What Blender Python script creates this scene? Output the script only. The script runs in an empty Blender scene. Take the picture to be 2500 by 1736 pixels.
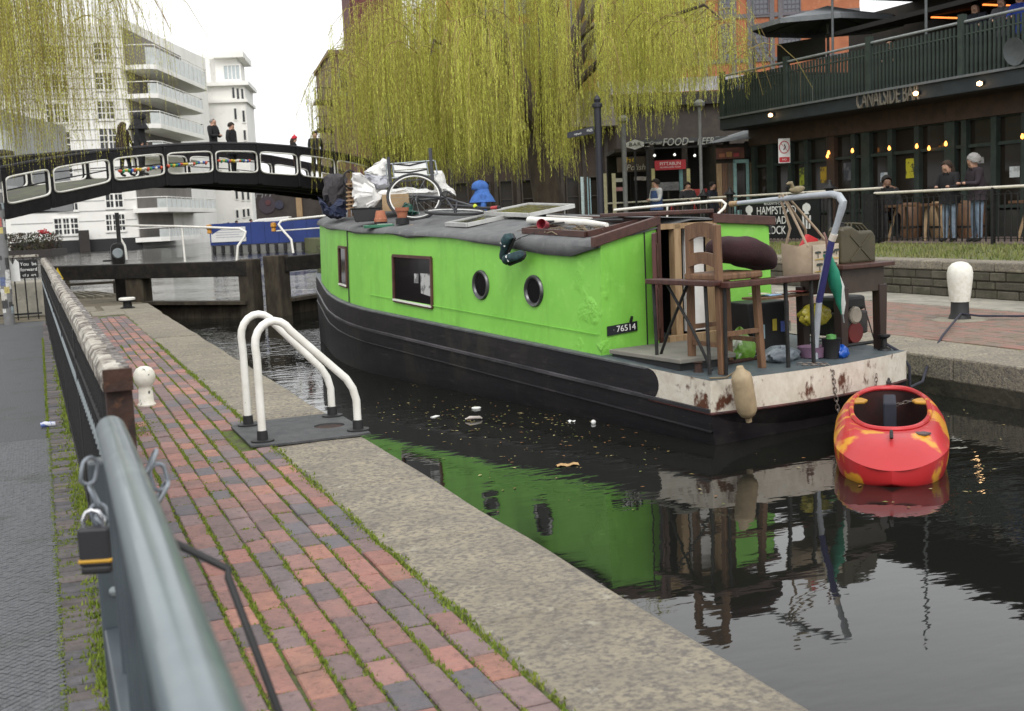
import bpy, bmesh, math, random
import numpy as np
from mathutils import Matrix, Vector
R = math.radians
random.seed(7); rng = np.random.default_rng(11)
sc = bpy.context.scene
col = sc.collection

# ------------------------------------------------------------------ camera
F, CX, CY, EYE = 2790.0, 1250.0, 868.0, 1.40          # focal length and centre in pixels of the 2500 x 1736 photograph
AX = Vector((0.923031, -0.382130, -0.044617)).normalized()   # camera right
_fw = Vector((0.374585, 0.919089, -0.122319)).normalized()   # viewing direction
AX = (AX - _fw * AX.dot(_fw)).normalized()
UP = AX.cross(_fw).normalized()
CAM = Vector((0, 0, EYE))
cam = bpy.data.cameras.new('camera'); co = bpy.data.objects.new('camera', cam); col.objects.link(co)
co.matrix_world = Matrix(((AX.x, UP.x, -_fw.x, 0), (AX.y, UP.y, -_fw.y, 0), (AX.z, UP.z, -_fw.z, EYE), (0, 0, 0, 1)))
cam.sensor_width = 36.0; cam.sensor_fit = 'HORIZONTAL'; cam.lens = 36.0 * F / 2500.0
cam.clip_start = 0.05; cam.clip_end = 2000
cam.dof.use_dof = True; cam.dof.focus_distance = 9.0; cam.dof.aperture_fstop = 5.6
sc.camera = co

# ------------------------------------------------------------------ overcast sky, weak broad sun, exposure
SUN_EL, SUN_AZ = R(48), R(200)
w = bpy.data.worlds.new('World'); sc.world = w; w.use_nodes = True
nt = w.node_tree; nt.nodes.clear()
wo = nt.nodes.new('ShaderNodeOutputWorld'); bg = nt.nodes.new('ShaderNodeBackground')
sky = nt.nodes.new('ShaderNodeTexSky'); sky.sky_type = 'NISHITA'; sky.sun_disc = False
sky.sun_elevation = SUN_EL; sky.sun_rotation = SUN_AZ; sky.dust_density = 6.0; sky.air_density = 1.0; sky.ozone_density = 1.0
hs = nt.nodes.new('ShaderNodeHueSaturation'); hs.inputs['Saturation'].default_value = 0.10; hs.inputs['Value'].default_value = 1.0
mxw = nt.nodes.new('ShaderNodeMix'); mxw.data_type = 'RGBA'; mxw.inputs[0].default_value = 0.72   # the cloud layer evens the sky out
mxw.inputs[7].default_value = (11.0, 11.1, 11.2, 1)
nt.links.new(sky.outputs[0], hs.inputs['Color']); nt.links.new(hs.outputs[0], mxw.inputs[6])
nt.links.new(mxw.outputs[2], bg.inputs[0]); bg.inputs[1].default_value = 0.11; nt.links.new(bg.outputs[0], wo.inputs[0])
sl = bpy.data.lights.new('sun', 'SUN'); sl.energy = 0.9; sl.angle = R(25); sl.color = (1.0, 0.97, 0.93)
so = bpy.data.objects.new('sun', sl); col.objects.link(so)
sd = Vector((math.sin(SUN_AZ) * math.cos(SUN_EL), math.cos(SUN_AZ) * math.cos(SUN_EL), math.sin(SUN_EL)))
so.rotation_euler = sd.to_track_quat('Z', 'Y').to_euler(); so.location = (0, -10, 30)
sc.view_settings.view_transform = 'Standard'; sc.view_settings.look = 'None'; sc.view_settings.gamma = 1.0
sc.view_settings.exposure = 0.5; sc.view_settings.use_curve_mapping = False
sc.cycles.max_bounces = 6; sc.cycles.transparent_max_bounces = 6; sc.cycles.caustics_reflective = False; sc.cycles.caustics_refractive = False

# ------------------------------------------------------------------ where a sight line meets a real plane
def ray(px, py):
    return _fw + AX * ((px - CX) / F) - UP * ((py - CY) / F)
def at(px, py, d): return CAM + ray(px, py) * d
def onX(px, py, X): r = ray(px, py); return CAM + r * (X / r.x)
def onY(px, py, Y): r = ray(px, py); return CAM + r * (Y / r.y)
def onZ(px, py, Z): r = ray(px, py); return CAM + r * ((Z - EYE) / r.z)

# ------------------------------------------------------------------ mesh helpers
class MB:
    def __init__(s): s.v = []; s.f = []; s.sm = False
    def add(s, vs, fs):
        n = len(s.v); s.v += [tuple(p) for p in vs]; s.f += [tuple(i + n for i in f) for f in fs]; return s
    def box(s, c, d, rz=0, mat=None):
        x, y, z = d[0] / 2, d[1] / 2, d[2] / 2
        vs = [Vector((a * x, b * y, e * z)) for e in (-1, 1) for a, b in ((-1, -1), (1, -1), (1, 1), (-1, 1))]
        m = Matrix.Translation(c) @ (mat.to_4x4() if mat is not None else Matrix.Rotation(rz, 4, 'Z'))
        return s.add([m @ p for p in vs], [(0, 3, 2, 1), (4, 5, 6, 7), (0, 1, 5, 4), (1, 2, 6, 5), (2, 3, 7, 6), (3, 0, 4, 7)])
    def bb(s, x0, x1, y0, y1, z0, z1): return s.box(((x0 + x1) / 2, (y0 + y1) / 2, (z0 + z1) / 2), (abs(x1 - x0), abs(y1 - y0), abs(z1 - z0)))
    def bar(s, p, q, wd, ht, up=(0, 0, 1)):
        p, q = Vector(p), Vector(q); d = q - p; L = d.length; d.normalize(); u = Vector(up)
        if abs(d.dot(u)) > .98: u = Vector((0, 1, 0))
        x = d.cross(u).normalized(); u = x.cross(d).normalized()
        return s.box((p + q) / 2, (wd, L, ht), mat=Matrix((x, d, u)).transposed())
    def tube(s, pts, r, n=8, closed=False, caps=True):
        s.sm = True
        pts = [Vector(p) for p in pts]; m = len(pts); rs = r if isinstance(r, (list, tuple)) else [r] * m
        base = len(s.v); prev = None
        for i, p in enumerate(pts):
            if closed: t = pts[(i + 1) % m] - pts[i - 1]
            else: t = pts[min(i + 1, m - 1)] - pts[max(i - 1, 0)]
            t = t.normalized() if t.length > 1e-9 else Vector((0, 0, 1))
            if prev is None:
                a = Vector((0, 0, 1)) if abs(t.z) < .9 else Vector((1, 0, 0)); x = t.cross(a).normalized()
            else: x = (prev - t * prev.dot(t)).normalized()
            prev = x; y = t.cross(x)
            for k in range(n):
                a = 2 * math.pi * k / n; s.v.append(tuple(p + (x * math.cos(a) + y * math.sin(a)) * rs[i]))
        for i in range(m if closed else m - 1):
            j = (i + 1) % m
            for k in range(n):
                k2 = (k + 1) % n; s.f.append((base + i * n + k, base + i * n + k2, base + j * n + k2, base + j * n + k))
        if caps and not closed:
            s.f.append(tuple(base + k for k in range(n))[::-1]); s.f.append(tuple(base + (m - 1) * n + k for k in range(n)))
        return s
    def lathe(s, prof, c=(0, 0, 0), n=20, mat=None):
        s.sm = True; base = len(s.v); c = Vector(c)
        for r_, z in prof:
            for k in range(n):
                a = 2 * math.pi * k / n; p = Vector((r_ * math.cos(a), r_ * math.sin(a), z))
                s.v.append(tuple((mat @ p if mat is not None else p) + c))
        m = len(prof)
        for i in range(m - 1):
            for k in range(n):
                k2 = (k + 1) % n; s.f.append((base + i * n + k, base + i * n + k2, base + (i + 1) * n + k2, base + (i + 1) * n + k))
        if prof[0][0] > 1e-5: s.f.append(tuple(base + k for k in range(n))[::-1])
        if prof[-1][0] > 1e-5: s.f.append(tuple(base + (m - 1) * n + k for k in range(n)))
        return s
    def grid(s, fn, nu, nv, wu=False):
        base = len(s.v)
        for i in range(nu):
            for j in range(nv): s.v.append(tuple(fn(i / (nu - 1) if not wu else i / nu, j / (nv - 1))))
        for i in range(nu if wu else nu - 1):
            for j in range(nv - 1):
                i2 = (i + 1) % nu; s.f.append((base + i * nv + j, base + i2 * nv + j, base + i2 * nv + j + 1, base + i * nv + j + 1))
        return s
    def prism(s, poly, y0, y1, axes='xz'):
        n = len(poly)
        def P(a, b, d): return {'xz': (a, d, b), 'xy': (a, b, d), 'yz': (d, a, b)}[axes]
        return s.add([P(a, b, y0) for a, b in poly] + [P(a, b, y1) for a, b in poly],
                     [tuple(range(n))[::-1], tuple(range(n, 2 * n))] + [(i, (i + 1) % n, n + (i + 1) % n, n + i) for i in range(n)])
    def quad(s, *ps): return s.add(ps, [tuple(range(len(ps)))])
    def mesh(s, name, m=None, smooth=None, ang=40):
        me = bpy.data.meshes.new(name); me.from_pydata(s.v, [], s.f); me.update()
        bm = bmesh.new(); bm.from_mesh(me); bmesh.ops.recalc_face_normals(bm, faces=bm.faces); bm.to_mesh(me); bm.free()
        if s.sm if smooth is None else smooth:
            me.polygons.foreach_set('use_smooth', [True] * len(me.polygons)); me.set_sharp_from_angle(angle=R(ang))
        if m: me.materials.append(m)
        return me
    def build(s, name, m, parent=None, smooth=None, bev=0, seg=2, ang=40):
        o = bpy.data.objects.new(name, s.mesh(name, m, smooth, ang)); col.objects.link(o)
        if parent is not None: o.parent = parent
        if bev:
            b = o.modifiers.new('bevel', 'BEVEL'); b.width = bev; b.segments = seg; b.limit_method = 'ANGLE'; b.angle_limit = R(40)
        return o
def tag(o, label=None, cat=None, group=None, kind=None):
    if label: o['label'] = label
    if cat: o['category'] = cat
    if group: o['group'] = group
    if kind: o['kind'] = kind
    return o
def thing(name, label, cat, loc=(0, 0, 0), rz=0, group=None):
    o = bpy.data.objects.new(name, None); col.objects.link(o); o.location = loc; o.rotation_euler = (0, 0, rz); o.empty_display_size = .1
    return tag(o, label, cat, group)
def struct(o): o['kind'] = 'structure'; return o
def dup(o, parent=None):
    c = o.copy(); col.objects.link(c)
    if parent is not None: c.parent = parent
    for ch in list(o.children): dup(ch, c)
    return c
def ro(name, me, loc, rz=0, parent=None):
    o = bpy.data.objects.new(name, me); col.objects.link(o); o.location = loc; o.rotation_euler = (0, 0, rz); o.parent = parent; return o
def text(name, s, m, parent, org, right, up, height=None, width=None, depth=.004, align='CENTER', shear=0):
    c = bpy.data.curves.new(name, 'FONT'); c.body = s; c.extrude = depth; c.align_x = align; c.align_y = 'CENTER'; c.shear = shear; c.size = 1.0; c.resolution_u = 3
    o = bpy.data.objects.new(name, c); col.objects.link(o); c.materials.append(m)
    bpy.context.view_layer.update()
    d = o.dimensions
    sy = (height / max(d.y, .01)) if height else None
    sx = (width / max(d.x, .01)) if width else sy
    if sy is None: sy = sx
    me = bpy.data.meshes.new_from_object(o); me.name = name; bpy.data.objects.remove(o); o = bpy.data.objects.new(name, me); col.objects.link(o)
    X, Y = Vector(right).normalized(), Vector(up).normalized(); Z = X.cross(Y)
    mt = Matrix((X * sx, Y * sy, Z)).transposed().to_4x4(); mt.translation = Vector(org)
    o.parent = parent; o.matrix_local = mt
    return o

# ------------------------------------------------------------------ materials
def M(name, c, rough=.7, c2=None, sc_=8, mix=(.4, .62), bump=0, bsc=None, metal=0, spec=.5, rand=0, stretch=None, c3=None, sc3=2, mix3=(.55, .7), emit=0, trans=0, det=5, coat=0, alpha=1, flat=False):
    m = bpy.data.materials.new(name); m.use_nodes = True; t = m.node_tree; L = t.links.new; p = t.nodes['Principled BSDF']
    p.inputs['Roughness'].default_value = rough; p.inputs['Metallic'].default_value = metal; p.inputs['Specular IOR Level'].default_value = spec
    p.inputs['Coat Weight'].default_value = coat
    if alpha < 1: p.inputs['Alpha'].default_value = alpha
    C4 = lambda q: (q[0], q[1], q[2], 1)
    out = None; tc = t.nodes.new('ShaderNodeTexCoord'); mp = t.nodes.new('ShaderNodeMapping'); L(tc.outputs['Object'], mp.inputs[0])
    if stretch: mp.inputs['Scale'].default_value = stretch
    if c2 is None: c2 = tuple(x * .8 for x in c)
    def layer(scale, a, b, ca, cb, seed):
        n = t.nodes.new('ShaderNodeTexNoise'); n.noise_dimensions = '4D'; n.inputs['W'].default_value = seed; n.inputs['Scale'].default_value = scale; n.inputs['Detail'].default_value = det; n.inputs['Roughness'].default_value = .62; L(mp.outputs[0], n.inputs['Vector'])
        if rand:
            oi = t.nodes.new('ShaderNodeObjectInfo'); mu = t.nodes.new('ShaderNodeMath'); mu.operation = 'MULTIPLY'; mu.inputs[1].default_value = 40; L(oi.outputs['Random'], mu.inputs[0]); L(mu.outputs[0], n.inputs['W'])
        r_ = t.nodes.new('ShaderNodeMapRange'); r_.inputs[1].default_value = a; r_.inputs[2].default_value = b; L(n.outputs['Fac'], r_.inputs[0])
        mx = t.nodes.new('ShaderNodeMix'); mx.data_type = 'RGBA'; L(r_.outputs[0], mx.inputs[0])
        if isinstance(ca, tuple): mx.inputs[6].default_value = C4(ca)
        else: L(ca, mx.inputs[6])
        mx.inputs[7].default_value = C4(cb); return mx.outputs[2]
    if flat: p.inputs['Base Color'].default_value = C4(c)
    else:
        out = layer(sc_, mix[0], mix[1], tuple(c), tuple(c2), 1.3)
        if c3: out = layer(sc3, mix3[0], mix3[1], out, tuple(c3), 5.1)
        if rand:
            oi = t.nodes.new('ShaderNodeObjectInfo'); h = t.nodes.new('ShaderNodeHueSaturation'); mr = t.nodes.new('ShaderNodeMapRange'); mr.inputs[3].default_value = 1 - rand; mr.inputs[4].default_value = 1 + rand
            L(oi.outputs['Random'], mr.inputs[0]); L(mr.outputs[0], h.inputs['Value']); L(out, h.inputs['Color']); out = h.outputs[0]
        L(out, p.inputs['Base Color'])
    if bump:
        n = t.nodes.new('ShaderNodeTexNoise'); n.inputs['Scale'].default_value = bsc or sc_ * 3; n.inputs['Detail'].default_value = 6; L(mp.outputs[0], n.inputs['Vector'])
        b = t.nodes.new('ShaderNodeBump'); b.inputs['Strength'].default_value = bump; b.inputs['Distance'].default_value = .02; L(n.outputs['Fac'], b.inputs['Height']); L(b.outputs[0], p.inputs['Normal'])
    if emit:
        p.inputs['Emission Color'].default_value = C4(c); p.inputs['Emission Strength'].default_value = emit
    if trans: p.inputs['Transmission Weight'].default_value = trans
    return m
def weather(m, c, scale, lo, hi, amt=1.0, stretch=(1, 1, 1), seed=0.0):
    # stains that run across whole surfaces, in world space, over whatever colour the piece has
    t = m.node_tree; L = t.links.new; p = t.nodes['Principled BSDF']; lk = p.inputs['Base Color'].links
    g = t.nodes.new('ShaderNodeNewGeometry'); mp = t.nodes.new('ShaderNodeMapping'); mp.inputs['Scale'].default_value = stretch; mp.inputs['Location'].default_value = (seed, seed, seed); L(g.outputs['Position'], mp.inputs[0])
    n = t.nodes.new('ShaderNodeTexNoise'); n.inputs['Scale'].default_value = scale; n.inputs['Detail'].default_value = 8; n.inputs['Roughness'].default_value = .68; L(mp.outputs[0], n.inputs['Vector'])
    r = t.nodes.new('ShaderNodeMapRange'); r.inputs[1].default_value = lo; r.inputs[2].default_value = hi; r.inputs[4].default_value = amt; L(n.outputs[0], r.inputs[0])
    x = t.nodes.new('ShaderNodeMix'); x.data_type = 'RGBA'; L(r.outputs[0], x.inputs[0])
    if lk: L(lk[0].from_socket, x.inputs[6])
    else: x.inputs[6].default_value = p.inputs['Base Color'].default_value
    x.inputs[7].default_value = (*c, 1); L(x.outputs[2], p.inputs['Base Color']); return m
def leafmat(name, a, b, tr=.35):
    m = bpy.data.materials.new(name); m.use_nodes = True; t = m.node_tree; L = t.links.new; t.nodes.clear()
    o = t.nodes.new('ShaderNodeOutputMaterial'); d = t.nodes.new('ShaderNodeBsdfDiffuse'); s = t.nodes.new('ShaderNodeBsdfTranslucent'); mx = t.nodes.new('ShaderNodeMixShader'); mx.inputs[0].default_value = tr
    n = t.nodes.new('ShaderNodeAttribute'); n.attribute_name = 'tone'; q = t.nodes.new('ShaderNodeMix'); q.data_type = 'RGBA'
    q.inputs[6].default_value = (*a, 1); q.inputs[7].default_value = (*b, 1)
    L(n.outputs['Fac'], q.inputs[0]); L(q.outputs[2], d.inputs[0]); L(q.outputs[2], s.inputs[0]); L(d.outputs[0], mx.inputs[1]); L(s.outputs[0], mx.inputs[2]); L(mx.outputs[0], o.inputs[0])
    return m
def glass(name, c=(.02, .022, .025), rough=.06):
    return M(name, c, rough=rough, spec=.6, flat=True)
black = M('black_iron', (.010, .010, .011), .5, (.022, .021, .02), 14, bump=.15, spec=.3)
blackpaint = M('black_timber', (.014, .012, .011), .6, (.035, .028, .024), 9, bump=.3, stretch=(1, 1, 4))
white = M('white_paint', (.78, .77, .72), .45, (.68, .66, .6), 6, c3=(.25, .2, .15), sc3=40, mix3=(.66, .72))
steel = M('galvanised', (.30, .33, .34), .42, (.22, .25, .26), 5, metal=.55)
wood = M('old_wood', (.17, .09, .045), .6, (.10, .05, .026), 5, stretch=(6, 6, .8), bump=.15)
darkwood = M('mahogany', (.07, .025, .018), .4, (.04, .014, .01), 6, stretch=(5, 5, 1))
palewood = M('pale_wood', (.36, .25, .14), .7, (.25, .16, .08), 5, stretch=(5, 5, .7))
rubber = M('black_rubber', (.014, .014, .015), .6)
paperwhite = M('paper_white', (.75, .75, .73), .8, (.68, .68, .66), 10)
concrete = M('concrete', (.30, .28, .23), .9, (.20, .19, .16), 3, c3=(.12, .115, .10), sc3=9, mix3=(.55, .75), bump=.3)
# ================================================================== water
WZ = -0.35
def water_mat():
    m = bpy.data.materials.new('canal_water'); m.use_nodes = True; t = m.node_tree; L = t.links.new; p = t.nodes['Principled BSDF']
    p.inputs['Base Color'].default_value = (.010, .0105, .009, 1); p.inputs['Roughness'].default_value = .015; p.inputs['IOR'].default_value = 1.45
    tc = t.nodes.new('ShaderNodeTexCoord')
    mp = t.nodes.new('ShaderNodeMapping'); mp.inputs['Rotation'].default_value = (0, 0, R(22)); mp.inputs['Scale'].default_value = (1.0, 2.3, 1); L(tc.outputs['Object'], mp.inputs[0])
    big = t.nodes.new('ShaderNodeTexNoise'); big.inputs['Scale'].default_value = .32; big.inputs['Detail'].default_value = 2; L(tc.outputs['Object'], big.inputs['Vector'])
    mr = t.nodes.new('ShaderNodeMapRange'); mr.inputs[1].default_value = .42; mr.inputs[2].default_value = .66; mr.inputs[3].default_value = .2; mr.inputs[4].default_value = 1.0; L(big.outputs[0], mr.inputs[0])
    # breeze reaches the open water past the gates, not the sheltered chamber
    sx = t.nodes.new('ShaderNodeSeparateXYZ'); L(tc.outputs['Object'], sx.inputs[0])
    my = t.nodes.new('ShaderNodeMapRange'); my.inputs[1].default_value = 9; my.inputs[2].default_value = 26; my.inputs[3].default_value = .38; my.inputs[4].default_value = 2.3; L(sx.outputs[1], my.inputs[0])
    n1 = t.nodes.new('ShaderNodeTexNoise'); n1.inputs['Scale'].default_value = 2.6; n1.inputs['Detail'].default_value = 3; n1.inputs['Roughness'].default_value = .5; L(mp.outputs[0], n1.inputs['Vector'])
    mu = t.nodes.new('ShaderNodeMath'); mu.operation = 'MULTIPLY'; L(mr.outputs[0], mu.inputs[0]); L(my.outputs[0], mu.inputs[1])
    mu2 = t.nodes.new('ShaderNodeMath'); mu2.operation = 'MULTIPLY'; L(mu.outputs[0], mu2.inputs[0]); L(n1.outputs[0], mu2.inputs[1])
    b = t.nodes.new('ShaderNodeBump'); b.inputs['Strength'].default_value = .36; b.inputs['Distance'].default_value = .05; L(mu2.outputs[0], b.inputs['Height']); L(b.outputs[0], p.inputs['Normal'])
    return m
wm = MB().quad((-400, -30, WZ), (400, -30, WZ), (400, 600, WZ), (-400, 600, WZ)).build('canal_water', water_mat()); tag(wm, 'dark still canal water with soft ripples', 'water', kind='structure')
def blob(x, y, rx, ry, z=0, n=40, j=.12, seed=0):
    r_ = random.Random(seed); a = [r_.uniform(-1, 1) for _ in range(6)]
    return [(x + rx * math.cos(q) * (1 + j * (a[0] * math.sin(2 * q) + a[1] * math.cos(3 * q) + a[2] * math.sin(5 * q))), y + ry * math.sin(q) * (1 + j * (a[3] * math.cos(2 * q) + a[4] * math.sin(3 * q) + a[5] * math.cos(5 * q)))) for q in [2 * math.pi * i / n for i in range(n)]]

# ================================================================== near lockside
soil = M('joint_soil', (.06, .05, .035), 1, (.09, .11, .03), 25, c3=(.10, .16, .02), sc3=5, mix3=(.45, .6), bump=.6)
dirt = M('trodden_earth', (.15, .125, .085), 1, (.09, .08, .055), 2.5, c3=(.20, .18, .13), sc3=6, bump=.6, bsc=12)
mossm = M('moss', (.17, .22, .025), 1, (.11, .16, .016), 30, c3=(.24, .25, .05), sc3=12)
pm = MB().bb(-.05, 1.31, 1.0, 20.6, -.6, -.012).build('brick_paving', soil); tag(pm, 'pink and purple brick paving with mossy joints along the lockside', 'paving', kind='structure')
BX0, ROWP, BL = .195, .1078, .218
def chamfer(w_, l_, h_, c=.006):
    m = MB(); x, y = w_ / 2, l_ / 2
    rings = [(x, y, -h_), (x, y, -c), (x - c, y - c, 0)]
    vs = []
    for a, b, z in rings: vs += [(-a, -b, z), (a, -b, z), (a, b, z), (-a, b, z)]
    fs = [(8, 9, 10, 11)]
    for k in (0, 4): fs += [(k + i, k + (i + 1) % 4, k + 4 + (i + 1) % 4, k + 4 + i) for i in range(4)]
    return m.add(vs, fs)
bm_cols = [((.31, .150, .122), (.25, .125, .105)), ((.27, .148, .128), (.215, .125, .112)), ((.205, .140, .134), (.17, .120, .118)), ((.165, .128, .130), (.135, .110, .113)), ((.118, .112, .122), (.145, .122, .128)), ((.345, .175, .130), (.28, .140, .11))]
bmats = [M('brick_%s' % n, a, .85, b, 18, c3=tuple(q * .5 for q in b), sc3=34, mix3=(.54, .72), bump=.4, bsc=70, rand=.15, det=8) for n, (a, b) in zip(('red', 'pink', 'plum', 'slate', 'blue', 'orange'), bm_cols)]
for q_ in bmats: weather(q_, (.085, .072, .06), 1.6, .50, .74, .75); weather(q_, (.20, .16, .13), 5.5, .58, .74, .55, seed=3)
bmesh_v = [[chamfer(.0985 + random.uniform(-.003, .003), .211 + random.uniform(-.004, .002), .02, .004 + .002 * random.random()).mesh('brick', m) for k in range(3)] for m in bmats]
bricks = []
for r_ in range(10):
    x = BX0 + .049 + r_ * ROWP
    y = 1.6 + (BL / 2 if r_ % 2 else 0) + random.uniform(-.02, .02)
    while y < 20.3:
        if not (1.02 < x and 7.15 < y < 8.15) and not (x < .62 and 8.3 < y < 8.75 and random.random() < .7):
            wob = .012 * math.sin(y * .7 + r_) 
            bricks.append((x + wob * .4, y, random.choices(range(6), (1.4, 3, 4, 3, 1.5, .7))[0]))
        y += BL * (1 if random.random() > .06 else .52) if False else BL
vis = lambda x, y: y > 2.75 and (co.matrix_world.inverted() @ Vector((x, y, 0))).x > -9
seenb = sorted([b for b in bricks if b[1] > 2.75], key=lambda b: b[1])
near, far_ = seenb[:300], seenb[300:] + [b for b in bricks if b[1] <= 2.75]
for x, y, k in near:
    o = ro('brick', random.choice(bmesh_v[k]), (x + random.uniform(-.002, .002), y, random.uniform(-.004, .003)), random.uniform(-.012, .012), pm)
    o.rotation_euler[0] = random.gauss(0, .010); o.rotation_euler[1] = random.gauss(0, .022)
groups = {}
for x, y, k in far_: groups.setdefault(k, []).append((x, y))
for k, l in groups.items():
    m = MB(); t0 = chamfer(.0985, .211, .02)
    for x, y in l:
        dz = random.uniform(-.004, .003); m.add([(a + x, b + y, c + dz) for a, b, c in t0.v], t0.f)
    tag(m.build('distant_bricks', bmats[k], pm), kind='stuff')
# moss and grass growing along the joints
def tufts(name, pts, m, parent, hmin=.004, hmax=.013, wd=.005):
    v, f = [], []
    for x, y, s in pts:
        for _ in range(3):
            a = random.uniform(0, 6.28); h = random.uniform(hmin, hmax) * s; q = wd * (.6 + random.random()); l = random.uniform(0, .8) * h
            ca, sa = math.cos(a), math.sin(a); dx, dy = random.gauss(0, .006), random.gauss(0, .006); n = len(v)
            v += [(x + dx - q * sa, y + dy + q * ca, -.006), (x + dx + q * sa, y + dy - q * ca, -.006), (x + dx + l * ca, y + dy + l * sa, h)]; f.append((n, n + 1, n + 2))
    mb = MB(); mb.v, mb.f = v, f
    o = bpy.data.objects.new(name, bpy.data.meshes.new(name)); o.data.from_pydata(v, [], f); o.data.materials.append(m); col.objects.link(o); o.parent = parent
    return o
mp_ = []
for r_ in range(11):
    x = BX0 - .005 + r_ * ROWP; y = 2.7; ph = random.uniform(0, 9)
    while y < 15:
        d = .5 + .5 * math.sin(y * 1.7 + ph) + .5 * math.sin(y * 5.1 + ph * 2)
        if random.random() < .22 + .45 * d + (.5 if r_ in (0, 10) else 0): mp_.append((x + random.gauss(0, .0035 if r_ < 10 else .016), y, (.45 + .55 * max(d, 0)) if r_ < 10 else 1.2))
        y += random.uniform(.003, .008) * (1 + y / 9)
for x, y, k in [b for b in bricks if 2.7 < b[1] < 8]:
    if random.random() < .4:
        for _ in range(5): mp_.append((x + random.uniform(-.045, .045), y + .109 + random.gauss(0, .003), .4))
for _ in range(900): mp_.append((random.gauss(.42, .1), random.gauss(8.5, .13), 1.2))
tag(tufts('joint_moss', mp_, mossm, None), 'green moss and short grass growing in the brick joints', 'moss', kind='stuff')
# coping
stone = M('coping_stone', (.30, .262, .19), .92, (.22, .195, .15), 4, c3=(.125, .112, .10), sc3=46, mix3=(.44, .60), bump=.5, bsc=60, rand=.08, stretch=(.85, 1.1, 1), det=12)
weather(stone, (.12, .105, .085), .9, .48, .72, .6); weather(stone, (.36, .34, .27), 9, .60, .66, .55, seed=5)
wallm = M('wet_wall', (.055, .05, .035), .6, (.03, .028, .02), 6, bump=.5)
cp = MB().bb(1.30, 1.872, .5, 21.6, -1.2, -.25).build('canal_wall', wallm); struct(cp)
seams = [.9, 2.5, 3.59, 4.70, 5.90, 7.25, 8.35, 9.6, 10.8, 12.0, 13.15, 14.4, 15.6, 16.8, 18.0, 19.2, 20.4, 21.6]
for a, b in zip(seams[:-1], seams[1:]):
    x0 = 1.285 + random.uniform(-.012, .012)
    m = MB(); ny = 7
    dz = random.uniform(-.006, .004)
    prof = [(x0, -.25), (x0, -.01), (x0 + .02, 0), (1.6, .004), (1.852, 0), (1.878, -.012), (1.89, -.04), (1.885, -.25)]
    def fn(i, j):
        q = prof[int(round(j * (len(prof) - 1)))]; yy = a + .008 + i * (b - a - .016); e = .006 * math.sin(yy * 5 + q[0] * 9)
        return (q[0] + (.01 * math.sin(yy * 7.3) + .006 * math.sin(yy * 17) if q[0] < 1.35 else (.005 * math.sin(yy * 3.3) if q[0] > 1.8 else 0)), yy, q[1] + dz + (e * .4 if q[1] > -.02 else 0))
    m.grid(fn, ny, len(prof)); n0 = 0
    m.f.append(tuple(range(len(prof)))); m.f.append(tuple(range((ny - 1) * len(prof), ny * len(prof))))
    m.build('coping_stone', stone, cp, bev=.006, seg=1)
# earth and cracked concrete past the bricks, and the bank that curves away left of the gates
bank = [(.0, 20.55), (1.885, 20.55), (1.885, 23.2), (1.7, 25), (1.75, 27.5), (1.2, 29.5), (.3, 31.2), (-1, 32.3), (-4, 33.5), (-30, 36), (-30, 20.55)]
lb = MB().prism(bank, -1.2, -.004, 'xy').build('lockside_earth', dirt); struct(lb)
slab = M('old_slab', (.24, .22, .17), .95, (.17, .155, .12), 5, bump=.4)
for i, (x0, x1, y0, y1) in enumerate([(.25, .74, 20.62, 21.9), (.76, 1.3, 20.62, 21.75), (1.0, 1.87, 21.8, 23.1), (.2, .9, 22.0, 23.4), (1.31, 1.87, 20.62, 21.72)]):
    MB().bb(x0, x1, y0, y1, -.05, .006 + .004 * (i % 3)).build('slab', slab, lb, bev=.01)
for k in range(9):                                     # raised brick treads of the ramp
    t_ = k / 8; MB().bar((.1 + 1.5 * t_, 26.6 - t_ * .3, .02), (-.2 + 1.3 * t_, 29.6 - t_ * 1.2, .05), .05, .05).build('ramp_tread', slab, lb)
# ================================================================== towpath of grey setts beyond the fence
def _w(m): return weather(weather(m, (.05, .055, .04), 2.2, .52, .74, .7), (.17, .165, .155), 7, .62, .72, .5, seed=2)
settm = M('grey_sett', (.115, .118, .124), .8, (.085, .088, .094), 30, rand=.16, bump=.2, bsc=90)
tow = MB().bb(-9, -.0, .5, 20.5, -.6, -.006).build('towpath', M('towpath_surface', (.086, .089, .094), .85, (.078, .081, .086), 40, c3=(.06, .075, .04), sc3=3, mix3=(.62, .8), bump=.8, bsc=70)); tag(tow, 'towpath of small diagonal grey setts with a dark brick edge', 'path', kind='structure')
SPc = .036
_w(settm); _w(bpy.data.materials['towpath_surface'])
s0 = chamfer(.0222, .0222, .008, .002); se = s0.mesh('sett', settm); cand = []
for i in range(0, 700):
    for j in range(-420, 420):
        x = -.05 - i * SPc + (SPc / 2 if j % 2 else 0) * 0 - (SPc / 2 if j % 2 else 0); y = 3.2 + (j + 420) * SPc * .5
        if y < 8.5 and x > -.9: cand.append((x, y))
MB().bb(-.915, -.045, 3.19, 8.51, -.05, -.004).build('sett_bed', M('sett_joint', (.018, .019, .017), 1, (.03, .035, .018), 9), tow)
cand.sort(key=lambda c: (c[0] < -.08 - c[1] * .1, c[1])); lim = 300
for x, y in cand[:lim]: ro('sett', se, (x, y, .001 + random.uniform(-.001, .001)), R(45) + random.uniform(-.03, .03), tow)
m = MB(); c45 = math.cos(R(45))
for x, y in cand[lim:]:
    dz = .001 + random.uniform(-.001, .001); m.add([(x + (a - b) * c45, y + (a + b) * c45, c + dz) for a, b, c in s0.v[4:]], [tuple(i - 4 for i in f) for f in s0.f if min(f) >= 4])
tag(m.build('distant_setts', settm, tow), kind='stuff')
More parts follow.
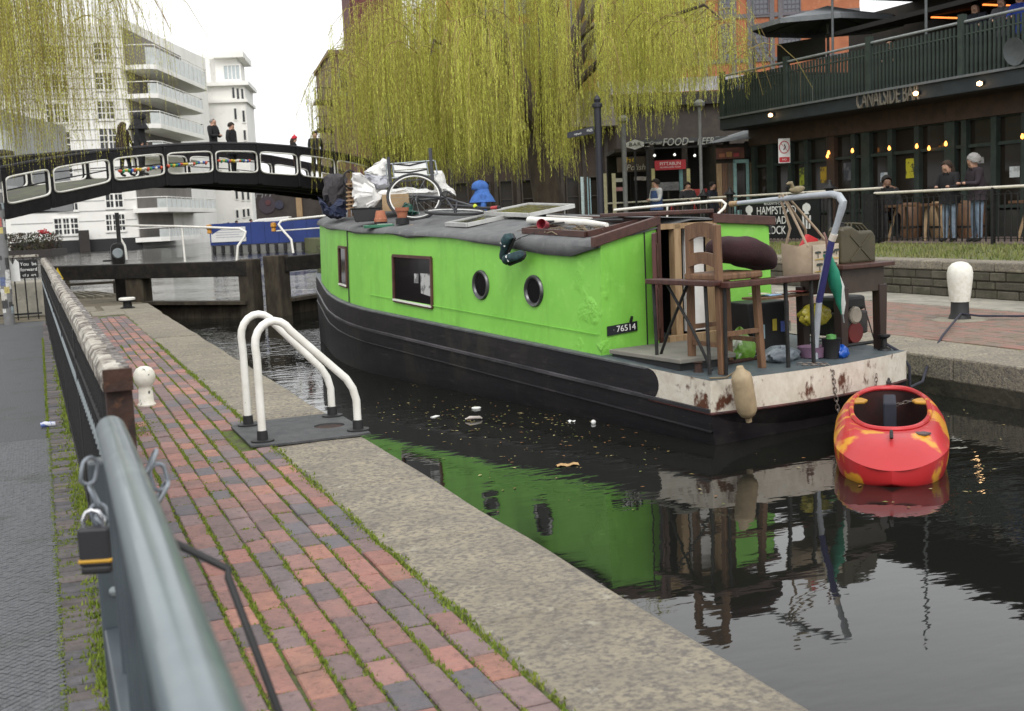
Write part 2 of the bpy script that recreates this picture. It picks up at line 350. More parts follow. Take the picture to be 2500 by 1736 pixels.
em = [chamfer(.155, .066 + .003 * k, .02).mesh('edging_brick', M('edging_brick_%d' % k, c_, .85, tuple(q * .7 for q in c_), 20, rand=.2, bump=.3)) for k, c_ in enumerate([(.12, .108, .108), (.10, .095, .10), (.135, .115, .11)])]
y = 3.0
while y < 20.2:
    ro('edging_brick', random.choice(em), (.035 + random.uniform(-.004, .004), y, random.uniform(-.006, .004)), random.uniform(-.04, .04), tow); y += .0765
ed = []
for _ in range(4200):
    y = 3 + 13 * random.random() ** 1.6; s = .5 + .5 * math.sin(y * 2.2)
    if random.random() < .15 + .85 * s: ed.append((random.gauss(.085, .022), y, 1.6))
for _ in range(1500): ed.append((random.gauss(-.047, .003), 3 + 14 * random.random(), .6))
for k in range(110):
    y = random.uniform(3.2, 9)
    for _ in range(8): ed.append((random.uniform(-.04, .1), y + random.gauss(0, .003), .6))
tag(tufts('fence_grass', ed, mossm, None), 'moss and weeds along the foot of the black railing', 'moss', kind='stuff')
MB().bb(.115, .19, 3.3, 20.5, -.3, -.008).build('railing_kerb', dirt, lb)

# ================================================================== far quay, terrace
QX, WX, TZ = 7.23, 11.65, .49
quay = MB().bb(QX + .02, WX + .3, -2, 21.0, -1.2, -.012).build('far_quay', soil); tag(quay, 'low brick quay across the canal below the terrace wall', 'quay', kind='structure')
MB().bb(QX + .005, QX + .3, -2, 21.2, -1.2, -.2).build('quay_wall', wallm, quay)
y = 4.2
while y < 21:
    l = random.uniform(1.0, 1.35); MB().bb(QX, QX + .80 + random.uniform(-.02, .02), y, y + l - .008, -.22, random.uniform(-.004, .004)).build('coping_stone', stone, quay, bev=.02); y += l
m_ = {}
t0 = chamfer(.091, .205, .015)
for r_ in range(25):
    y = 5.5 + (.1 if r_ % 2 else 0)
    while y < 20.8: m_.setdefault(random.choices((1, 2, 0, 3), (4, 3, 3, 1))[0], []).append((QX + .88 + r_ * .1, y)); y += .213
for k, l in m_.items():
    m = MB()
    for x, y in l: dz = random.uniform(-.003, .003); m.add([(a + x, b + y, c + dz) for a, b, c in t0.v], t0.f)
    tag(m.build('quay_bricks', M('quay_brick_%d' % k, [(.24, .13, .105), (.22, .135, .11), (.19, .14, .115), (.15, .12, .105)][k], .9, (.15, .125, .09), 5, mix=(.45, .65)), quay), kind='stuff')
MB().bb(QX + 3.36, WX + .05, 4, 20.9, -.1, .003).build('quay_strip', concrete, quay, bev=.01)
grass_soil = M('lawn', (.085, .11, .028), 1, (.13, .13, .06), 3, c3=(.16, .135, .08), sc3=1.2, mix3=(.5, .7), bump=.8, bsc=25)
terr = MB().prism([(WX, -5), (140, -5), (140, 140), (24, 140), (13.5, 52), (10.4, 46), (9.2, 40), (8.6, 33), (7.4, 26.2), (7.3, 22.5), (WX, 20.9)], -1.2, TZ - .012, 'xy').build('terrace', grass_soil); tag(terr, 'raised terrace with rough grass behind a stone wall', 'ground', kind='structure')
rub = weather(M('rubble_stone', (.095, .084, .063), .95, (.055, .049, .038), 7, c3=(.13, .12, .085), sc3=14, rand=.2, bump=.5), (.045, .045, .025), 3, .46, .66, .8)
rw = MB().bb(WX - .03, WX + .05, 3.5, 21, -.05, .36).build('terrace_wall', M('wall_mortar', (.055, .048, .037), .95)); tag(rw, 'dark coursed stone wall holding up the terrace', 'wall', kind='structure')
for cz, h in ((0.0, .12), (.125, .11), (.24, .12)):
    y = 4 + random.uniform(0, .3)
    while y < 20.7:
        l = random.uniform(.25, .55); MB().bb(WX - .045 - random.uniform(0, .02), WX + .02, y, y + l - .012, cz + .004, cz + h - .006).build('wall_stone', rub, rw, bev=.012, seg=1); y += l
y = 4
while y < 21:
    l = random.uniform(.9, 1.3); MB().bb(WX - .06, WX + .42, y, y + l - .01, .365, TZ + random.uniform(-.004, .006)).build('wall_cap', stone, rw, bev=.02); y += l
gp = [(random.uniform(WX + .45, 15.8), random.uniform(9, 24)) for _ in range(9000)]
gv, gf = [], []
for x, y in gp:
    a = random.uniform(0, 6.28); h = random.uniform(.02, .07); n = len(gv); q = .012; l = h * random.uniform(0, .7)
    gv += [(x - q * math.sin(a), y + q * math.cos(a), TZ - .012), (x + q * math.sin(a), y - q * math.cos(a), TZ - .012), (x + l * math.cos(a), y + l * math.sin(a), TZ + h)]; gf.append((n, n + 1, n + 2))
o = bpy.data.objects.new('terrace_grass', bpy.data.meshes.new('terrace_grass')); o.data.from_pydata(gv, [], gf); o.data.materials.append(M('grass_blade', (.12, .15, .03), 1, (.2, .19, .08), 4)); col.objects.link(o); tag(o, 'short patchy grass on the terrace before the railings', 'grass', kind='stuff')
MB().bb(15.9, 30, 6, 60, TZ - .3, TZ).build('bar_paving', M('bar_paving', (.17, .13, .11), .9, (.12, .09, .08), 4, bump=.3), terr)
# ================================================================== railing beside the towpath
peel = M('peeling_white', (.47, .44, .38), .7, (.24, .21, .17), 7, c3=(.06, .045, .035), sc3=17, mix3=(.48, .57), bump=.5, bsc=40, det=8)
speck = M('worn_rail_top', (.20, .18, .165), .75, (.07, .06, .055), 26, mix=(.42, .56), c3=(.45, .43, .39), sc3=22, mix3=(.58, .66), bump=.6, bsc=50)
rust = M('rusty_iron', (.05, .022, .014), .9, (.02, .012, .010), 12, c3=(.12, .05, .022), sc3=20, bump=.4)
FX = lambda y: .150 - .0078 * (y - 3.55)
RZ = lambda y: .985 + .0028 * (y - 3.2)
fe = thing('towpath_railing', 'black iron railing with a thick peeling white top rail beside the grey towpath', 'railing', (0, 0, 0))
prof = [(-.062, -.055), (-.064, -.005), (-.045, .02), (-.02, .026), (.028, .026), (.06, .012), (.062, -.04), (.04, -.055)]
segs = [3.55, 5.4, 8.2, 11.0, 13.8, 16.6, 19.5]
for a, b in zip(segs[:-1], segs[1:]):
    m = MB(); n = 9; dx = random.uniform(-.006, .006); dz = random.uniform(-.006, .006)
    for i in range(n):
        y = a + .006 + (b - a - .012) * i / (n - 1)
        for q in prof: m.v.append((FX(y) + .035 + q[0] * .64 + dx, y, RZ(y) + q[1] * .9 + dz))
    k = len(prof)
    for i in range(n - 1):
        for j in range(k): m.f.append((i * k + j, i * k + (j + 1) % k, (i + 1) * k + (j + 1) % k, (i + 1) * k + j))
    m.f += [tuple(range(k)), tuple(range((n - 1) * k, n * k))]
    rl = m.build('top_rail', peel, fe, smooth=True, ang=30)
    t = MB(); y = a + .04
    while y < b - .04:                                  # bumpy worn studs along the crown of the rail
        t.box((FX(y) + .060 + dx, y, RZ(y) + .020 + dz), (.032, random.uniform(.05, .11), random.uniform(.006, .012)), random.uniform(-.04, .04)); y += random.uniform(.07, .13)
    tag(t.build('worn_strip', speck, rl, bev=.004), kind='stuff')
MB().bb(FX(3.55) - .008, FX(3.55) + .075, 3.53, 3.55, RZ(3.2) - .05, RZ(3.2) + .015).build('rail_end_plate', rust, fe)
for z in (.09, .80): MB().bar((FX(3.55), 3.55, z), (FX(19.5), 19.5, z), .03, .012, (0, 0, 1)).build('cross_rail', black, fe)
bal = MB().tube([(0, 0, .03), (0, 0, .93)], .0125, 6).mesh('baluster', black)
dog = MB().tube([(0, 0, .03), (0, 0, .66)], .012, 6).mesh('dog_bar', black)
fin = MB().lathe([(.006, .655), (.020, .672), (.017, .69), (0, .74)], n=8).mesh('finial', steel)
y = 3.7; k = 0
while y < 19.4:
    ro('baluster', bal, (FX(y), y, 0), 0, fe)
    d = ro('dog_bar', dog, (FX(y + .055), y + .055, 0), 0, fe); ro('finial', fin, (0, 0, 0), 0, d)
    y += .11
for y in (3.59, 5.9, 8.6, 11.3, 14.0, 16.7, 19.45):
    MB().box((FX(y) + (.035 if y < 4 else .01), y, .47), (.075 if y < 4 else .05, .075 if y < 4 else .05, .95)).build('post', rust if y < 4 else black, fe, bev=.004)
# ------------------------------------------------------------------ grey swing gate at its near end
ga = thing('swing_gate', 'dark grey steel gate with round top tube, nearest the camera', 'gate', (.1, 2.6, 0))
gp = M('gate_paint', (.115, .15, .165), .33, (.09, .12, .135), 3, c3=(.17, .21, .22), sc3=7, mix3=(.55, .8), bump=.05, bsc=20, coat=.3)
gp2 = M('gate_frame_paint', (.06, .075, .085), .4, (.045, .055, .065), 6)
MB().tube([(.012, .0, .975), (.005, -.45, .995), (-.005, -1.1, 1.015), (-.02, -2.0, 1.04), (-.03, -2.9, 1.05)], .031, 24).build('top_tube', gp, ga)
MB().box((-.012, .02, .455), (.060, .062, .91)).build('gate_stile', gp2, ga, bev=.006)
MB().lathe([(.008, 0), (.012, .004), (.008, .01), (0, .012)], (0, 0, 0), 10, Matrix.Rotation(R(90), 3, 'X')).build('bolt_head', steel, ga).location = (-.012, -.012, .62)
MB().bb(-.045, .0, -2.9, -.02, .10, .15).build('bottom_bar', gp2, ga, bev=.004)
MB().bb(-.04, -.005, -2.9, -.02, .5, .54).build('middle_bar', gp2, ga, bev=.004)
for i in range(9): MB().tube([(-.012 - .004 * i, -.3 - i * .3, .15), (-.012 - .004 * i, -.3 - i * .3, .98)], .009, 6).build('gate_bar', gp2, ga)
rod = thing('drop_bolt', 'thin bent black steel rod hooked from the grey gate to the bricks', 'bolt', (.15, 1.95, 0))
p0, p1 = at(405, 1315, 1.95), at(548, 1385, 1.93); p2 = at(700, 1790, 1.86)
pts = [p0 - Vector((.05, -.02, .0)), p0, p0.lerp(p1, .85), p1 + Vector((.006, 0, -.004)), p1.lerp(p2, .06), p2, Vector((p2.x + .09, p2.y - .06, 0.0))]
MB().tube([q - Vector((.15, 1.95, 0)) for q in pts], .0068, 10).build('rod', rubber, rod)
# chain and padlock
def link_mesh(L_, W_, r_):
    pts = []
    for k in range(20):
        a = 2 * math.pi * k / 20; x = math.cos(a) * W_ / 2; z = math.sin(a) * W_ / 2 + (L_ / 2 - W_ / 2) * (1 if math.sin(a) > 0 else -1) * (1 if abs(math.sin(a)) > 1e-6 else 0)
        pts.append((x, 0, z))
    return MB().tube(pts, r_, 7, closed=True)
galv = M('galvanised_link', (.30, .33, .36), .4, (.2, .22, .25), 20, metal=.7)
def chain(name, label, pts, L_, W_, r_, m, cat='chain'):
    t = thing(name, label, cat, pts[0]); me = link_mesh(L_, W_, r_).mesh('link', m)
    pts = [Vector(p) for p in pts]; step = L_ - 2.2 * r_ - .001; pos = []; acc = 0
    for a, b in zip(pts[:-1], pts[1:]):
        d = (b - a); l = d.length
        while acc < l: pos.append((a + d * (acc / l), d.normalized())); acc += step
        acc -= l
    for i, (p, d) in enumerate(pos):
        o = bpy.data.objects.new('link', me); col.objects.link(o); o.parent = t
        q = d.to_track_quat('Z', 'X').to_matrix().to_4x4() @ Matrix.Rotation(R(90) * (i % 2) + .3, 4, 'Z'); q.translation = p - pts[0]; o.matrix_local = q
    return t
def bez(a, b, sag, n=12):
    a, b = Vector(a), Vector(b); return [a.lerp(b, i / n) - Vector((0, 0, sag * 4 * (i / n) * (1 - i / n))) for i in range(n + 1)]
ch = thing('gate_chain', 'heavy galvanised chain looped round the grey gate and railing post', 'chain', (.08, 2.45, .9))
me = link_mesh(.056, .032, .0045).mesh('link', galv)
for p, d, tw in [((218, 1150), (.25, 0, 1), 20), ((232, 1215), (-.35, .1, 1), 100), ((246, 1262), (-.25, .1, 1), 10), ((262, 1280), (-.6, .1, .6), 80), ((388, 1165), (-.15, 0, 1), 15), ((394, 1205), (.5, 0, .8), 95), ((368, 1130), (.5, .2, .9), 70)]:
    o = bpy.data.objects.new('link', me); col.objects.link(o); o.parent = ch
    q = Vector(d).to_track_quat('Z', 'X').to_matrix().to_4x4() @ Matrix.Rotation(R(tw), 4, 'Z'); q.translation = at(p[0], p[1], 2.36) - Vector((.08, 2.45, .9)); o.matrix_local = q
pl = thing('padlock', 'black padlock with a yellow lower band hanging from the gate chain', 'padlock', at(238, 1385, 2.33), R(-18))
MB().bb(-.032, .032, -.014, .014, .004, .085).build('lock_body', M('lock_black', (.02, .02, .024), .5), pl, bev=.006)
MB().bb(-.034, .034, -.016, .016, .012, .021).build('yellow_band', M('lock_yellow', (.55, .30, .02), .5), pl, bev=.004)
MB().bb(-.03, .03, -.013, .013, -.012, .006).build('lock_foot', rubber, pl, bev=.006)
MB().tube([(-.02, 0, .08), (-.02, 0, .10), (-.012, 0, .115), (0, 0, .12), (.012, 0, .115), (.02, 0, .10), (.02, 0, .08)], .005, 8).build('shackle', M('chrome', (.75, .75, .78), .15, metal=1), pl)
# ------------------------------------------------------------------ mushroom bollard and the ladder hoops
bo = thing('bollard', 'small white round-headed bollard on the bricks by the railing end', 'bollard', (.70, 9.58, 0))
MB().lathe([(.072, 0), (.074, .012), (.060, .03), (.055, .13), (.052, .15), (.06, .165), (.079, .195), (.086, .235), (.081, .272), (.06, .305), (.03, .32), (0, .323)], n=24).build('post', M('bollard_white', (.72, .70, .62), .6, (.6, .57, .48), 20, c3=(.05, .05, .05), sc3=18, mix3=(.6, .66)), bo)
ld = thing('ladder_rail', 'pair of white tubular ladder hoops bolted to a black steel plate', 'handrail', (1.5, 7.65, 0))
plate = M('black_plate', (.045, .047, .05), .75, (.07, .07, .072), 12, bump=.3, bsc=60)
# plate with a round hole near the water's edge
m = MB(); hx, hy, hr = .245, .02, .105; n = 32; outer = []
for k in range(n):
    a = 2 * math.pi * k / n; ca, sa = math.cos(a), math.sin(a)
    x0, x1, y0, y1 = -.36, .42, -.43, .52
    tx = ((x1 - hx) / ca if ca > 1e-6 else ((x0 - hx) / ca if ca < -1e-6 else 9)); ty = ((y1 - hy) / sa if sa > 1e-6 else ((y0 - hy) / sa if sa < -1e-6 else 9)); t = min(tx, ty)
    outer.append((hx + ca * t, hy + sa * t)); m.v += [(hx + hr * ca, hy + hr * sa, .016), (outer[-1][0], outer[-1][1], .016), (hx + hr * ca, hy + hr * sa, .003), (outer[-1][0], outer[-1][1], .003)]
for k in range(n):
    a, b = 4 * k, 4 * ((k + 1) % n); m.f += [(a, b, b + 1, a + 1), (a + 1, b + 1, b + 3, a + 3), (a, a + 2, b + 2, b), (a + 2, a + 3, b + 3, b + 2)]
m.build('base_plate', plate, ld)
MB().lathe([(.104, .005), (.0, .0051)], (hx, hy, 0), 24).build('drain_grate', rust, ld)
for y0, xl, xr, top in ((-.28, -.265, .37, .80), (.385, -.245, .355, .79)):
    rr = .026; pts = [(xl, y0, .02), (xl, y0, .55)]
    cx, cz, r_ = xl + .12, .64, .14
    for k in range(0, 9):
        a = R(180 - k * 18.5); pts.append((cx - .0 + .125 * math.cos(a), y0, cz + .15 * math.sin(a)))
    pts += [(xr - .06, y0, .37), (xr - .02, y0, .30), (xr, y0, .22), (xr, y0, .02)]
    h = MB().tube(pts, rr, 14).build('hoop', white, ld)
    for x in (xl, xr):
        MB().lathe([(.075, .016), (.075, .026), (.036, .028), (.034, .085), (.0275, .087)], (x, y0, 0), 18).build('foot', rubber, h)
# ------------------------------------------------------------------ sticker post, end gate of the railing
sp = thing('sticker_post', 'tall slim post plastered with torn stickers at the edge of the towpath', 'post', (-.53, 20.2, 0))
MB().tube([(0, 0, -.05), (0, 0, 4.2)], .085, 14).build('pole', M('post_grey', (.18, .18, .18), .6), sp)
stc = [(.6, .6, .58), (.40, .12, .10), (.5, .42, .15), (.10, .13, .24), (.05, .05, .05), (.5, .48, .43), (.3, .36, .38)]
stm = [M('sticker_%s' % n, c, .6, tuple(q * .6 for q in c), 30, mix=(.5, .6)) for n, c in zip(('white', 'red', 'yellow', 'blue', 'black', 'cream', 'teal'), stc)]
for i in range(54):
    z = .1 + 3.9 * random.random(); a = random.uniform(R(180), R(360)); wd = random.uniform(.05, .12); h = random.uniform(.05, .17); mb = MB(); n = 5; r_ = .0862 + .0004 * i / 10
    for k in range(n):
        q = a + (k / (n - 1) - .5) * wd / .085
        for zz in (z, z + h): mb.v.append((r_ * math.cos(q), r_ * math.sin(q), zz))
    mb.f = [(2 * k, 2 * k + 2, 2 * k + 3, 2 * k + 1) for k in range(n - 1)]
    mb.build('sticker', stm[random.choices(range(7), (6, 1, 1, 1, 5, 4, 1))[0]], sp)
eg = thing('end_gate', 'black barred gate with white arch panels at the end of the towpath', 'gate', (-.45, 20.4, 0))
MB().bb(-1.6, .45, -.02, .02, 1.06, 1.10).build('top_rail', peel, eg, bev=.008)
MB().bb(-1.6, .42, -.012, .012, .12, .15).build('bottom_rail', black, eg)
for i in range(13): MB().tube([(-1.5 + i * .155, 0, .04), (-1.5 + i * .155, 0, 1.06)], .012, 6).build('bar', black, eg)
arch = [(0, 0), (.2, 0), (.2, .3), (.19, .34), (.165, .30), (.12, .22), (.115, .0), (.085, 0), (.08, .22), (.035, .30), (.01, .34), (0, .3)]
for x in (-.62, -.30, -.05): MB().prism([(a + x, b + .68) for a, b in [(0, 0), (.19, 0), (.19, .30), (.14, .36), (.095, .27), (.05, .36), (0, .30)]], -.03, -.022).build('arch_panel', paperwhite, eg)
MB().bb(.14, .42, -.035, -.02, .72, 1.02).build('notice_board', black, eg)
for k, s in enumerate(('You  be', 'forward', 'cil y  ort')): text('lettering', s, paperwhite, eg, (.28, -.038, .95 - .09 * k), (1, 0, 0), (0, 0, 1), height=.055, depth=.001)
cb = MB().bb(-.65, .2, 21.6, 22.4, 0, .62).build('concrete_block', concrete, None, bev=.03); tag(cb, 'squat brown concrete block behind the barred end gate', 'block')

# ================================================================== lock gates
gt = M('gate_timber', (.009, .008, .007), .7, (.02, .017, .014), 7, c3=(.05, .042, .032), sc3=3, mix3=(.66, .85), bump=.35, spec=.2)
gtw = M('weathered_gate', (.028, .022, .017), .85, (.06, .05, .035), 6, spec=.2, c3=(.03, .028, .02), sc3=3, bump=.4, stretch=(1, 1, .4))
def plank_wall(parent, a, b, z0, z1, n, m, th=.05):
    a, b = Vector(a), Vector(b)
    for i in range(n):
        p, q = a.lerp(b, i / n), a.lerp(b, (i + .96) / n); c = (p + q) / 2; d = q - p
        MB().box((c.x, c.y, (z0 + z1) / 2 + random.uniform(-.01, .01)), (d.length, th + random.uniform(0, .012), z1 - z0), math.atan2(d.y, d.x)).build('plank', m, parent)
def hrail(parent, pts, r_=.024): return MB().tube(pts, r_, 10).build('handrail', white, parent)
A0, A1 = Vector((.12, 25.6, 0)), Vector((3.78, 22.25, 0))
lg = thing('lock_gate', 'black lock gate with its balance beam reaching over the near lockside', 'lock gate', (0, 0, 0))
bt, bb_ = .765, .47
MB().bar(A0 + Vector((0, 0, .62)), A1 + Vector((-.05, 0, .60)), .30, .29).build('balance_beam', gt, lg, bev=.015)
MB().box((3.72, 22.3, .20), (.32, .34, 1.15), R(-42)).build('mitre_post', gtw, lg, bev=.02)
MB().box((1.80, 24.1, .22), (.42, .30, .52), R(-42)).build('heel_block', gtw, lg, bev=.02)
MB().box((1.80, 24.1, -.05), (.45, .33, .05), R(-42)).build('heel_band', black, lg)
plank_wall(lg, (1.9, 23.95, 0), (3.6, 22.4, 0), -.8, -.05, 14, gtw)
MB().bar((1.9, 23.8, -.02), (3.65, 22.2, -.05), .28, .06).build('footboard', gtw, lg)
H = [at(310, 634, 24.3), at(305, 600, 24.3), at(287, 570, 24.4), at(284, 557, 24.4), at(293, 550, 24.4), at(440, 553, 23.3), at(585, 558, 22.6), at(600, 566, 22.6), at(597, 578, 22.6), at(581, 600, 22.6), at(578, 636, 22.6)]
hrail(lg, H); hrail(lg, [at(444, 553, 23.3), at(452, 640, 23.3)], .022)
warn = MB().prism([(-.13, 0), (.13, 0), (0, .24)], -.006, .006).build('warning_triangle', M('warn_yellow', (.75, .55, .02), .5), lg); warn.location = (.33, 25.2, .50); warn.rotation_euler = (0, 0, R(-42.5))
B0, B1 = Vector((4.28, 22.15, 0)), Vector((8.9, 26.2, 0))
rg = thing('lock_gate', 'black lock gate beyond the boat bow, its white rail running towards the market', 'lock gate', (0, 0, 0))
MB().bar(B0 + Vector((.02, 0, .64)), B1 + Vector((0, 0, .66)), .30, .29).build('balance_beam', gt, rg, bev=.015)
MB().box((4.22, 22.2, .22), (.36, .36, 1.2), R(42)).build('mitre_post', gtw, rg, bev=.02)
plank_wall(rg, (4.4, 22.4, 0), (6.6, 24.4, 0), -.8, -.05, 16, gtw)
MB().bar((4.4, 22.2, -.05), (6.6, 24.2, -.02), .28, .06).build('footboard', gtw, rg)
H = [at(716, 618, 22.6), at(711, 585, 22.6), at(690, 562, 22.6), at(680, 548, 22.6), at(686, 540, 22.6), at(700, 537, 22.8), at(795, 527, 23.6), at(900, 516, 24.4)]
hrail(rg, H)
MB().tube([at(675, 564, 22.8), at(790, 556, 23.6)], .014, 8).build('middle_rail', white, rg)
# bottom gate's rail far right (its own gate, out past the boat's roof)
g3 = thing('gate_handrail', 'white tubular rail curling down behind the green boat roof', 'handrail', at(1700, 540, 17.5))
hrail(g3, [p - g3.location for p in [at(1500, 513, 18.6), at(1560, 507, 18.2), at(1740, 491, 17.2), at(1762, 490, 17.1), at(1772, 498, 17.1), at(1768, 508, 17.1), at(1755, 520, 17.1), at(1750, 600, 17.1)]], .022)
MB().tube([p - g3.location for p in [at(1629, 500, 17.9), at(1629, 600, 17.9)]], .016, 8).build('stanchion', white, g3)
# paddle gear posts and bench
pg = thing('paddle_post', 'black cast iron paddle gear standing behind the balance beam', 'paddle gear', (1.5, 24.9, 0))
MB().box((0, 0, .45), (.2, .2, .9)).build('post', gt, pg, bev=.01)
MB().prism([(-.13, 0), (.13, 0), (.13, .34), (.09, .41), (0, .44), (-.09, .41), (-.13, .34)], -.09, .09).build('gear_case', black, pg, bev=.02).location = (0, 0, .75)
MB().lathe([(.09, -.02), (.11, 0), (.09, .02)], (0, -.1, .97), 16, Matrix.Rotation(R(90), 3, 'X')).build('gear_cap', steel, pg)
MB().tube([(-.3, -.02, .83), (0, -.02, .83)], .02, 8).build('spindle', black, pg)
MB().box((.05, 0, 1.5), (.08, .05, .6)).build('rack_bar', black, pg)
mo = thing('mooring_stub', 'low iron mooring stub with a white cap by the gate heel', 'bollard', (1.42, 22.0, 0))
MB().lathe([(.13, 0), (.13, .03), (.08, .05), (.075, .13), (.14, .145), (.14, .165)], n=16).build('base', black, mo); MB().lathe([(.145, .166), (.145, .20), (.13, .21), (0, .212)], n=16).build('cap', white, mo)
be = thing('lockside_bench', 'plain timber bench on the earth beside the paddle gear', 'bench', (.95, 27.4, 0))
MB().bb(-.75, .75, -.14, .14, .26, .31).build('seat', gtw, be)
for x in (-.6, .6): MB().bb(x - .05, x + .05, -.1, .1, 0, .259).build('leg', gtw, be)
sgn = thing('timber_post', 'slim timber post leaning beside the bench and paddle gear', 'post', (.55, 28.0, 0)); MB().box((0, 0, .33), (.10, .08, .66)).build('shaft', gtw, sgn); MB().box((.05, 0, .64), (.22, .1, .05)).build('cap', gt, sgn)
# big white bollard on the far quay with its mooring line
wb = thing('bollard', 'large white-topped bollard on the far brick quay with a black base', 'bollard', (9.52, 9.95, 0))
MB().lathe([(.125, 0), (.115, .04), (.10, .07), (.095, .21)], n=24).build('base', rubber, wb)
MB().lathe([(.105, .205), (.115, .27), (.128, .38), (.138, .47), (.139, .53), (.126, .59), (.085, .635), (.035, .652), (0, .655)], n=28).build('head', M('bollard_cream', (.72, .71, .65), .6, (.62, .60, .52), 25, c3=(.35, .33, .28), sc3=60, mix3=(.62, .7)), wb)
MB().lathe([(.30, 0), (.27, .012), (0, .014)], n=20).build('stone_pad', slab, wb)
# ================================================================== the green boat: local x across (left to right), y forward, z up in the world
BO = Vector((4.44, 7.084, 0)); BR = R(10.33)
V_ = Vector((math.cos(BR), math.sin(BR), 0)); U_ = Vector((-math.sin(BR), math.cos(BR), 0))
def B(u, v, z): return BO + U_ * u + V_ * v + Vector((0, 0, z))
def loc_(p): d = Vector(p) - BO; return Vector((d.dot(V_), d.dot(U_), d.z))
BW = 2.17
def vl(u):
    k = [(-9, 0), (5.8, 0), (6.3, .05), (6.9, .16), (7.6, .345), (8.2, .55), (8.7, .73), (9.14, .88), (9.5, 1.0), (9.68, 1.085)]
    for (a, x), (b, y) in zip(k[:-1], k[1:]):
        if u <= b: t = (u - a) / (b - a); return x + (y - x) * t
    return 1.085
zg = lambda u: .13 + .045 * u + (.10 * ((u - 6.3) / 3.3) ** 2 if u > 6.3 else 0)
wt = lambda u: 1.045 + .039 * u                # top of the cabin side
roofv = [(.05, 0), (.22, .022), (.45, .05), (.75, .10), (1.1, .145), (1.5, .14), (1.85, .105), (2.12, .06)]
def zr(u, v):
    e = wt(u) + .045
    for (a, x), (b, y) in zip(roofv[:-1], roofv[1:]):
        if v <= b: return e + x + (y - x) * (v - a) / (b - a)
    return e + .06
boat = thing('narrowboat', 'bright green narrowboat with a felted roof and rusty white stern', 'boat', BO, BR)
hullm = M('hull_black', (.010, .0095, .012), .5, (.018, .016, .018), 5, spec=.28, c3=(.05, .043, .043), sc3=9, mix3=(.6, .8), stretch=(1, .35, 1.5), bump=.15)
weather(hullm, (.055, .05, .035), 2.0, .52, .72, .6, (1, 1, .5)); weather(hullm, (.06, .05, .042), 9, .60, .70, .6, (.6, .6, 2.5), 2)
deckm = M('deck_paint', (.055, .075, .085), .55, (.085, .10, .105), 5, c3=(.035, .04, .045), sc3=14, bump=.2)
us = [-.10, -.02, .1, .6, 1.4, 2.5, 4, 5.2, 5.8, 6.1, 6.4, 6.7, 7, 7.3, 7.6, 7.9, 8.2, 8.5, 8.8, 9.1, 9.35, 9.55, 9.68]
def sternv(u, x): return x
m = MB(); k = 0
for s in (0, 1):
    for u in us:
        v = vl(u)
        for off, z in ((0, zg(u)), (0, zg(u) - .2), (.0, zg(u) - .30), (.05, -.45), (.3, -.75)):
            x = min(v + off, 1.085); m.v.append(((x if s == 0 else BW - x), max(u, .0) + (0 if off < .06 else .15), min(z, zg(u))))
nz = 5; n = len(us)
for s in (0, 1):
    o_ = s * n * nz
    for i in range(n - 1):
        for j in range(nz - 1): m.f.append((o_ + i * nz + j, o_ + (i + 1) * nz + j, o_ + (i + 1) * nz + j + 1, o_ + i * nz + j + 1))
for j in range(nz - 1): m.f.append((j, j + 1, n * nz + j + 1, n * nz + j))
hull = m.build('hull', hullm, boat, smooth=True, ang=50)
def strip(name, dz, hh, out, m_, u0=0.0, u1=9.66, n=50):
    mb = MB()
    for s in (0, 1):
        base = len(mb.v)
        for i in range(n):
            u = u0 + (u1 - u0) * i / (n - 1); v = vl(u); z = zg(u) + dz
            for x, q in ((v + .01, z), (v - out, z - .008), (v - out, z - hh + .008), (v + .01, z - hh)): mb.v.append((x if s == 0 else BW - x, u, q))
        for i in range(n - 1):
            for j in range(3): mb.f.append((base + i * 4 + j, base + (i + 1) * 4 + j, base + (i + 1) * 4 + j + 1, base + i * 4 + j + 1))
    return mb.build(name, m_, boat, smooth=True, ang=30)
scuff = M('scuffed_strake', (.02, .019, .022), .45, (.075, .07, .075), 6, stretch=(1, .3, 1))
strip('rubbing_strake', -.205, .04, .018, scuff); strip('gunwale_edge', .012, .03, .006, M('gunwale_grey', (.10, .105, .11), .5, (.06, .06, .065), 6), .7); strip('lower_strake', -.37, .02, .008, hullm)
# deck plates
def deck(name, u0, u1, n, m_, dz=0.0, inset=0):
    mb = MB()
    for i in range(n):
        u = u0 + (u1 - u0) * i / (n - 1); v = vl(u) + inset; mb.v += [(v, u, zg(u) + dz), (BW - v, u, zg(u) + dz)]
    mb.f = [(2 * i, 2 * i + 1, 2 * i + 3, 2 * i + 2) for i in range(n - 1)]; return mb.build(name, m_, boat)
deck('stern_deck', .0, 1.5, 4, deckm, .004); deck('side_deck', 1.5, 8.75, 40, M('side_deck_grey', (.11, .115, .12), .6, (.075, .08, .085), 6), .004); deck('fore_deck', 8.7, 9.66, 12, deckm, .004)
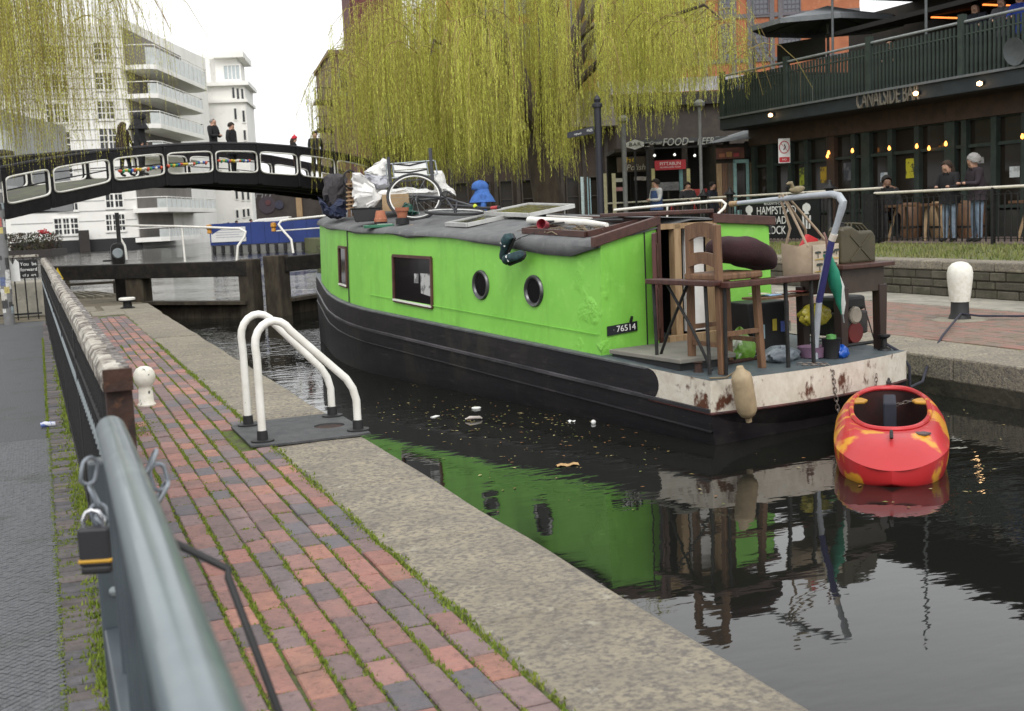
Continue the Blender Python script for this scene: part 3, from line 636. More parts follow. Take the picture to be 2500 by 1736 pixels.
# curved transom and its white band
nT = 13
arc = lambda t: -.13 * (1 - (2 * t - 1) ** 2)
rustw = M('rusty_white', (.60, .56, .48), .55, (.50, .45, .37), 8, c3=(.085, .028, .012), sc3=4.6, mix3=(.565, .64), bump=.2, stretch=(1.6, 1.2, 1.0), det=8)
mb = MB()
pth = [(-.004, .70 - .7 * i / 6) for i in range(7)] + [(BW * i / (nT - 1), arc(i / (nT - 1)) - .004) for i in range(nT)] + [(BW + .004, .7 * i / 6) for i in range(7)]
for x, u in pth:
    z = zg(max(u, 0)); lo = .235
    if x < 0 and u > .60: lo = .235
    mb.v += [(x, u, z + .004), (x, u, z - lo)]
mb.f = [(2 * i, 2 * i + 1, 2 * i + 3, 2 * i + 2) for i in range(len(pth) - 1)]
mb.build('stern_band', rustw, boat, smooth=True, ang=30)
mb = MB().lathe([(.13, -.003), (.13, .002), (0, .003)], n=24, mat=Matrix.Rotation(R(-90), 3, 'Y'));
for q in range(len(mb.v)): x, u, z = mb.v[q]; mb.v[q] = (x - .006, u * .9 + .70, z * .92 + zg(.7) - .118)
mb.build('band_end', hullm, boat)
mb = MB(); mt = MB()
for i in range(nT):
    t = i / (nT - 1); x = BW * t; a_ = arc(t)
    mb.v += [(x, a_, .134), (x, .02, .134)]; mt.v += [(x, a_ + .004, -.10), (x, a_ * .8 + .02, -.17), (x * .9 + .1, a_ * .3 + .12, -.40), (x * .7 + .3, .5, -.8)]
mb.f = [(2 * i, 2 * i + 1, 2 * i + 3, 2 * i + 2) for i in range(nT - 1)]; mb.build('counter_deck', deckm, boat)
mt.f = [(4 * i + j, 4 * i + j + 1, 4 * i + j + 5, 4 * i + j + 4) for i in range(nT - 1) for j in range(3)]; mt.build('counter', hullm, boat, smooth=True)
mb = MB().tube([(x, u, zg(max(u, 0)) - .242) for x, u in pth], .012, 6); mb.build('boot_strip', M('rust_red', (.10, .03, .025), .8, (.03, .015, .015), 7), boat)
# cabin shell
def greenmat():
    m = M('green_paint', (.222, .555, .082), .5, (.195, .51, .07), 3.0, c3=(.25, .59, .10), sc3=9, bump=.07, bsc=7, spec=.35)
    t = m.node_tree; L = t.links.new; p = t.nodes['Principled BSDF']; tc = t.nodes.new('ShaderNodeTexCoord'); s = t.nodes.new('ShaderNodeSeparateXYZ'); L(tc.outputs['Object'], s.inputs[0])
    # blistered filler round the rear corner: relief only
    mr = t.nodes.new('ShaderNodeMapRange'); mr.inputs[1].default_value = 1.85; mr.inputs[2].default_value = 1.45; L(s.outputs[1], mr.inputs[0])
    mx_ = t.nodes.new('ShaderNodeMapRange'); mx_.inputs[1].default_value = .22; mx_.inputs[2].default_value = .10; L(s.outputs[0], mx_.inputs[0])
    n = t.nodes.new('ShaderNodeTexNoise'); n.inputs['Scale'].default_value = 34; n.inputs['Detail'].default_value = 4; L(tc.outputs['Object'], n.inputs['Vector'])
    q = t.nodes.new('ShaderNodeMath'); q.operation = 'MULTIPLY'; L(mr.outputs[0], q.inputs[0]); L(mx_.outputs[0], q.inputs[1])
    q2 = t.nodes.new('ShaderNodeMath'); q2.operation = 'MULTIPLY'; L(q.outputs[0], q2.inputs[0]); L(n.outputs[0], q2.inputs[1])
    b = t.nodes.new('ShaderNodeBump'); b.inputs['Strength'].default_value = 1.0; weather(m, (.10, .27, .035), 3.2, .52, .80, .55, (1, 1, .16)); weather(m, (.30, .55, .16), 6, .60, .72, .35, (1, 1, .5), 4); b.inputs['Distance'].default_value = .022; pn = t.nodes.new('ShaderNodeTexNoise'); pn.inputs['Scale'].default_value = 5; L(tc.outputs['Object'], pn.inputs['Vector']); pr = t.nodes.new('ShaderNodeMapRange'); pr.inputs[1].default_value = .44; pr.inputs[2].default_value = .6; L(pn.outputs[0], pr.inputs[0]); q3 = t.nodes.new('ShaderNodeMath'); q3.operation = 'MULTIPLY'; L(pr.outputs[0], q3.inputs[0]); L(q2.outputs[0], q3.inputs[1]); L(q3.outputs[0], b.inputs['Height'])
    old = p.inputs['Normal'].links[0].from_node; L(old.outputs[0], b.inputs['Normal']); L(b.outputs[0], p.inputs['Normal']); return m
green = greenmat()
CF = 8.75; cab_u = [1.42, 1.6, 1.9, 2.4, 3, 3.6, 4.2, 4.8, 5.4, 5.8, 6.1, 6.4, 6.7, 7.0, 7.3, 7.6, 7.9, 8.2, 8.5, CF]
vc = lambda u, z: vl(u) + .085 - max(0, u - 6.3) * .028 + .035 * max(0, (z - zg(u))) 
mb = MB()
for u in cab_u:
    for z in (zg(u), (zg(u) * .5 + wt(u) * .5), wt(u)): mb.v.append((vc(u, z), u, z))
mb.f = [(3 * i + j, 3 * i + j + 1, 3 * i + j + 4, 3 * i + j + 3) for i in range(len(cab_u) - 1) for j in range(2)]
ls = mb.build('cabin_side', green, boat, smooth=True, ang=30)
mb2 = MB(); mb2.v = [(BW - x, u, z + .05) for x, u, z in mb.v]; mb2.f = mb.f; mb2.build('cabin_side', green, boat, smooth=True, ang=30)
r0 = 1.42
MB().quad((vc(r0, .19), r0, .19), (.72, r0, .19), (.72, r0, 1.27), (.45, r0, 1.20), (vc(r0, 1.1), r0, 1.125)).build('rear_panel', green, boat)
MB().quad((1.37, r0, .19), (BW - .085, r0, .19), (BW - .12, r0, 1.205), (1.37, r0, 1.27)).build('rear_panel', green, boat)
MB().quad((vl(CF) + .09, CF, .4), (BW - vl(CF) - .09, CF, .4), (BW - vl(CF) - .12, CF, 1.45), (vl(CF) + .12, CF, 1.40)).build('front_panel', green, boat)
dark = M('dark_interior', (.012, .010, .009), .9)
ci = MB().bb(.74, 1.36, r0 + .05, r0 + 1.5, .15, 1.25); ci.f = ci.f[:-4] + ci.f[-3:]; ci.f = [f for f in ci.f]; ci.build('companionway', dark, boat)
MB().bb(1.12, 1.34, r0 + .10, r0 + .13, .3, 1.22).build('inner_door', paperwhite, boat)
MB().bb(1.345, 1.385, r0 - .03, r0 + .08, .2, 1.27).build('door_jamb', palewood, boat); MB().bb(.90, .98, r0 - .02, r0 + .06, .2, 1.26).build('door_post', palewood, boat, bev=.008); MB().bb(.715, .75, r0 - .02, r0 + .08, .2, 1.27).build('door_jamb', darkwood, boat)
MB().bb(.75, 1.345, r0 - .02, r0 + .05, 1.215, 1.262).build('lintel', palewood, boat)
trimm = M('brown_trim', (.075, .03, .022), .5, (.045, .018, .014), 7, stretch=(3, 1, 3))
for pl in ([(.03, 1.10), (.74, 1.258), (.74, 1.335), (.03, 1.185)], [(1.345, 1.25), (2.11, 1.196), (2.11, 1.275), (1.345, 1.333)]): MB().prism(pl, r0 - .035, r0 + .02).build('roof_trim', trimm, boat, bev=.005)
MB().bb(.72, 1.36, r0 - .03, r0 + .8, 1.335, 1.372).build('hatch', trimm, boat, bev=.008)
# roof felt
felt = M('roof_felt', (.135, .137, .138), .92, (.10, .102, .105), 4, c3=(.18, .18, .178), sc3=10, bump=.35, bsc=70)
mb = MB(); ru = [1.40, 1.8, 2.2, 2.6, 3.0, 3.4, 3.8, 4.3, 4.8, 5.3, 5.8, 6.2, 6.6, 7.0, 7.3, 7.6, 7.9, 8.2, 8.5, 8.82]
cols = []
for u in ru:
    c = []; e0 = vc(u, wt(u)) - .015; wv = BW / 2 - vl(u)
    drop = .03 + .012 * math.sin(u * 4.3) + (.075 if 1.4 < u < 3.3 else 0) * (1 if u < 2.9 else .5)
    c.append((e0 - .018 - (.012 if u < 2.2 else 0), u, wt(u) + .02 - drop + .01 * math.sin(u * 5))); c.append((e0 - .02, u, wt(u) + .0)); c.append((e0 + .0, u, wt(u) + .042))
    for v, d in roofv[1:-1]:
        t = (v - BW / 2) / (BW / 2); c.append((BW / 2 + t * wv, u, wt(u) + .045 + d + .003 * math.sin(u * 9 + v * 7)))
    c.append((BW - e0, u, wt(u) + .045 + .05)); c.append((BW - e0 + .02, u, wt(u) + .03)); cols.append(c)
nc = len(cols[0]); mb.v = [p for c in cols for p in c]; mb.f = [(i * nc + j, (i + 1) * nc + j, (i + 1) * nc + j + 1, i * nc + j + 1) for i in range(len(ru) - 1) for j in range(nc - 1)]
ro_ = mb.build('roof', felt, boat, smooth=True, ang=60); so_ = ro_.modifiers.new('t', 'SOLIDIFY'); so_.thickness = .012; so_.offset = -1
MB().tube([(vc(6.55, z) - .012, 6.55, z) for z in (.18, .45, .9, 1.28)] + [(.5, 6.8, zr(6.8, .5) + .004), (.9, 6.95, zr(6.95, .9) + .004)], .007, 6).build('strap', rubber, boat)
MB().tube([(vc(u, zg(u)) - .004, u, .31 + .043 * u) for u in (1.45, 3, 4.5, 5.8)], .004, 5).build('paint_seam', green, boat)
# windows, portholes
frm = M('window_frame', (.06, .022, .018), .5, (.10, .04, .03), 12); gl = M('boat_glass', (.010, .009, .010), .08, spec=.2, flat=True)
def swin(u0, u1, z00, z01, z10, z11, curt=True):    # on the left cabin side: bottom/top heights at u0 and u1
    X = lambda u, z: vc(u, z) - .008
    f = MB(); c4 = [(u0, z00), (u1, z10), (u1, z11), (u0, z01)]
    for (a, za), (b, zb) in zip(c4, c4[1:] + c4[:1]): f.bar((X(a, za), a, za), (X(b, zb), b, zb), .03, .028, (1, 0, 0))
    w_ = f.build('window', frm, boat); MB().quad(*[(X(a, z) + .004, a, z) for a, z in c4]).build('pane', gl, w_)
    MB().bar((X(u0, z00) - .012, u0, z00 + .012), (X(u1, z10) - .012, u1, z10 + .012), .022, .018).build('sill', white, w_)
    return w_
w1 = swin(4.31, 5.18, .47, .99, .515, 1.01)
for k, (ua, ub, za, zb) in enumerate([(4.335, 4.56, .515, .825), (4.60, 4.70, .72, .82)]): MB().quad((vc(4.4, .6) - .006, ua, za), (vc(4.4, .6) - .006, ub, za), (vc(4.4, .8) - .006, ub, zb), (vc(4.4, .8) - .006, ua, zb)).build('newspaper', M('newsprint_%d' % k, (.42, .42, .41), .9, (.14, .14, .14), 14, mix=(.5, .55)), w1)
swin(6.62, 6.96, .615, 1.09, .63, 1.10)
for uc, zc in ((3.33, .735), (2.41, .705)):
    p = bpy.data.objects.new('porthole', None)
    Mx = Matrix.Rotation(R(-90), 3, 'Y'); c = (vc(uc, zc), uc, zc)
    rim = MB().lathe([(.105, .0), (.118, .022), (.136, .026), (.146, .014), (.148, .0)], c, 28, Mx).build('porthole', M('porthole_rim', (.12, .12, .125), .35, (.05, .05, .05), 10, metal=.6), boat)
    MB().lathe([(.11, .006), (.0, .0065)], c, 24, Mx).build('pane', gl, rim)
# registration plate
np_ = MB().prism([(.15, .355), (.47, .375), (.47, .455), (.15, .435)], r0 - .012, r0 - .004).build('number_plate', M('plate_black', (.015, .016, .022), .5), boat)
text('number', '~ 76514', paperwhite, np_, (.31, r0 - .014, .405), (1, 0, .0625), (0, 0, 1), height=.052, width=.27, depth=.001)
MB().tube([(.40, r0 - .01, .455), (.40, r0 - .03, .50)], .012, 8).build('plate_bolt', black, boat)
MB().tube([(.58, r0 - .006, z) for z in (.2, .6, .9, 1.22)], .006, 6).build('rear_cable', rubber, boat)
dl = MB().box((0, 0, 0), (.035, .34, .90)); lf = dl.build('door', M('door_red', (.085, .028, .025), .45, (.06, .02, .018), 6, c3=(.4, .36, .3), sc3=7, mix3=(.72, .76)), boat, bev=.005); lf.location = (.585, 1.29, .745); lf.rotation_euler = (0, 0, R(-42))
MB().bb(.018, .026, -.11, .11, .08, .36).build('door_panel', trimm, lf, bev=.004); MB().bb(.018, .026, -.11, .11, -.36, -.02).build('door_panel', trimm, lf, bev=.004)
MB().prism([(.12, 1.36), (.06, .40), (.60, .36), (1.08, 1.36)], .215, .25, 'xy').build('deck_board', M('grey_board', (.20, .19, .16), .8, (.15, .145, .125), 4), boat, bev=.006)
MB().prism([(.14, 1.34), (.09, .44), (.56, .40), (1.02, 1.34)], .14, .213, 'xy').build('board_base', rubber, boat)
MB().bb(.75, 1.34, r0 - .10, r0 - .04, .20, .30).build('door_step', palewood, boat)
# tiller
tm = [M('tiller_grey', (.36, .39, .42), .4), M('tiller_navy', (.03, .03, .13), .45), M('tiller_band', (.6, .55, .47), .5)]
T = [(1.30, .19, .14), (1.30, .18, .30), (1.30, .14, .62), (1.30, .11, .76), (1.30, .0, 1.10), (1.30, -.05, 1.22), (1.30, -.10, 1.34), (1.30, -.11, 1.38), (1.30, -.07, 1.43), (1.30, .0, 1.445), (1.30, .24, 1.44), (1.30, .6, 1.425), (1.30, 1.03, 1.41)]
ti = MB().tube(T, [.025, .025, .025, .025, .025, .025, .03, .031, .03, .028, .024, .021, .018], 14).build('tiller', tm[0], boat)
def band(a, b, m_, r_):
    p, q = Vector(a), Vector(b); MB().tube([p, q], r_, 14).build('tiller_wrap', m_, ti)
band((1.30, .145, .60), (1.30, .005, 1.09), tm[1], .027); band((1.30, .005, 1.09), (1.30, -.02, 1.14), tm[2], .029)
MB().tube([(1.30, 1.03, 1.41), (1.30, 1.12, 1.405)], [.022, .026], 10).build('tiller_grip', palewood, ti)
MB().lathe([(.06, 0), (.05, .02), (.025, .03), (.022, .10), (.05, .12), (.05, .135), (0, .14)], (2.06, .13, .135), 12).build('stern_dolly', black, boat)
MB().lathe([(.05, 0), (.03, .03), (.028, .08), (.04, .09), (0, .095)], (.18, .33, .135), 12).build('stern_dolly', rust, boat)

# ================================================================== things on deck
def bthing(name, label, cat, u, v, z, rz=0, group=None): return thing(name, label, cat, B(u, v, z), BR + rz, group)
st = bthing('bar_stool', 'tall ladder-back wooden bar stool on the stern deck with a maroon cushion on it', 'stool', .34, .46, .138)
for x, y, top in ((-.22, -.21, 1.12), (-.20, .15, 1.12), (.22, -.18, .70), (.22, .18, .70)):
    MB().bar((x, y, 0), (x * (.82 if top < 1 else .95) - (.02 if top > 1 else 0), y * .9, top), .05, .05).build('leg', wood, st, bev=.006)
MB().bb(-.23, .23, -.20, .19, .70, .755).build('seat', wood, st, bev=.015)
for z0, h, ar in ((.80, .10, .03), (1.0, .12, .035)):
    mb = MB(); n = 9
    for i in range(n):
        t = i / (n - 1); y = -.17 + .30 * t; a_ = ar * math.sin(math.pi * t); mb.v += [(-.235, y, z0 + a_), (-.215, y, z0 + a_), (-.215, y, z0 + h + a_ * .6), (-.235, y, z0 + h + a_ * .6)]
    mb.f = [(4 * i + j, 4 * i + (j + 1) % 4, 4 * i + 4 + (j + 1) % 4, 4 * i + 4 + j) for i in range(n - 1) for j in range(4)]; mb.build('back_slat', wood, st)
for a, b in (((-.215, -.2, .3), (.215, -.18, .3)), ((.215, -.18, .22), (.215, .17, .22)), ((-.2, .14, .34), (.21, .17, .34)), ((-.21, -.2, .22), (-.2, .14, .22))): MB().bar(a, b, .03, .035).build('stretcher', wood, st)
cu = bthing('cushion', 'maroon velvet cushion heaped on the bar stool seat', 'cushion', .34, .66, .893); cu.scale = (1, 1, .92)
def cfn(i, j):
    a = 2 * math.pi * i; b = math.pi * (j - .5); s = lambda q, e: math.copysign(abs(q) ** e, q)
    x = .27 * s(math.cos(b), .6) * s(math.cos(a), .75); y = .23 * s(math.cos(b), .6) * s(math.sin(a), .75); z = .115 * s(math.sin(b), .8)
    return (x, y, .115 + z + .05 * (1 - abs(x) / .3) - .07 * (x / .27) + .008 * math.sin(x * 30) * math.cos(y * 25))
MB().grid(cfn, 40, 21, wu=True).build('cushion_body', M('maroon', (.034, .009, .012), .9, (.022, .006, .008), 9, bump=.4, bsc=120), cu, smooth=True, ang=180)
bl = bthing('folding_bench', 'narrow dark wooden folding bench with black steel legs by the cabin door', 'bench', .55, .16, .15)
MB().bb(-.06, .06, -.46, .29, .66, .70).build('seat', darkwood, bl, bev=.006)
for y in (-.34, .26):
    MB().tube([(-.03, y - .06, 0), (.0, y, .68)], .014, 8).build('leg', black, bl)
MB().tube([(.03, .28, .0), (.03, .12, .30), (.02, -.12, .66)], .012, 8).build('brace', black, bl); MB().tube([(.03, -.36, .02), (.02, -.15, .34), (.02, .12, .66)], .012, 8).build('brace', black, bl)
pb = bthing('plank_table', 'long mahogany plank on thin black legs along the stern edge', 'table', .07, .72, .137)
MB().bb(-.52, .44, -.07, .05, .655, .70).build('tabletop', darkwood, pb, bev=.006)
for x in (.12, .40): MB().tube([(x, -.03, 0), (x, -.01, .655)], .016, 8).build('leg', black, pb)
MB().tube([(-.48, .02, 0), (-.48, .02, .655)], .014, 8).build('leg', black, pb)
ds = bthing('side_table', 'dark wooden table with tapered legs at the far corner of the stern', 'table', .42, 1.86, .14)
MB().bb(-.30, .33, -.30, .26, .70, .735).build('tabletop', darkwood, ds, bev=.006); MB().bb(-.26, .25, -.25, .2, .50, .70).build('apron', M('apron_brown', (.045, .03, .02), .6, (.03, .02, .014), 8), ds)
for x, y in ((-.24, -.22), (.23, -.22), (-.24, .19), (.23, .19)):
    mb = MB(); mb.prism([(-.035, 0), (.035, 0), (.05, .55), (-.05, .55)], -.04, .04); lg_ = mb.build('leg', M('leg_dark', (.03, .017, .013), .4) if x < -.2 and y < -.2 else bpy.data.materials['leg_dark'], ds, bev=.006); lg_.location = (x, y, 0)
jc = bthing('jerry_can', 'olive steel jerry can standing on the dark side table', 'jerry can', .36, 1.95, .868)
olive = M('olive_drab', (.065, .055, .028), .55, (.05, .042, .022), 6, c3=(.16, .14, .1), sc3=12, mix3=(.7, .74))
MB().prism([(-.22, 0), (.20, 0), (.20, .22), (.16, .27), (.0, .265), (-.09, .31), (-.20, .31), (-.22, .28)], -.08, .08).build('can_body', olive, jc, bev=.025, seg=3)
for y in (-.04, 0, .04): MB().tube([(-.07, y, .28), (-.06, y, .335), (.06, y, .325), (.13, y, .27)], .009, 6).build('handle', olive, jc)
MB().lathe([(.035, 0), (.035, .04), (.04, .045), (0, .05)], (-.15, 0, .30), 12).build('cap', black, jc); MB().bar((-.12, -.083, .03), (.13, -.083, .24), .006, .02).build('pressed_rib', olive, jc); MB().bar((.13, -.083, .03), (-.12, -.083, .24), .006, .02).build('pressed_rib', olive, jc)
bg_ = bthing('tote_bag', 'beige tote bag printed with acacia trees hung over the tiller arm', 'bag', .44, 1.51, .775); bg_.scale = (1, 1, .79)
canv = M('canvas_beige', (.36, .28, .20), .9, (.30, .23, .16), 6, bump=.25, bsc=90)
mb = MB(); n = 28
for z, sx, sy in ((0, .20, .11), (.04, .215, .125), (.18, .225, .13), (.33, .235, .125), (.36, .235, .12)):
    for k in range(n):
        a = 2 * math.pi * k / n; s = lambda q: math.copysign(abs(q) ** .45, q); mb.v.append((sx * s(math.cos(a)), sy * s(math.sin(a)), z + (.02 * math.sin(3 * a) if z > .3 else 0)))
mb.f = [(i * n + k, i * n + (k + 1) % n, (i + 1) * n + (k + 1) % n, (i + 1) * n + k) for i in range(4) for k in range(n)] + [tuple(range(n))]
bb0 = mb.build('bag_body', canv, bg_, smooth=True, ang=60)
MB().quad((-.10, -.134, .03), (.21, -.127, .03), (.215, -.130, .345), (-.10, -.137, .345)).build('print_panel', M('print_cream', (.55, .47, .36), .9), bb0)
ink = M('print_ink', (.05, .06, .05), .9); och = M('print_ochre', (.5, .33, .05), .9)
for x, z, s in ((-.04, .21, 1), (.05, .22, .8), (.12, .20, 1.1), (.18, .23, .9), (-.02, .08, 1.1), (.07, .075, .9), (.15, .085, 1)):
    y = -.139; mt = MB(); mt.prism([(x - .004 * s, z), (x + .004 * s, z), (x + .003 * s, z + .05 * s), (x - .003 * s, z + .05 * s)], y - .001, y + .001)
    for dx, dz, w_ in ((0, .06, .035), (-.015, .05, .022), (.018, .052, .02)): mt.prism([(x + (dx + w_ * math.cos(q)) * s, z + (dz + .008 * math.sin(q)) * s) for q in [R(45 * k_) for k_ in range(8)]], y - .0012 - abs(dx) * .01, y + .001)
    mt.build('printed_tree', ink, bb0)
for z in (.19, .065): MB().prism([(-.08, z), (.2, z), (.2, z + .008), (.05, z + .014), (-.08, z + .006)], -.1405, -.138).build('printed_ground', och, bb0)
for y in (-.12, .12):
    top = loc_(B(.52, 1.30, 1.46)) - loc_(B(.44, 1.51, .775)); top.z /= .79; MB().tube([(-.14, y, .33), (-.16 + .0, y * .4, .52), (top.x - .015, top.y + y * .15, top.z), (top.x + .02, top.y + y * .15, top.z), (.03, y * .5, .5), (.11, y, .33)], .011, 8).build('bag_handle', canv, bb0)
MB().prism([(-.14, .34), (.06, .345), (.05, .40), (-.06, .455)], -.06, -.02).build('red_packet', M('red_plastic', (.55, .02, .025), .35), bg_, bev=.008)
dk = bthing('decoy_duck', 'small carved wooden duck perched on the tiller arm', 'duck', .36, 1.30, 1.462, R(160)); dk.scale = (.68, .68, .68)
MB().grid(lambda i, j: (.095 * math.cos(math.pi * (j - .5)) ** .8 * math.cos(2 * math.pi * i) if False else .10 * math.sin(math.pi * (j - .5)), .045 * math.cos(math.pi * (j - .5)) * math.cos(2 * math.pi * i), .045 + .045 * math.cos(math.pi * (j - .5)) * math.sin(2 * math.pi * i) + .02 * max(0, -math.sin(math.pi * (j - .5)))), 16, 12, wu=True).build('duck_body', M('duck_wood', (.22, .18, .10), .7, (.14, .11, .06), 20), dk, smooth=True, ang=180)
MB().tube([(.055, 0, .07), (.065, 0, .105), (.075, 0, .125), (.10, 0, .128), (.135, 0, .118)], [.025, .022, .03, .022, .008], 10).build('duck_head', bpy.data.materials['duck_wood'], dk)
um = bthing('folded_umbrella', 'rolled green and white umbrella hanging from the tiller', 'umbrella', .10, 1.30, .42, 0)
mb = MB(); n = 14; gw = [M('umbrella_green', (.02, .23, .14), .5), M('umbrella_white', (.62, .66, .62), .5)]
ax = [(.20, .0, .07, .012), (.185, 0, .16, .036), (.14, 0, .3, .056), (.09, 0, .42, .05), (.05, 0, .52, .035), (.03, 0, .56, .03)]
for k_, (g0, g1) in enumerate(((0, 7), (7, 14))):
    mb = MB()
    for x, y, z, r_ in ax:
        for k in range(g0, g1 + 1): a = 2 * math.pi * k / n + z * 4.5; rr = r_ * (1 + .18 * math.sin(3 * a)); mb.v.append((x + rr * math.cos(a), y - .02 + rr * math.sin(a), z))
    w_ = g1 - g0 + 1; mb.f = [(i * w_ + k, i * w_ + k + 1, (i + 1) * w_ + k + 1, (i + 1) * w_ + k) for i in range(len(ax) - 1) for k in range(w_ - 1)]; mb.build('canopy_panel', gw[k_], um, smooth=True, ang=180)
MB().tube([(.035, -.02, .55), (.02, -.02, .68), (.005, -.01, .73)], .009, 8).build('handle', M('umbrella_handle', (.25, .14, .12), .5), um); MB().tube([(.2, -.02, .08), (.215, -.02, .0)], .006, 6).build('tip', steel, um)
ge = bthing('generator', 'dark portable engine with red tank and cream cover under the side table', 'generator', .62, 2.06, .145)
MB().bb(-.20, .20, -.16, .16, .10, .30).build('engine_block', M('engine_dark', (.02, .02, .02), .6, (.05, .045, .04), 12), ge, bev=.02); MB().bb(-.12, .22, -.12, .12, .30, .43).build('air_box', rubber, ge, bev=.03)
MB().lathe([(.0, -.19), (.06, -.19), (.075, -.175), (.075, -.155)], (.02, 0, .27), 16, Matrix.Rotation(R(90), 3, 'X') @ Matrix.Scale(-1, 3)).build('starter_cover', M('cream_cover', (.55, .48, .38), .5), ge)
MB().lathe([(.0, .17), (.09, .17), (.10, .12)], (.03, 0, .12), 18, Matrix.Rotation(R(90), 3, 'X')).build('fuel_tank', M('tank_red', (.16, .018, .016), .5), ge)
for y in (-.18, .18): MB().tube([(-.25, y, .02), (.28, y, .02), (.28, y, .08)], .016, 8).build('skid', black, ge)
MB().tube([(.21, -.1, .40), (.23, -.1, .3), (.28, -.15, .04)], .006, 6).build('cable', rubber, ge)
def sack(name, label, cat, u, v, z, sx, sy, sz, m_, seed, rz=0, pinch=.0):
    t = bthing(name, label, cat, u, v, z, rz); r_ = random.Random(seed); ph = [r_.uniform(0, 6) for _ in range(6)]
    def fn(i, j):
        a = 2 * math.pi * i; b = math.pi * (j - .5); c = math.cos(b); w_ = 1 + .16 * math.sin(3 * a + ph[0]) * c + .10 * math.sin(7 * a + 5 * b + ph[1]) + .07 * math.sin(11 * a - 4 * b + ph[2])
        zz = math.sin(b); return (sx * c * math.cos(a) * w_, sy * c * math.sin(a) * w_, sz * (max(zz, -.75) + .75) * (1 + .1 * math.sin(4 * a + ph[3])) / 1.75 * 2)
    MB().grid(fn, 30, 18, wu=True).build('folds', m_, t, smooth=True, ang=50); return t
def plas(n, c, c2=None): return M(n, c, .35, c2 or tuple(q * .6 for q in c), 9, bump=.6, bsc=16)
sack('yellow_bag', 'yellow dry bag strapped beneath the bag and tiller', 'bag', .48, 1.62, .37, .15, .09, .085, plas('bag_yellow', (.42, .36, .03)), 3)
sack('blue_bag', 'small bright blue plastic bag on the stern edge', 'bag', .10, 1.50, .137, .07, .06, .05, plas('bag_blue', (.01, .09, .45)), 4)
sack('green_bag', 'green and white supermarket bag crumpled beside the stool legs', 'bag', .52, .82, .15, .10, .09, .10, M('bag_green', (.14, .30, .04), .35, (.6, .66, .55), 7, mix=(.5, .56), bump=.6), 5)
sack('green_bag', 'plain lime green plastic bag behind the grey sack', 'bag', .78, 1.05, .15, .08, .08, .11, plas('bag_lime', (.16, .30, .03)), 6)
sack('grey_sack', 'shiny grey plastic sack lying on the stern deck', 'bag', .30, 1.02, .14, .17, .12, .06, plas('bag_grey', (.22, .25, .27), (.10, .12, .14)), 7)
bw = bthing('plant_bowl', 'pale lilac plastic bowl on the stern deck', 'bowl', .26, 1.34, .14); MB().lathe([(.075, 0), (.10, .01), (.115, .09), (.118, .095), (.11, .092), (.09, .02), (0, .015)], n=24).build('bowl', M('lilac', (.22, .13, .20), .4), bw)
bk = bthing('black_pot', 'black plastic pot with a green lid near the blue bag', 'pot', .20, 1.42, .14); bk.location = B(.14, 1.36, .137) + Vector((.06, .0, 0)); MB().lathe([(.06, 0), (.075, .16), (.08, .165), (.07, .16), (0, .15)], n=20).build('pot', rubber, bk); MB().lathe([(.04, .16), (.04, .19), (0, .2)], n=14).build('lid', plas('lid_green', (.12, .35, .10)), bk)
cr = bthing('storage_crate', 'black crate with stickers standing behind the plank table', 'crate', .95, 1.42, .15, R(-6))
MB().prism([(-.23, .42), (-.20, .18), (-.10, .02), (.22, 0), (.22, .42)], -.16, .16).build('crate_body', rubber, cr, bev=.012)
for k, (x, z, w_, h, c) in enumerate([(-.13, .30, .07, .08, (.3, .5, .5)), (-.10, .17, .09, .12, (.35, .5, .55)), (.05, .22, .045, .1, (.5, .4, .05)), (.16, .2, .09, .09, (.08, .12, .35)), (.20, .2, .04, .09, (.6, .6, .5))]): MB().bb(x - w_ / 2, x + w_ / 2, -.168 - .001 * k, -.164 - .001 * k, z - h / 2, z + h / 2).build('crate_sticker', M('crate_sticker_%d' % k, c, .5), cr)
sh = bthing('plank_shelf', 'loose plank shelf littered with papers above the black crate', 'shelf', .62, 1.36, .62)
MB().bb(-.34, .36, -.10, .10, 0, .018).build('board', wood, sh)
for k, (x, y, c) in enumerate([(-.1, 0, (.25, .4, .6)), (.05, .03, (.6, .6, .58)), (.18, -.02, (.4, .08, .07)), (-.22, .02, (.55, .5, .4))]): MB().box((x, y, .024 + .006 * k), (.14, .1, .006), k).build('paper', M('shelf_paper_%d' % k, c, .8), sh)
MB().tube([(-.3, 0, 0), (-.28, 0, -.47)], .012, 6).build('leg', black, sh); MB().tube([(.3, 0, 0), (.3, 0, -.47)], .012, 6).build('leg', black, sh)
lp = bthing('deck_pipe', 'length of dark pipe lying across the stern deck', 'pipe', .42, .72, .15); MB().tube([(-.28, .0, .016), (.3, .05, .016)], .016, 8).build('pipe', rust, lp)
# fender
fd = thing('boat_fender', 'grimy cream cylindrical fender hanging over the white stern', 'fender', B(-.10, .13, -.12), BR)
fp = [loc_(B(-.045, .14, .22)) - loc_(B(-.10, .22, -.12)), Vector((-.02, -.05, .24)), Vector((.0, -.06, .12)), Vector((.02, -.06, .0))]
fpro = [(.0, .0), (.022, .0), (.024, .03), (.055, .055), (.072, .09), (.076, .14), (.076, .33), (.068, .37), (.035, .40), (.024, .43), (0, .435)]
fo = MB().lathe(fpro, n=20).build('fender_body', M('fender_cream', (.36, .28, .17), .6, (.26, .20, .12), 8, c3=(.10, .11, .04), sc3=5, mix3=(.62, .72), bump=.2), fd); fo.rotation_euler = (R(2), R(-13), 0); fo.location = (.055, -.095, -.05)
MB().tube([(-.04, -.09, .34), (-.07, .0, .28), (-.12, .12, .27)], .008, 6).build('fender_rope', M('rope_tan', (.2, .16, .1), .9), fd)
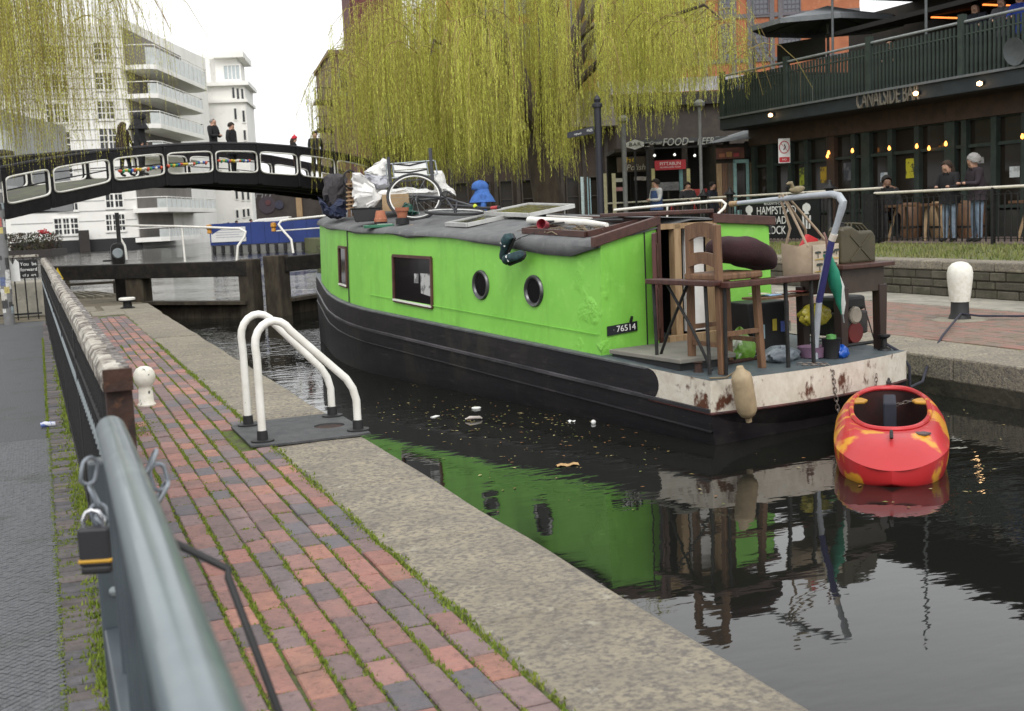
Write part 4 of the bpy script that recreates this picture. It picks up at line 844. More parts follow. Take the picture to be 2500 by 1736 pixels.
# mooring lines and chains
ml = thing('mooring_line', 'dark rope from the stern dolly across to the big white bollard', 'rope', B(.13, 2.06, .2))
P0, P1 = B(.13, 2.06, .20), Vector((9.45, 9.86, .08)); drop = [B(.05, 2.14, .13), B(-.02, 2.19, .0), B(.0, 2.22, -.18)]
mid = [Vector((6.75, 7.6, -.20)), Vector((7.0, 7.75, -.20)), Vector((7.35, 8.05, -.06)), Vector((8.2, 8.8, .02)), P1, Vector((9.6, 9.75, .05)), Vector((10.5, 9.2, .012)), Vector((12, 8.2, .012))]
mid[-1] = Vector((11.5, 8.55, .012))
MB().tube([p - P0 for p in [P0] + drop + mid], .012, 8).build('rope', M('rope_navy', (.03, .03, .045), .9), ml)
chain('stern_chain', 'rusty chain draped down the white stern to the kayak', [B(.05, .98, .145), B(-.10, 1.10, .145), B(-.135, 1.13, .10), B(-.15, 1.17, -.2), B(-.20, 1.20, -.36)], .045, .026, .0042, M('chain_iron', (.22, .2, .18), .5, (.12, .07, .05), 20, metal=.4))
chain('kayak_chain', 'thin chain hooked from the stern down to the kayak bow', [B(-.15, 1.62, .0), B(-.16, 1.60, -.10), B(-.24, 1.52, -.20), B(-.55, 1.30, -.16), B(-.72, 1.42, -.09)], .04, .022, .0036, bpy.data.materials['chain_iron'])
# ================================================================== kayak
ka = math.atan2(1.78, 1.50); K0 = Vector((4.66, 5.42, WZ))
ky = thing('kayak', 'red and yellow plastic kayak with an open cockpit tied behind the boat', 'kayak', K0, ka - R(90))   # local y points away from us
km = M('kayak_plastic', (.46, .020, .024), .40, (.40, .018, .02), 3, coat=.15, bump=.08, bsc=8, det=3)
def _ky():
    t = km.node_tree; L = t.links.new; p = t.nodes['Principled BSDF']; src = p.inputs['Base Color'].links[0].from_socket; tc = t.nodes.new('ShaderNodeTexCoord'); s = t.nodes.new('ShaderNodeSeparateXYZ'); L(tc.outputs['Object'], s.inputs[0])
    a_ = t.nodes.new('ShaderNodeMath'); a_.operation = 'ABSOLUTE'; L(s.outputs[0], a_.inputs[0]); n = t.nodes.new('ShaderNodeTexNoise'); n.inputs['Scale'].default_value = 4.2; n.inputs['Detail'].default_value = 3; L(tc.outputs['Object'], n.inputs['Vector'])
    m1 = t.nodes.new('ShaderNodeMath'); m1.operation = 'MULTIPLY_ADD'; m1.inputs[1].default_value = .75; L(a_.outputs[0], m1.inputs[0]); L(n.outputs[0], m1.inputs[2])   # moulded-in yellow swirls along the flanks
    r = t.nodes.new('ShaderNodeMapRange'); r.inputs[1].default_value = .71; r.inputs[2].default_value = .77; L(m1.outputs[0], r.inputs[0]); x = t.nodes.new('ShaderNodeMix'); x.data_type = 'RGBA'; L(r.outputs[0], x.inputs[0]); L(src, x.inputs[6]); x.inputs[7].default_value = (.60, .27, .02, 1); L(x.outputs[2], p.inputs['Base Color'])
_ky(); weather(km, (.30, .06, .05), 9, .62, .68, .5, (1, 1, 1), 7); weather(km, (.20, .05, .04), 26, .66, .70, .6, (.3, 1, 1), 9)
KL = 2.35
def kw(t): return .365 * ((1 - max(0., 1 - t / .5) ** 5.0) ** .5 if t < .5 else max(0., 1 - ((t - .5) / .5) ** 2.1) ** .85)
def kdeck(t): return .205 + .085 * t - (.045 * (1 - t / .12) ** 2 if t < .12 else 0) - (.06 * ((t - .9) / .1) ** 2 if t > .9 else 0)
def kkeel(t): return -.08 + (.10 * (1 - t / .14) ** 2 if t < .14 else 0) + (.22 * ((t - .72) / .28) ** 2 if t > .72 else 0)
c0, c1, cwid = .215, .80, .26     # cockpit
def ksec(t, s):                   # s 0..1 keel -> sheer
    w_ = kw(t); a = s * math.pi / 2; z0, z1 = kkeel(t), kdeck(t) - .055
    return w_ * math.sin(a) ** .5, z0 + (z1 - z0) * (1 - math.cos(a)) ** 1.5
mb = MB(); nt_, ns = 41, 10
for sgn_ in (-1, 1):
    mb.grid(lambda i, j: ((lambda x, z: (sgn_ * x, i * KL, z))(*ksec(i, j))), nt_, ns)
# deck: polar sheet from the sheer to the cockpit rim
nA, nR = 72, 7
tc_, tr = (c0 + c1) / 2, (c1 - c0) / 2
def dk_(i, j):
    a = 2 * math.pi * i; ca, sa = math.cos(a), math.sin(a)
    ix, it = cwid * math.copysign(abs(ca) ** .8, ca), tc_ + tr * math.copysign(abs(sa) ** .85, sa)
    # outer: sheer point in the same angular direction
    ot = .5 + .5 * math.copysign(abs(sa) ** .75, sa) * (1 if abs(sa) > .02 else abs(sa) / .02); ot = min(max(ot, .0005), .9995); ox = kw(ot) * math.copysign(1, ca) * (1 if abs(ca) > .02 else abs(ca) / .02)
    q = j; t = it + (ot - it) * q; x = ix + (ox - ix) * q
    zi, zo = kdeck(it) + .03, ksec(ot, 1)[1]
    crown = .04 * math.sin(math.pi * min(q, 1)) * (.5 + .5 * abs(sa))
    return (x, t * KL, zi + (zo - zi) * q ** 1.6 + crown)
mb.grid(dk_, nA, nR, wu=True)
mb.build('shell', km, ky, smooth=True, ang=60)
rimp = [dk_(i / nA, 0) for i in range(nA)]
MB().tube([(x, y, z + .012) for x, y, z in rimp], .017, 8, closed=True).build('cockpit_rim', km, ky)
inn = MB(); inn.grid(lambda i, j: (lambda p: (p[0] * (1 + .12 * j if j < .6 else 1.05 - .4 * (j - .6)), (p[1] - tc_ * KL) * (1 + .05 * j) + tc_ * KL, p[2] - j * .30))(dk_(i, 0)), nA, 6, wu=True); n_ = len(inn.v)
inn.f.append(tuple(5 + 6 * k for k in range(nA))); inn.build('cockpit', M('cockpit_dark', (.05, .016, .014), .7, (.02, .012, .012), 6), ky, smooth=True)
MB().bb(-.045, .045, tc_ * KL + .10, tc_ * KL + .50, .0, .30).build('foam_pillar', M('foam_navy', (.02, .022, .035), .8), ky, bev=.012)
for s in (-1, 1): MB().prism([(s * .25, .0), (s * .17, .03), (s * .15, .10), (s * .19, .17), (s * .255, .20)], .265, .29, 'xy').build('thigh_brace', M('brace_yellow' if s < 0 else 'brace_amber', (.5, .25, .03), .4), ky, bev=.01).location = (0, tc_ * KL + .14, .015)
for y, z in ((.27, .262), (2.12, .315)):
    MB().tube([(.0, y - .05, z), (.0, y - .02, z + .03), (0, y + .03, z + .03), (0, y + .06, z)], .011, 8).build('grab_loop', rubber, ky)
MB().bb(-.02, .02, 2.04, 2.10, .29, .34).build('security_bar', rubber, ky, bev=.005)
MB().prism([(.14, .42), (.20, .44), (.24, .40), (.20, .34), (.16, .36)], .258, .268, 'xy').build('scuff_patch', M('scuff_grey', (.10, .07, .07), .7), ky)
# ================================================================== things on the roof
def rthing(name, label, cat, u, v, rz=0, dz=.006, group=None): return thing(name, label, cat, B(u, v, zr(u, v) + dz), BR + rz, group)
alu = M('aluminium', (.62, .62, .60), .35, (.5, .5, .48), 8, metal=.4); cell = M('solar_cell', (.03, .032, .028), .12, (.045, .045, .035), 20, spec=.7)
def solar(name, label, corners, n, mcell):
    c = [Vector(q) for q in corners]; o = thing(name, label, 'solar panel', c[0]); c = [q - c[0] for q in c]; up = (c[1] - c[0]).cross(c[3] - c[0]).normalized()
    if up.z < 0: up = -up
    f = MB()
    for a, b in zip(c, c[1:] + c[:1]): f.bar(a + up * .02, b + up * .02, .028, .04, up)
    f.build('panel_frame', alu, o)
    MB().quad(*[q + up * .022 for q in c]).build('backing', paperwhite, o)
    for i in range(n):
        for j in range(max(2, n // 2)):
            k = max(2, n // 2); P = lambda s, t: c[0].lerp(c[1], .03 + .94 * s).lerp(c[3].lerp(c[2], .03 + .94 * s), .04 + .92 * t) + up * .03
            MB().quad(P((i + .03) / n, (j + .03) / k), P((i + .97) / n, (j + .03) / k), P((i + .97) / n, (j + .97) / k), P((i + .03) / n, (j + .97) / k)).build('cell', mcell, o)
    return o
sp1 = solar('solar_panel', 'tilted solar panel with a pale frame propped on the roof behind the bicycle', [B(4.34, .80, 1.405), B(3.49, .80, 1.365), B(3.49, 1.36, 1.44), B(4.34, 1.36, 1.48)], 6, cell)
for uu, vv, zt in ((4.25, .84, 1.40), (3.58, .84, 1.365), (3.58, 1.3, 1.43), (4.25, 1.3, 1.47)):
    p = B(uu, vv, zr(uu, vv)) - sp1.location; MB().tube([p, Vector((p.x, p.y, zt - sp1.location.z))], .01, 6).build('prop', alu, sp1)
solar('solar_panel', 'low solar panel lying flat along the roof slope near the trainers', [B(4.42, .36, zr(4.42, .36) + .01), B(3.98, .36, zr(3.98, .36) + .01), B(3.98, 1.08, zr(3.98, 1.08) + .008), B(4.42, 1.08, zr(4.42, 1.08) + .008)], 4, cell)
# pole and driftwood over the rear hatch
wp = rthing('white_pole', 'long white plastic pole lying on the rear of the roof', 'pole', 3.2, .62); q0 = wp.location
MB().tube([B(3.25, .64, zr(3.25, .64) + .035) - q0, B(2.0, .46, zr(2.0, .46) + .05) - q0, B(1.72, .42, zr(1.72, .42) + .05) - q0], [.034, .030, .022], 12).build('tube', white, wp) if False else None
Mw = Matrix.Rotation(-BR, 3, 'Z')
MB().tube([Mw @ (B(3.25, .64, zr(3.25, .64) + .04) - q0), Mw @ (B(2.1, .47, zr(2.1, .47) + .075) - q0), Mw @ (B(1.72, .42, zr(1.72, .42) + .07) - q0)], [.036, .032, .02], 12).build('tube', white, wp)
lf_ = rthing('skylight_frame', 'dark brown wooden hatch frame filled with twigs on the roof', 'frame', 2.25, .45)
lo = lambda u, v, d: Mw @ (B(u, v, zr(u, v) + d) - lf_.location)
for a, b in (((2.75, .24), (1.75, .22)), ((1.75, .22), (1.72, .85)), ((2.75, .24), (2.72, .85)), ((2.72, .85), (1.72, .85))): MB().bar(lo(*a, .025), lo(*b, .025), .05, .05).build('rail', trimm, lf_)
tw = M('twig', (.12, .085, .055), .9, (.2, .16, .1), 9)
mb = MB()
for _ in range(60):
    u, v = random.uniform(1.75, 2.75), random.uniform(.2, .5); p = lo(u, v, .01); d = Vector((random.uniform(-.10, .10), random.uniform(-.16, .16), random.uniform(.0, .05))); mb.tube([p, p + d * .5 + Vector((0, 0, .02)), p + d], random.uniform(.002, .006), 4)
tag(mb.build('twigs', tw, lf_), kind='stuff')
for k, (a, b, r_, c) in enumerate([((2.9, .5), (1.75, .62), .010, (.02, .02, .02)), ((2.6, .42), (1.9, .75), .008, (.03, .03, .03)), ((3.1, .75), (2.2, .62), .012, (.5, .48, .44))]):
    t = rthing('roof_rod', ['thin black rod across the brown hatch frame', 'short black rod crossing the hatch frame at an angle', 'pale stick with dark bands beside the white pole'][k], 'rod', (a[0] + b[0]) / 2, (a[1] + b[1]) / 2)
    MB().tube([Mw @ (B(*a, zr(*a) + .06) - t.location), Mw @ (B(*b, zr(*b) + .075) - t.location)], r_, 8).build('rod', M('rod_%d' % k, c, .5), t)
rc = rthing('red_cup', 'faded red plastic cup lying under the white pole', 'cup', 2.62, .40, 0, .05); o = MB().lathe([(.035, 0), (.045, .10), (.048, .10), (.038, .0), (0, .005)], n=16).build('cup', M('cup_red', (.35, .04, .06), .4), rc); o.rotation_euler = (R(80), 0, R(-60))
# trainers tied by their laces over the edge
tr_ = thing('trainers', 'dark pair of trainers hung by their laces over the roof edge', 'shoes', B(2.62, .075, 1.085), BR); tr_.scale = (1.02, 1.02, 1.02)
tealm = M('trainer_mesh', (.012, .03, .038), .8, (.02, .055, .06), 30, mix=(.45, .55), bump=.4, bsc=90); sole = M('trainer_sole', (.02, .02, .022), .7)
def shoe(parent, mtx):
    pr = [(-.13, .035, .03), (-.115, .04, .085), (-.06, .038, .095), (.0, .04, .075), (.06, .046, .05), (.11, .042, .042), (.14, .022, .03)]
    mb = MB(); n = 12
    for y, w_, h in pr:
        for k in range(n): a = 2 * math.pi * k / n; mb.v.append((w_ * math.cos(a), y, .022 + h * .5 + h * .5 * math.sin(a)))
    mb.f = [(i * n + k, i * n + (k + 1) % n, (i + 1) * n + (k + 1) % n, (i + 1) * n + k) for i in range(len(pr) - 1) for k in range(n)] + [tuple(range(n)), tuple(range((len(pr) - 1) * n, len(pr) * n))]
    s = mb.build('shoe', tealm, parent, smooth=True, ang=70); s.matrix_local = mtx
    MB().prism([(-.036, -.13), (.036, -.13), (.04, -.02), (.046, .07), (.035, .13), (0, .15), (-.035, .13), (-.046, .07), (-.04, -.02)], 0, .028, 'xy').build('sole', sole, s, bev=.006)
    MB().tube([(-.038, -.03, .075), (0, -.035, .108), (.038, -.03, .075)], .008, 6).build('collar_stripe', paperwhite, s); return s
shoe(tr_, Matrix.Translation((-.045, .05, .02)) @ Matrix.Rotation(R(-35), 4, 'X') @ Matrix.Rotation(R(-80), 4, 'Y') @ Matrix.Rotation(R(15), 4, 'Z'))
shoe(tr_, Matrix.Translation((-.055, -.09, -.085)) @ Matrix.Rotation(R(-15), 4, 'X') @ Matrix.Rotation(R(-70), 4, 'Y') @ Matrix.Rotation(R(180), 4, 'Z'))
MB().tube([(-.04, .02, .06), (.02, -.02, .10), (.2, -.12, .16)], .004, 5).build('lace', rubber, tr_)
# bicycle: front wheel upright facing the towpath, rest lying on the roof
bi = thing('bicycle', 'black bicycle lying on the boat roof with one wheel raised', 'bicycle', B(5.0, .75, zr(5.0, .75)), 0); q0 = bi.location
tyre = M('tyre', (.03, .03, .032), .8); rimm = M('wheel_rim', (.72, .71, .68), .4); fr_ = M('bike_frame', (.035, .036, .042), .35)
def wheel(name, c, axis, r_):
    axis = Vector(axis).normalized(); x = axis.cross(Vector((0, 0, 1)));  x = x.normalized() if x.length > .05 else Vector((1, 0, 0)); y = axis.cross(x)
    ring = lambda rr: [Vector(c) + (x * math.cos(a) + y * math.sin(a)) * rr for a in [2 * math.pi * k / 40 for k in range(40)]]
    wo_ = MB().tube(ring(r_), .017, 8, closed=True).build('wheel', tyre, bi); MB().tube(ring(r_ - .024), .0085, 6, closed=True).build('rim', rimm, wo_)
    hb = MB().tube([Vector(c) - axis * .04, Vector(c) + axis * .04], .018, 8).build('hub', fr_, wo_)
    for k in range(18): a = 2 * math.pi * k / 18; MB().tube([Vector(c) + axis * (.02 if k % 2 else -.02), Vector(c) + (x * math.cos(a) + y * math.sin(a)) * (r_ - .03)], .0012, 3, caps=False).build('spoke', steel, wo_)
    return wo_
W1 = at(1012, 480, 13.3) - q0; W2 = at(1112, 517, 12.55) - q0
wheel('wheel', W1, (-.27, -.92, .62), .312); wheel('wheel', W2, (.02, -.10, 1), .325)
BBk = at(1088, 483, 12.8) - q0; head = at(1020, 490, 13.25) - q0; seat_ = at(1022, 478, 13.0) - q0
for a, b, r_ in ((BBk, head, .017), (BBk, seat_, .016), (seat_, head, .014), (BBk, W2, .010), (at(1116, 492, 12.7) - q0, W2, .009), (BBk, at(1116, 492, 12.7) - q0, .015), (at(1116, 492, 12.7) - q0, at(1180, 510, 12.3) - q0, .012), (head, W1, .012), (at(1093, 500, 12.75) - q0, at(1165, 505, 12.4) - q0, .009)): MB().tube([a, b], r_, 8).build('frame_tube', fr_, bi)
MB().tube([BBk + Vector((.07 * math.cos(a), -.015, .07 * math.sin(a))) for a in [2 * math.pi * k / 24 for k in range(24)]], .008, 5, closed=True).build('chainring', rubber, bi)
for a in (0, 72, 144, 216, 288): MB().tube([BBk + Vector((0, -.015, 0)), BBk + Vector((.068 * math.cos(R(a)), -.015, .068 * math.sin(R(a))))], .006, 4).build('chainring_arm', rubber, bi)
hb = [at(1160, 506, 12.4) - q0, at(1180, 508, 12.3) - q0, at(1200, 508, 12.2) - q0, at(1222, 506, 12.1) - q0]
MB().tube(hb, [.012, .014, .014, .016], 8).build('handlebar', rubber, bi); MB().tube([hb[2], hb[2].lerp(hb[3], .7)], .019, 8).build('red_grip', M('grip_red', (.4, .03, .03), .5), bi)
MB().lathe([(0, -.025), (.022, -.012), (.025, 0), (.022, .012), (0, .025)], hb[0] + Vector((0, 0, .012)), 10).build('bell', M('bell_lime', (.55, .65, .03), .4), bi)
# folding chair and white sheeting
fc = thing('folding_chair', 'folded black chair with white slats leaning on the sheeted heap', 'chair', at(1000, 455, 13.9), R(-22)); q0 = fc.location
P = lambda x, y, d=13.9: Matrix.Rotation(R(22), 3, 'Z') @ (at(x, y, d) - q0)
for a, b in (((948, 384), (953, 445)), ((1050, 362), (1056, 442))): MB().tube([P(*a), P(*b)], .022, 8).build('upright', fr_, fc)
for a, b in (((943, 401), (1060, 392)), ((943, 436), (1066, 426)), ((943, 401), (944, 436)), ((1062, 392), (1068, 426)), ((958, 398), (962, 432)), ((1040, 392), (1046, 424))): MB().tube([P(*a), P(*b)], .009, 6).build('side_frame', steel, fc)
for y0, y1 in ((400, 416), (418, 432)): MB().quad(P(960, y0), P(1041, y0 - 6), P(1043, y1 - 6), P(963, y1)).build('back_slat', paperwhite, fc)
MB().tube([P(960, 400), P(1000, 404), P(1041, 394)], .011, 6).build('cross_bar', rubber, fc); MB().tube([P(962, 420), P(1000, 421), P(1043, 413)], .010, 6).build('cross_bar', rubber, fc)
MB().tube([P(975, 450), P(978, 442), P(1032, 438), P(1036, 460)], .009, 6).build('seat_hoop', fr_, fc)
ws = M('white_sheet', (.70, .69, .66), .55, (.58, .57, .55), 4, bump=.5, bsc=9)
sb = thing('white_sheet', 'crumpled white plastic sheeting heaped over boxes on the roof', 'sheet', at(930, 500, 14.2)); q0 = sb.location
def drape(px, depth, name, parent, m_, seed, th=.30):
    r_ = random.Random(seed); fine = []
    for (x, y), (x2, y2) in zip(px, px[1:] + px[:1]):
        k = max(1, int(math.hypot(x2 - x, y2 - y) / 7))
        for i in range(k): fine.append((x + (x2 - x) * i / k + r_.uniform(-1.5, 1.5), y + (y2 - y) * i / k + r_.uniform(-1.5, 1.5)))
    q = [at(x, y, depth) - q0 for x, y in fine]; c = sum(q, Vector()) / len(q); fwd = Vector((_fw.x, _fw.y, 0)).normalized(); mb = MB(); n = len(q); L_ = 12
    ph = [r_.uniform(0, 6) for _ in range(8)]
    for l in range(L_):
        t = l / (L_ - 1); s = min(1, (math.sin(math.pi * (.02 + .96 * t)) + .02)) ** .38
        for k, p in enumerate(q):
            d = p - c; fold = .03 * math.sin(k * .9 + ph[0] + 9 * t) + .03 * math.sin(k * 2.1 + ph[1] - 14 * t) + r_.uniform(-.045, .045)
            mb.v.append(tuple(c + d * (s * (1 + fold)) + fwd * ((t - .5) * th * 2 + .04 * math.sin(k * .7 + ph[2] + 8 * t) * s + r_.uniform(-.02, .02)) + Vector((0, 0, r_.uniform(-.008, .008)))))
    mb.f = [(l * n + k, l * n + (k + 1) % n, (l + 1) * n + (k + 1) % n, (l + 1) * n + k) for l in range(L_ - 1) for k in range(n)] + [tuple(range(n)), tuple(range((L_ - 1) * n, L_ * n))]
    return mb.build(name, m_, parent, smooth=True, ang=24)
drape([(862, 440), (866, 424), (874, 420), (884, 436), (893, 466), (900, 478), (925, 470), (950, 462), (1000, 458), (1040, 462), (1075, 470), (1062, 480), (1030, 480), (960, 482), (920, 494), (915, 515), (870, 518), (862, 480)], 14.2, 'sheet_folds', sb, ws, 2)
drape([(890, 420), (935, 388), (945, 390), (950, 412), (946, 440), (925, 436), (900, 440)], 14.6, 'sheet_peak', sb, ws, 3, .12)
drape([(1060, 418), (1080, 419), (1090, 448), (1110, 468), (1112, 476), (1085, 478), (1060, 470)], 14.4, 'sheet_side', sb, ws, 4, .16)
gs = thing('plastic_bag', 'clear grey polythene bag stuffed behind the white sheeting', 'bag', at(918, 440, 14.7)); q0 = gs.location
drape([(892, 420), (915, 430), (948, 428), (950, 455), (925, 462), (905, 458), (893, 448)], 14.35, 'polythene', gs, M('polythene', (.42, .43, .46), .3, (.3, .3, .34), 7, bump=.5), 8, .10)
tp = thing('dark_tarpaulin', 'dark tarpaulin mound with a blue corner at the bow end of the roof', 'tarpaulin', at(825, 500, 14.9)); q0 = tp.location
drape([(792, 436), (800, 427), (842, 426), (848, 440), (846, 500), (842, 530), (815, 534), (795, 510), (790, 470)], 14.8, 'tarpaulin', tp, M('tarp_dark', (.035, .03, .034), .8, (.02, .018, .02), 12, bump=.5, bsc=30), 9, .28)
drape([(778, 482), (790, 498), (802, 512), (826, 486), (846, 488), (844, 530), (815, 534), (790, 524)], 14.55, 'blue_cover', tp, M('tarp_blue', (.02, .03, .075), .7, (.015, .02, .04), 10, bump=.5), 10, .15)
rk = thing('slatted_rack', 'old slatted wooden rack standing between the tarpaulin and the sheeting', 'rack', at(855, 530, 14.5)); q0 = rk.location
for a, b in (((851, 440), (853, 530)), ((860, 438), (863, 528))): MB().bar(at(*a, 14.4) - q0, at(*b, 14.4) - q0, .03, .04).build('rail', wood, rk)
for i in range(7): MB().bar(at(845, 450 + i * 10, 14.38) - q0, at(864, 448 + i * 10, 14.38) - q0, .02, .02).build('slat', palewood, rk)
MB().tube([at(855, 438, 14.35) - q0 + Vector((.09 * math.cos(a), 0, .11 * math.sin(a))) for a in [2 * math.pi * k / 20 for k in range(20)]], .012, 6, closed=True).build('ring', black, rk)
# boxes, tray and pots
cbx = thing('cardboard_box', 'brown cardboard box corner under the white sheeting', 'box', at(968, 515, 13.9), R(-20)); MB().bb(-.16, .16, -.12, .12, 0, .20).build('box', M('cardboard', (.36, .25, .14), .9), cbx)
bt_ = thing('black_trough', 'black plastic trough at the bow end of the roof', 'trough', at(895, 541, 13.4), R(-14)); MB().prism([(-.13, 0), (.15, 0), (.17, .15), (-.17, .15)], -.1, .1).build('trough', rubber, bt_, bev=.008); MB().bb(-.18, .18, -.11, .11, .15, .162).build('rim', black, bt_)
terra = M('terracotta', (.38, .14, .075), .85, (.30, .11, .06), 12, c3=(.45, .25, .17), sc3=9)
p1 = thing('flower_pot', 'terracotta pot turned upside down on a dark square base', 'pot', at(930, 546, 13.2)); MB().bb(-.06, .06, -.06, .06, 0, .02).build('stand', rubber, p1); MB().lathe([(.075, .02), (.078, .055), (.07, .06), (.05, .145), (.045, .15), (0, .15)], n=4 * 5).build('pot', terra, p1)
p2 = thing('flower_pot', 'terracotta pot sitting in a black rubber collar on the roof', 'pot', at(983, 548, 12.9)); MB().lathe([(.075, 0), (.078, .07), (.06, .075)], n=20).build('collar', rubber, p2); MB().lathe([(.05, .06), (.066, .15), (.078, .15), (.08, .19), (.07, .19), (.05, .08), (0, .08)], n=22).build('pot', terra, p2)
gt_ = thing('seed_tray', 'flat green plastic seed tray between the trough and the pots', 'tray', at(922, 556, 13.0), R(-10)); MB().bb(-.16, .18, -.07, .07, 0, .035).build('tray', plas('tray_green', (.03, .17, .09)), gt_, bev=.006); MB().bb(.0, .16, -.05, .05, .035, .042).build('lid', M('tray_lid', (.4, .5, .42), .4), gt_)
gb2 = thing('green_sack', 'dark green sack slumped under the raised bicycle wheel', 'bag', at(1000, 520, 13.7)); q0 = gb2.location
drape([(980, 510), (990, 494), (1005, 500), (1010, 514), (1025, 520), (1005, 526), (985, 524)], 13.7, 'sack', gb2, plas('sack_green', (.015, .10, .07)), 12, .1)
for k, (a, b) in enumerate([((978, 560), (1008, 548)), ((995, 562), (1012, 552))]):
    t = thing('roof_lath', ['pale splinter of lath lying near the collared pot', 'short pale lath beside the longer splinter'][k], 'lath', at(*a, 12.6)); MB().bar((0, 0, .005), at(*b, 12.8) - t.location, .02, .008).build('lath', palewood, t)
# ================================================================== footbridge over the basin
YAW = math.atan2(_fw.x, _fw.y)
class Plane:                       # an upright plane met by the sight line (px,py) at distance d, turned by rot from square-on
    def __init__(s, px, py, d, rot=0, z0=None):
        s.p = at(px, py, d); s.p.z = TZ if z0 is None else z0; s.rz = -YAW + rot
        s.x = Vector((math.cos(s.rz), math.sin(s.rz), 0)); s.n = Vector((-math.sin(s.rz), math.cos(s.rz), 0))
    def l(s, px, py, back=0):      # local (x, z) of a sight line on this plane (or on one `back` metres behind)
        r = ray(px, py); t = (s.p + s.n * back - CAM).dot(s.n) / r.dot(s.n); q = CAM + r * t - s.p; return q.dot(s.x), q.z
BA, BB2 = Vector((-.65, 29.87, 0)), Vector((11.9, 45.2, 0)); BD = (BB2 - BA).normalized(); BN = Vector((-BD.y, BD.x, 0))
def onbr(px, py, back=0): r = ray(px, py); t = (BA + BN * back - CAM).dot(BN) / r.dot(BN); q = CAM + r * t - BA; return q.dot(BD), q.z
br = thing('footbridge', 'black iron arched footbridge with white-rimmed openings over the canal', 'bridge', BA, math.atan2(BD.y, BD.x))
k_ = 2.554
posts = [(-260, 1120, 1420), (15, 1056, 1372), (310, 1000, 1300), (687, 945, 1208), (1024, 915, 1160), (1326, 901, 1144), (1605, 903, 1150), (1855, 922, 1168), (2088, 955, 1192), (2295, 1000, 1222), (2490, 1050, 1260)]
P_ = [(onbr(x / k_, t / k_), onbr(x / k_, b / k_)) for x, t, b in posts]; P_ = [((a[0] + b[0]) / 2, b[1], a[1]) for a, b in P_]
iron = M('bridge_iron', (.010, .010, .012), .6, (.02, .018, .02), 8, spec=.22, c3=(.05, .045, .04), sc3=3, mix3=(.66, .78))
deckb = M('bridge_deck', (.06, .055, .05), .9, (.09, .10, .05), 3)
def se(a, e): return math.copysign(abs(math.cos(a)) ** e, math.cos(a)), math.copysign(abs(math.sin(a)) ** e, math.sin(a))
for off, nm in ((0, 'parapet'), (2.7, 'parapet')):
    par = None
    for (s0, b0, t0), (s1, b1, t1) in zip(P_[:-1], P_[1:]):
        def mp2(x, y): f = (x + 1) / 2; g = (y + 1) / 2; bo, to = b0 + (b1 - b0) * f, t0 + (t1 - t0) * f; return s0 + (s1 - s0) * f, bo + (to - bo) * g
        n = 40; mb = MB(); rim = []
        for i in range(n):
            a = 2 * math.pi * (i + .5) / n; ix, iy = se(a, .28); ix, iy = ix * .925, iy * .53 + .12
            ca, sa = math.cos(a), math.sin(a); q = 1 / max(abs(ca), abs(sa)); ox, oy = ca * q, sa * q
            for x, y in ((ix, iy), (ox, oy)):
                u, z = mp2(x, y); mb.v += [(u, off - .05, z), (u, off + .05, z)]
            u, z = mp2(ix, iy); rim.append((u, off - .055, z))
        for i in range(n):
            a, b = 4 * i, 4 * ((i + 1) % n); mb.f += [(a, b, b + 2, a + 2), (a + 1, a + 3, b + 3, b + 1), (a, a + 1, b + 1, b), (a + 2, b + 2, b + 3, a + 3)]
        pan = mb.build('panel', iron, br); MB().tube(rim, .027, 6, closed=True).build('opening_rim', white, pan)
        mx0 = mp2(-.9, .1); mx1 = mp2(.9, .1); MB().tube([(mx0[0], off, mx0[1] + .02), (mx1[0], off, mx1[1] + .02)], .018, 6).build('tie_rod', iron, pan)
        MB().box((s0, off, (b0 + t0) / 2), (.14, .16, (t0 - b0) * .98)).build('pilaster', iron, br, bev=.02)
    MB().tube([(s, off, t + .02) for s, b, t in P_], .06, 8).build('hand_rail', iron, br)
def dz_(s):
    for (s0, b0, t0), (s1, b1, t1) in zip(P_[:-1], P_[1:]):
        if s <= s1: f = (s - s0) / (s1 - s0); b, t = b0 + (b1 - b0) * f, t0 + (t1 - t0) * f; return b + (t - b) * .30
    return P_[-1][1]
mb = MB()
for i in range(40):
    s = P_[0][0] + (P_[-1][0] - P_[0][0]) * i / 39; z = dz_(s); mb.v += [(s, .05, z), (s, 2.65, z), (s, .05, z - .18), (s, 2.65, z - .18)]
mb.f = [(4 * i, 4 * i + 4, 4 * i + 5, 4 * i + 1) for i in range(39)] + [(4 * i + 2, 4 * i + 3, 4 * i + 7, 4 * i + 6) for i in range(39)]
mb.build('deck', deckb, br)
for o_ in (.9, 1.8):
    MB().tube([(s, o_, b + .12) for s, b, t in P_], .09, 6).build('girder', iron, br)
MB().bb(P_[0][0] - 6, P_[0][0] + .2, -.3, 3.0, -.4, P_[0][1] + .5).build('abutment', M('abutment_brick', (.14, .09, .07), .9, (.09, .06, .05), 6), br)
MB().bb(P_[-1][0] - .4, P_[-1][0] + 5, -.3, 3.0, -.4, P_[-1][1] + .6).build('abutment', bpy.data.materials['abutment_brick'], br)
tb = [M('lacing_%d' % k, c, .8) for k, c in enumerate([(.6, .1, .05), (.7, .5, .05), (.05, .12, .4), (.05, .3, .12), (.7, .68, .6)])]
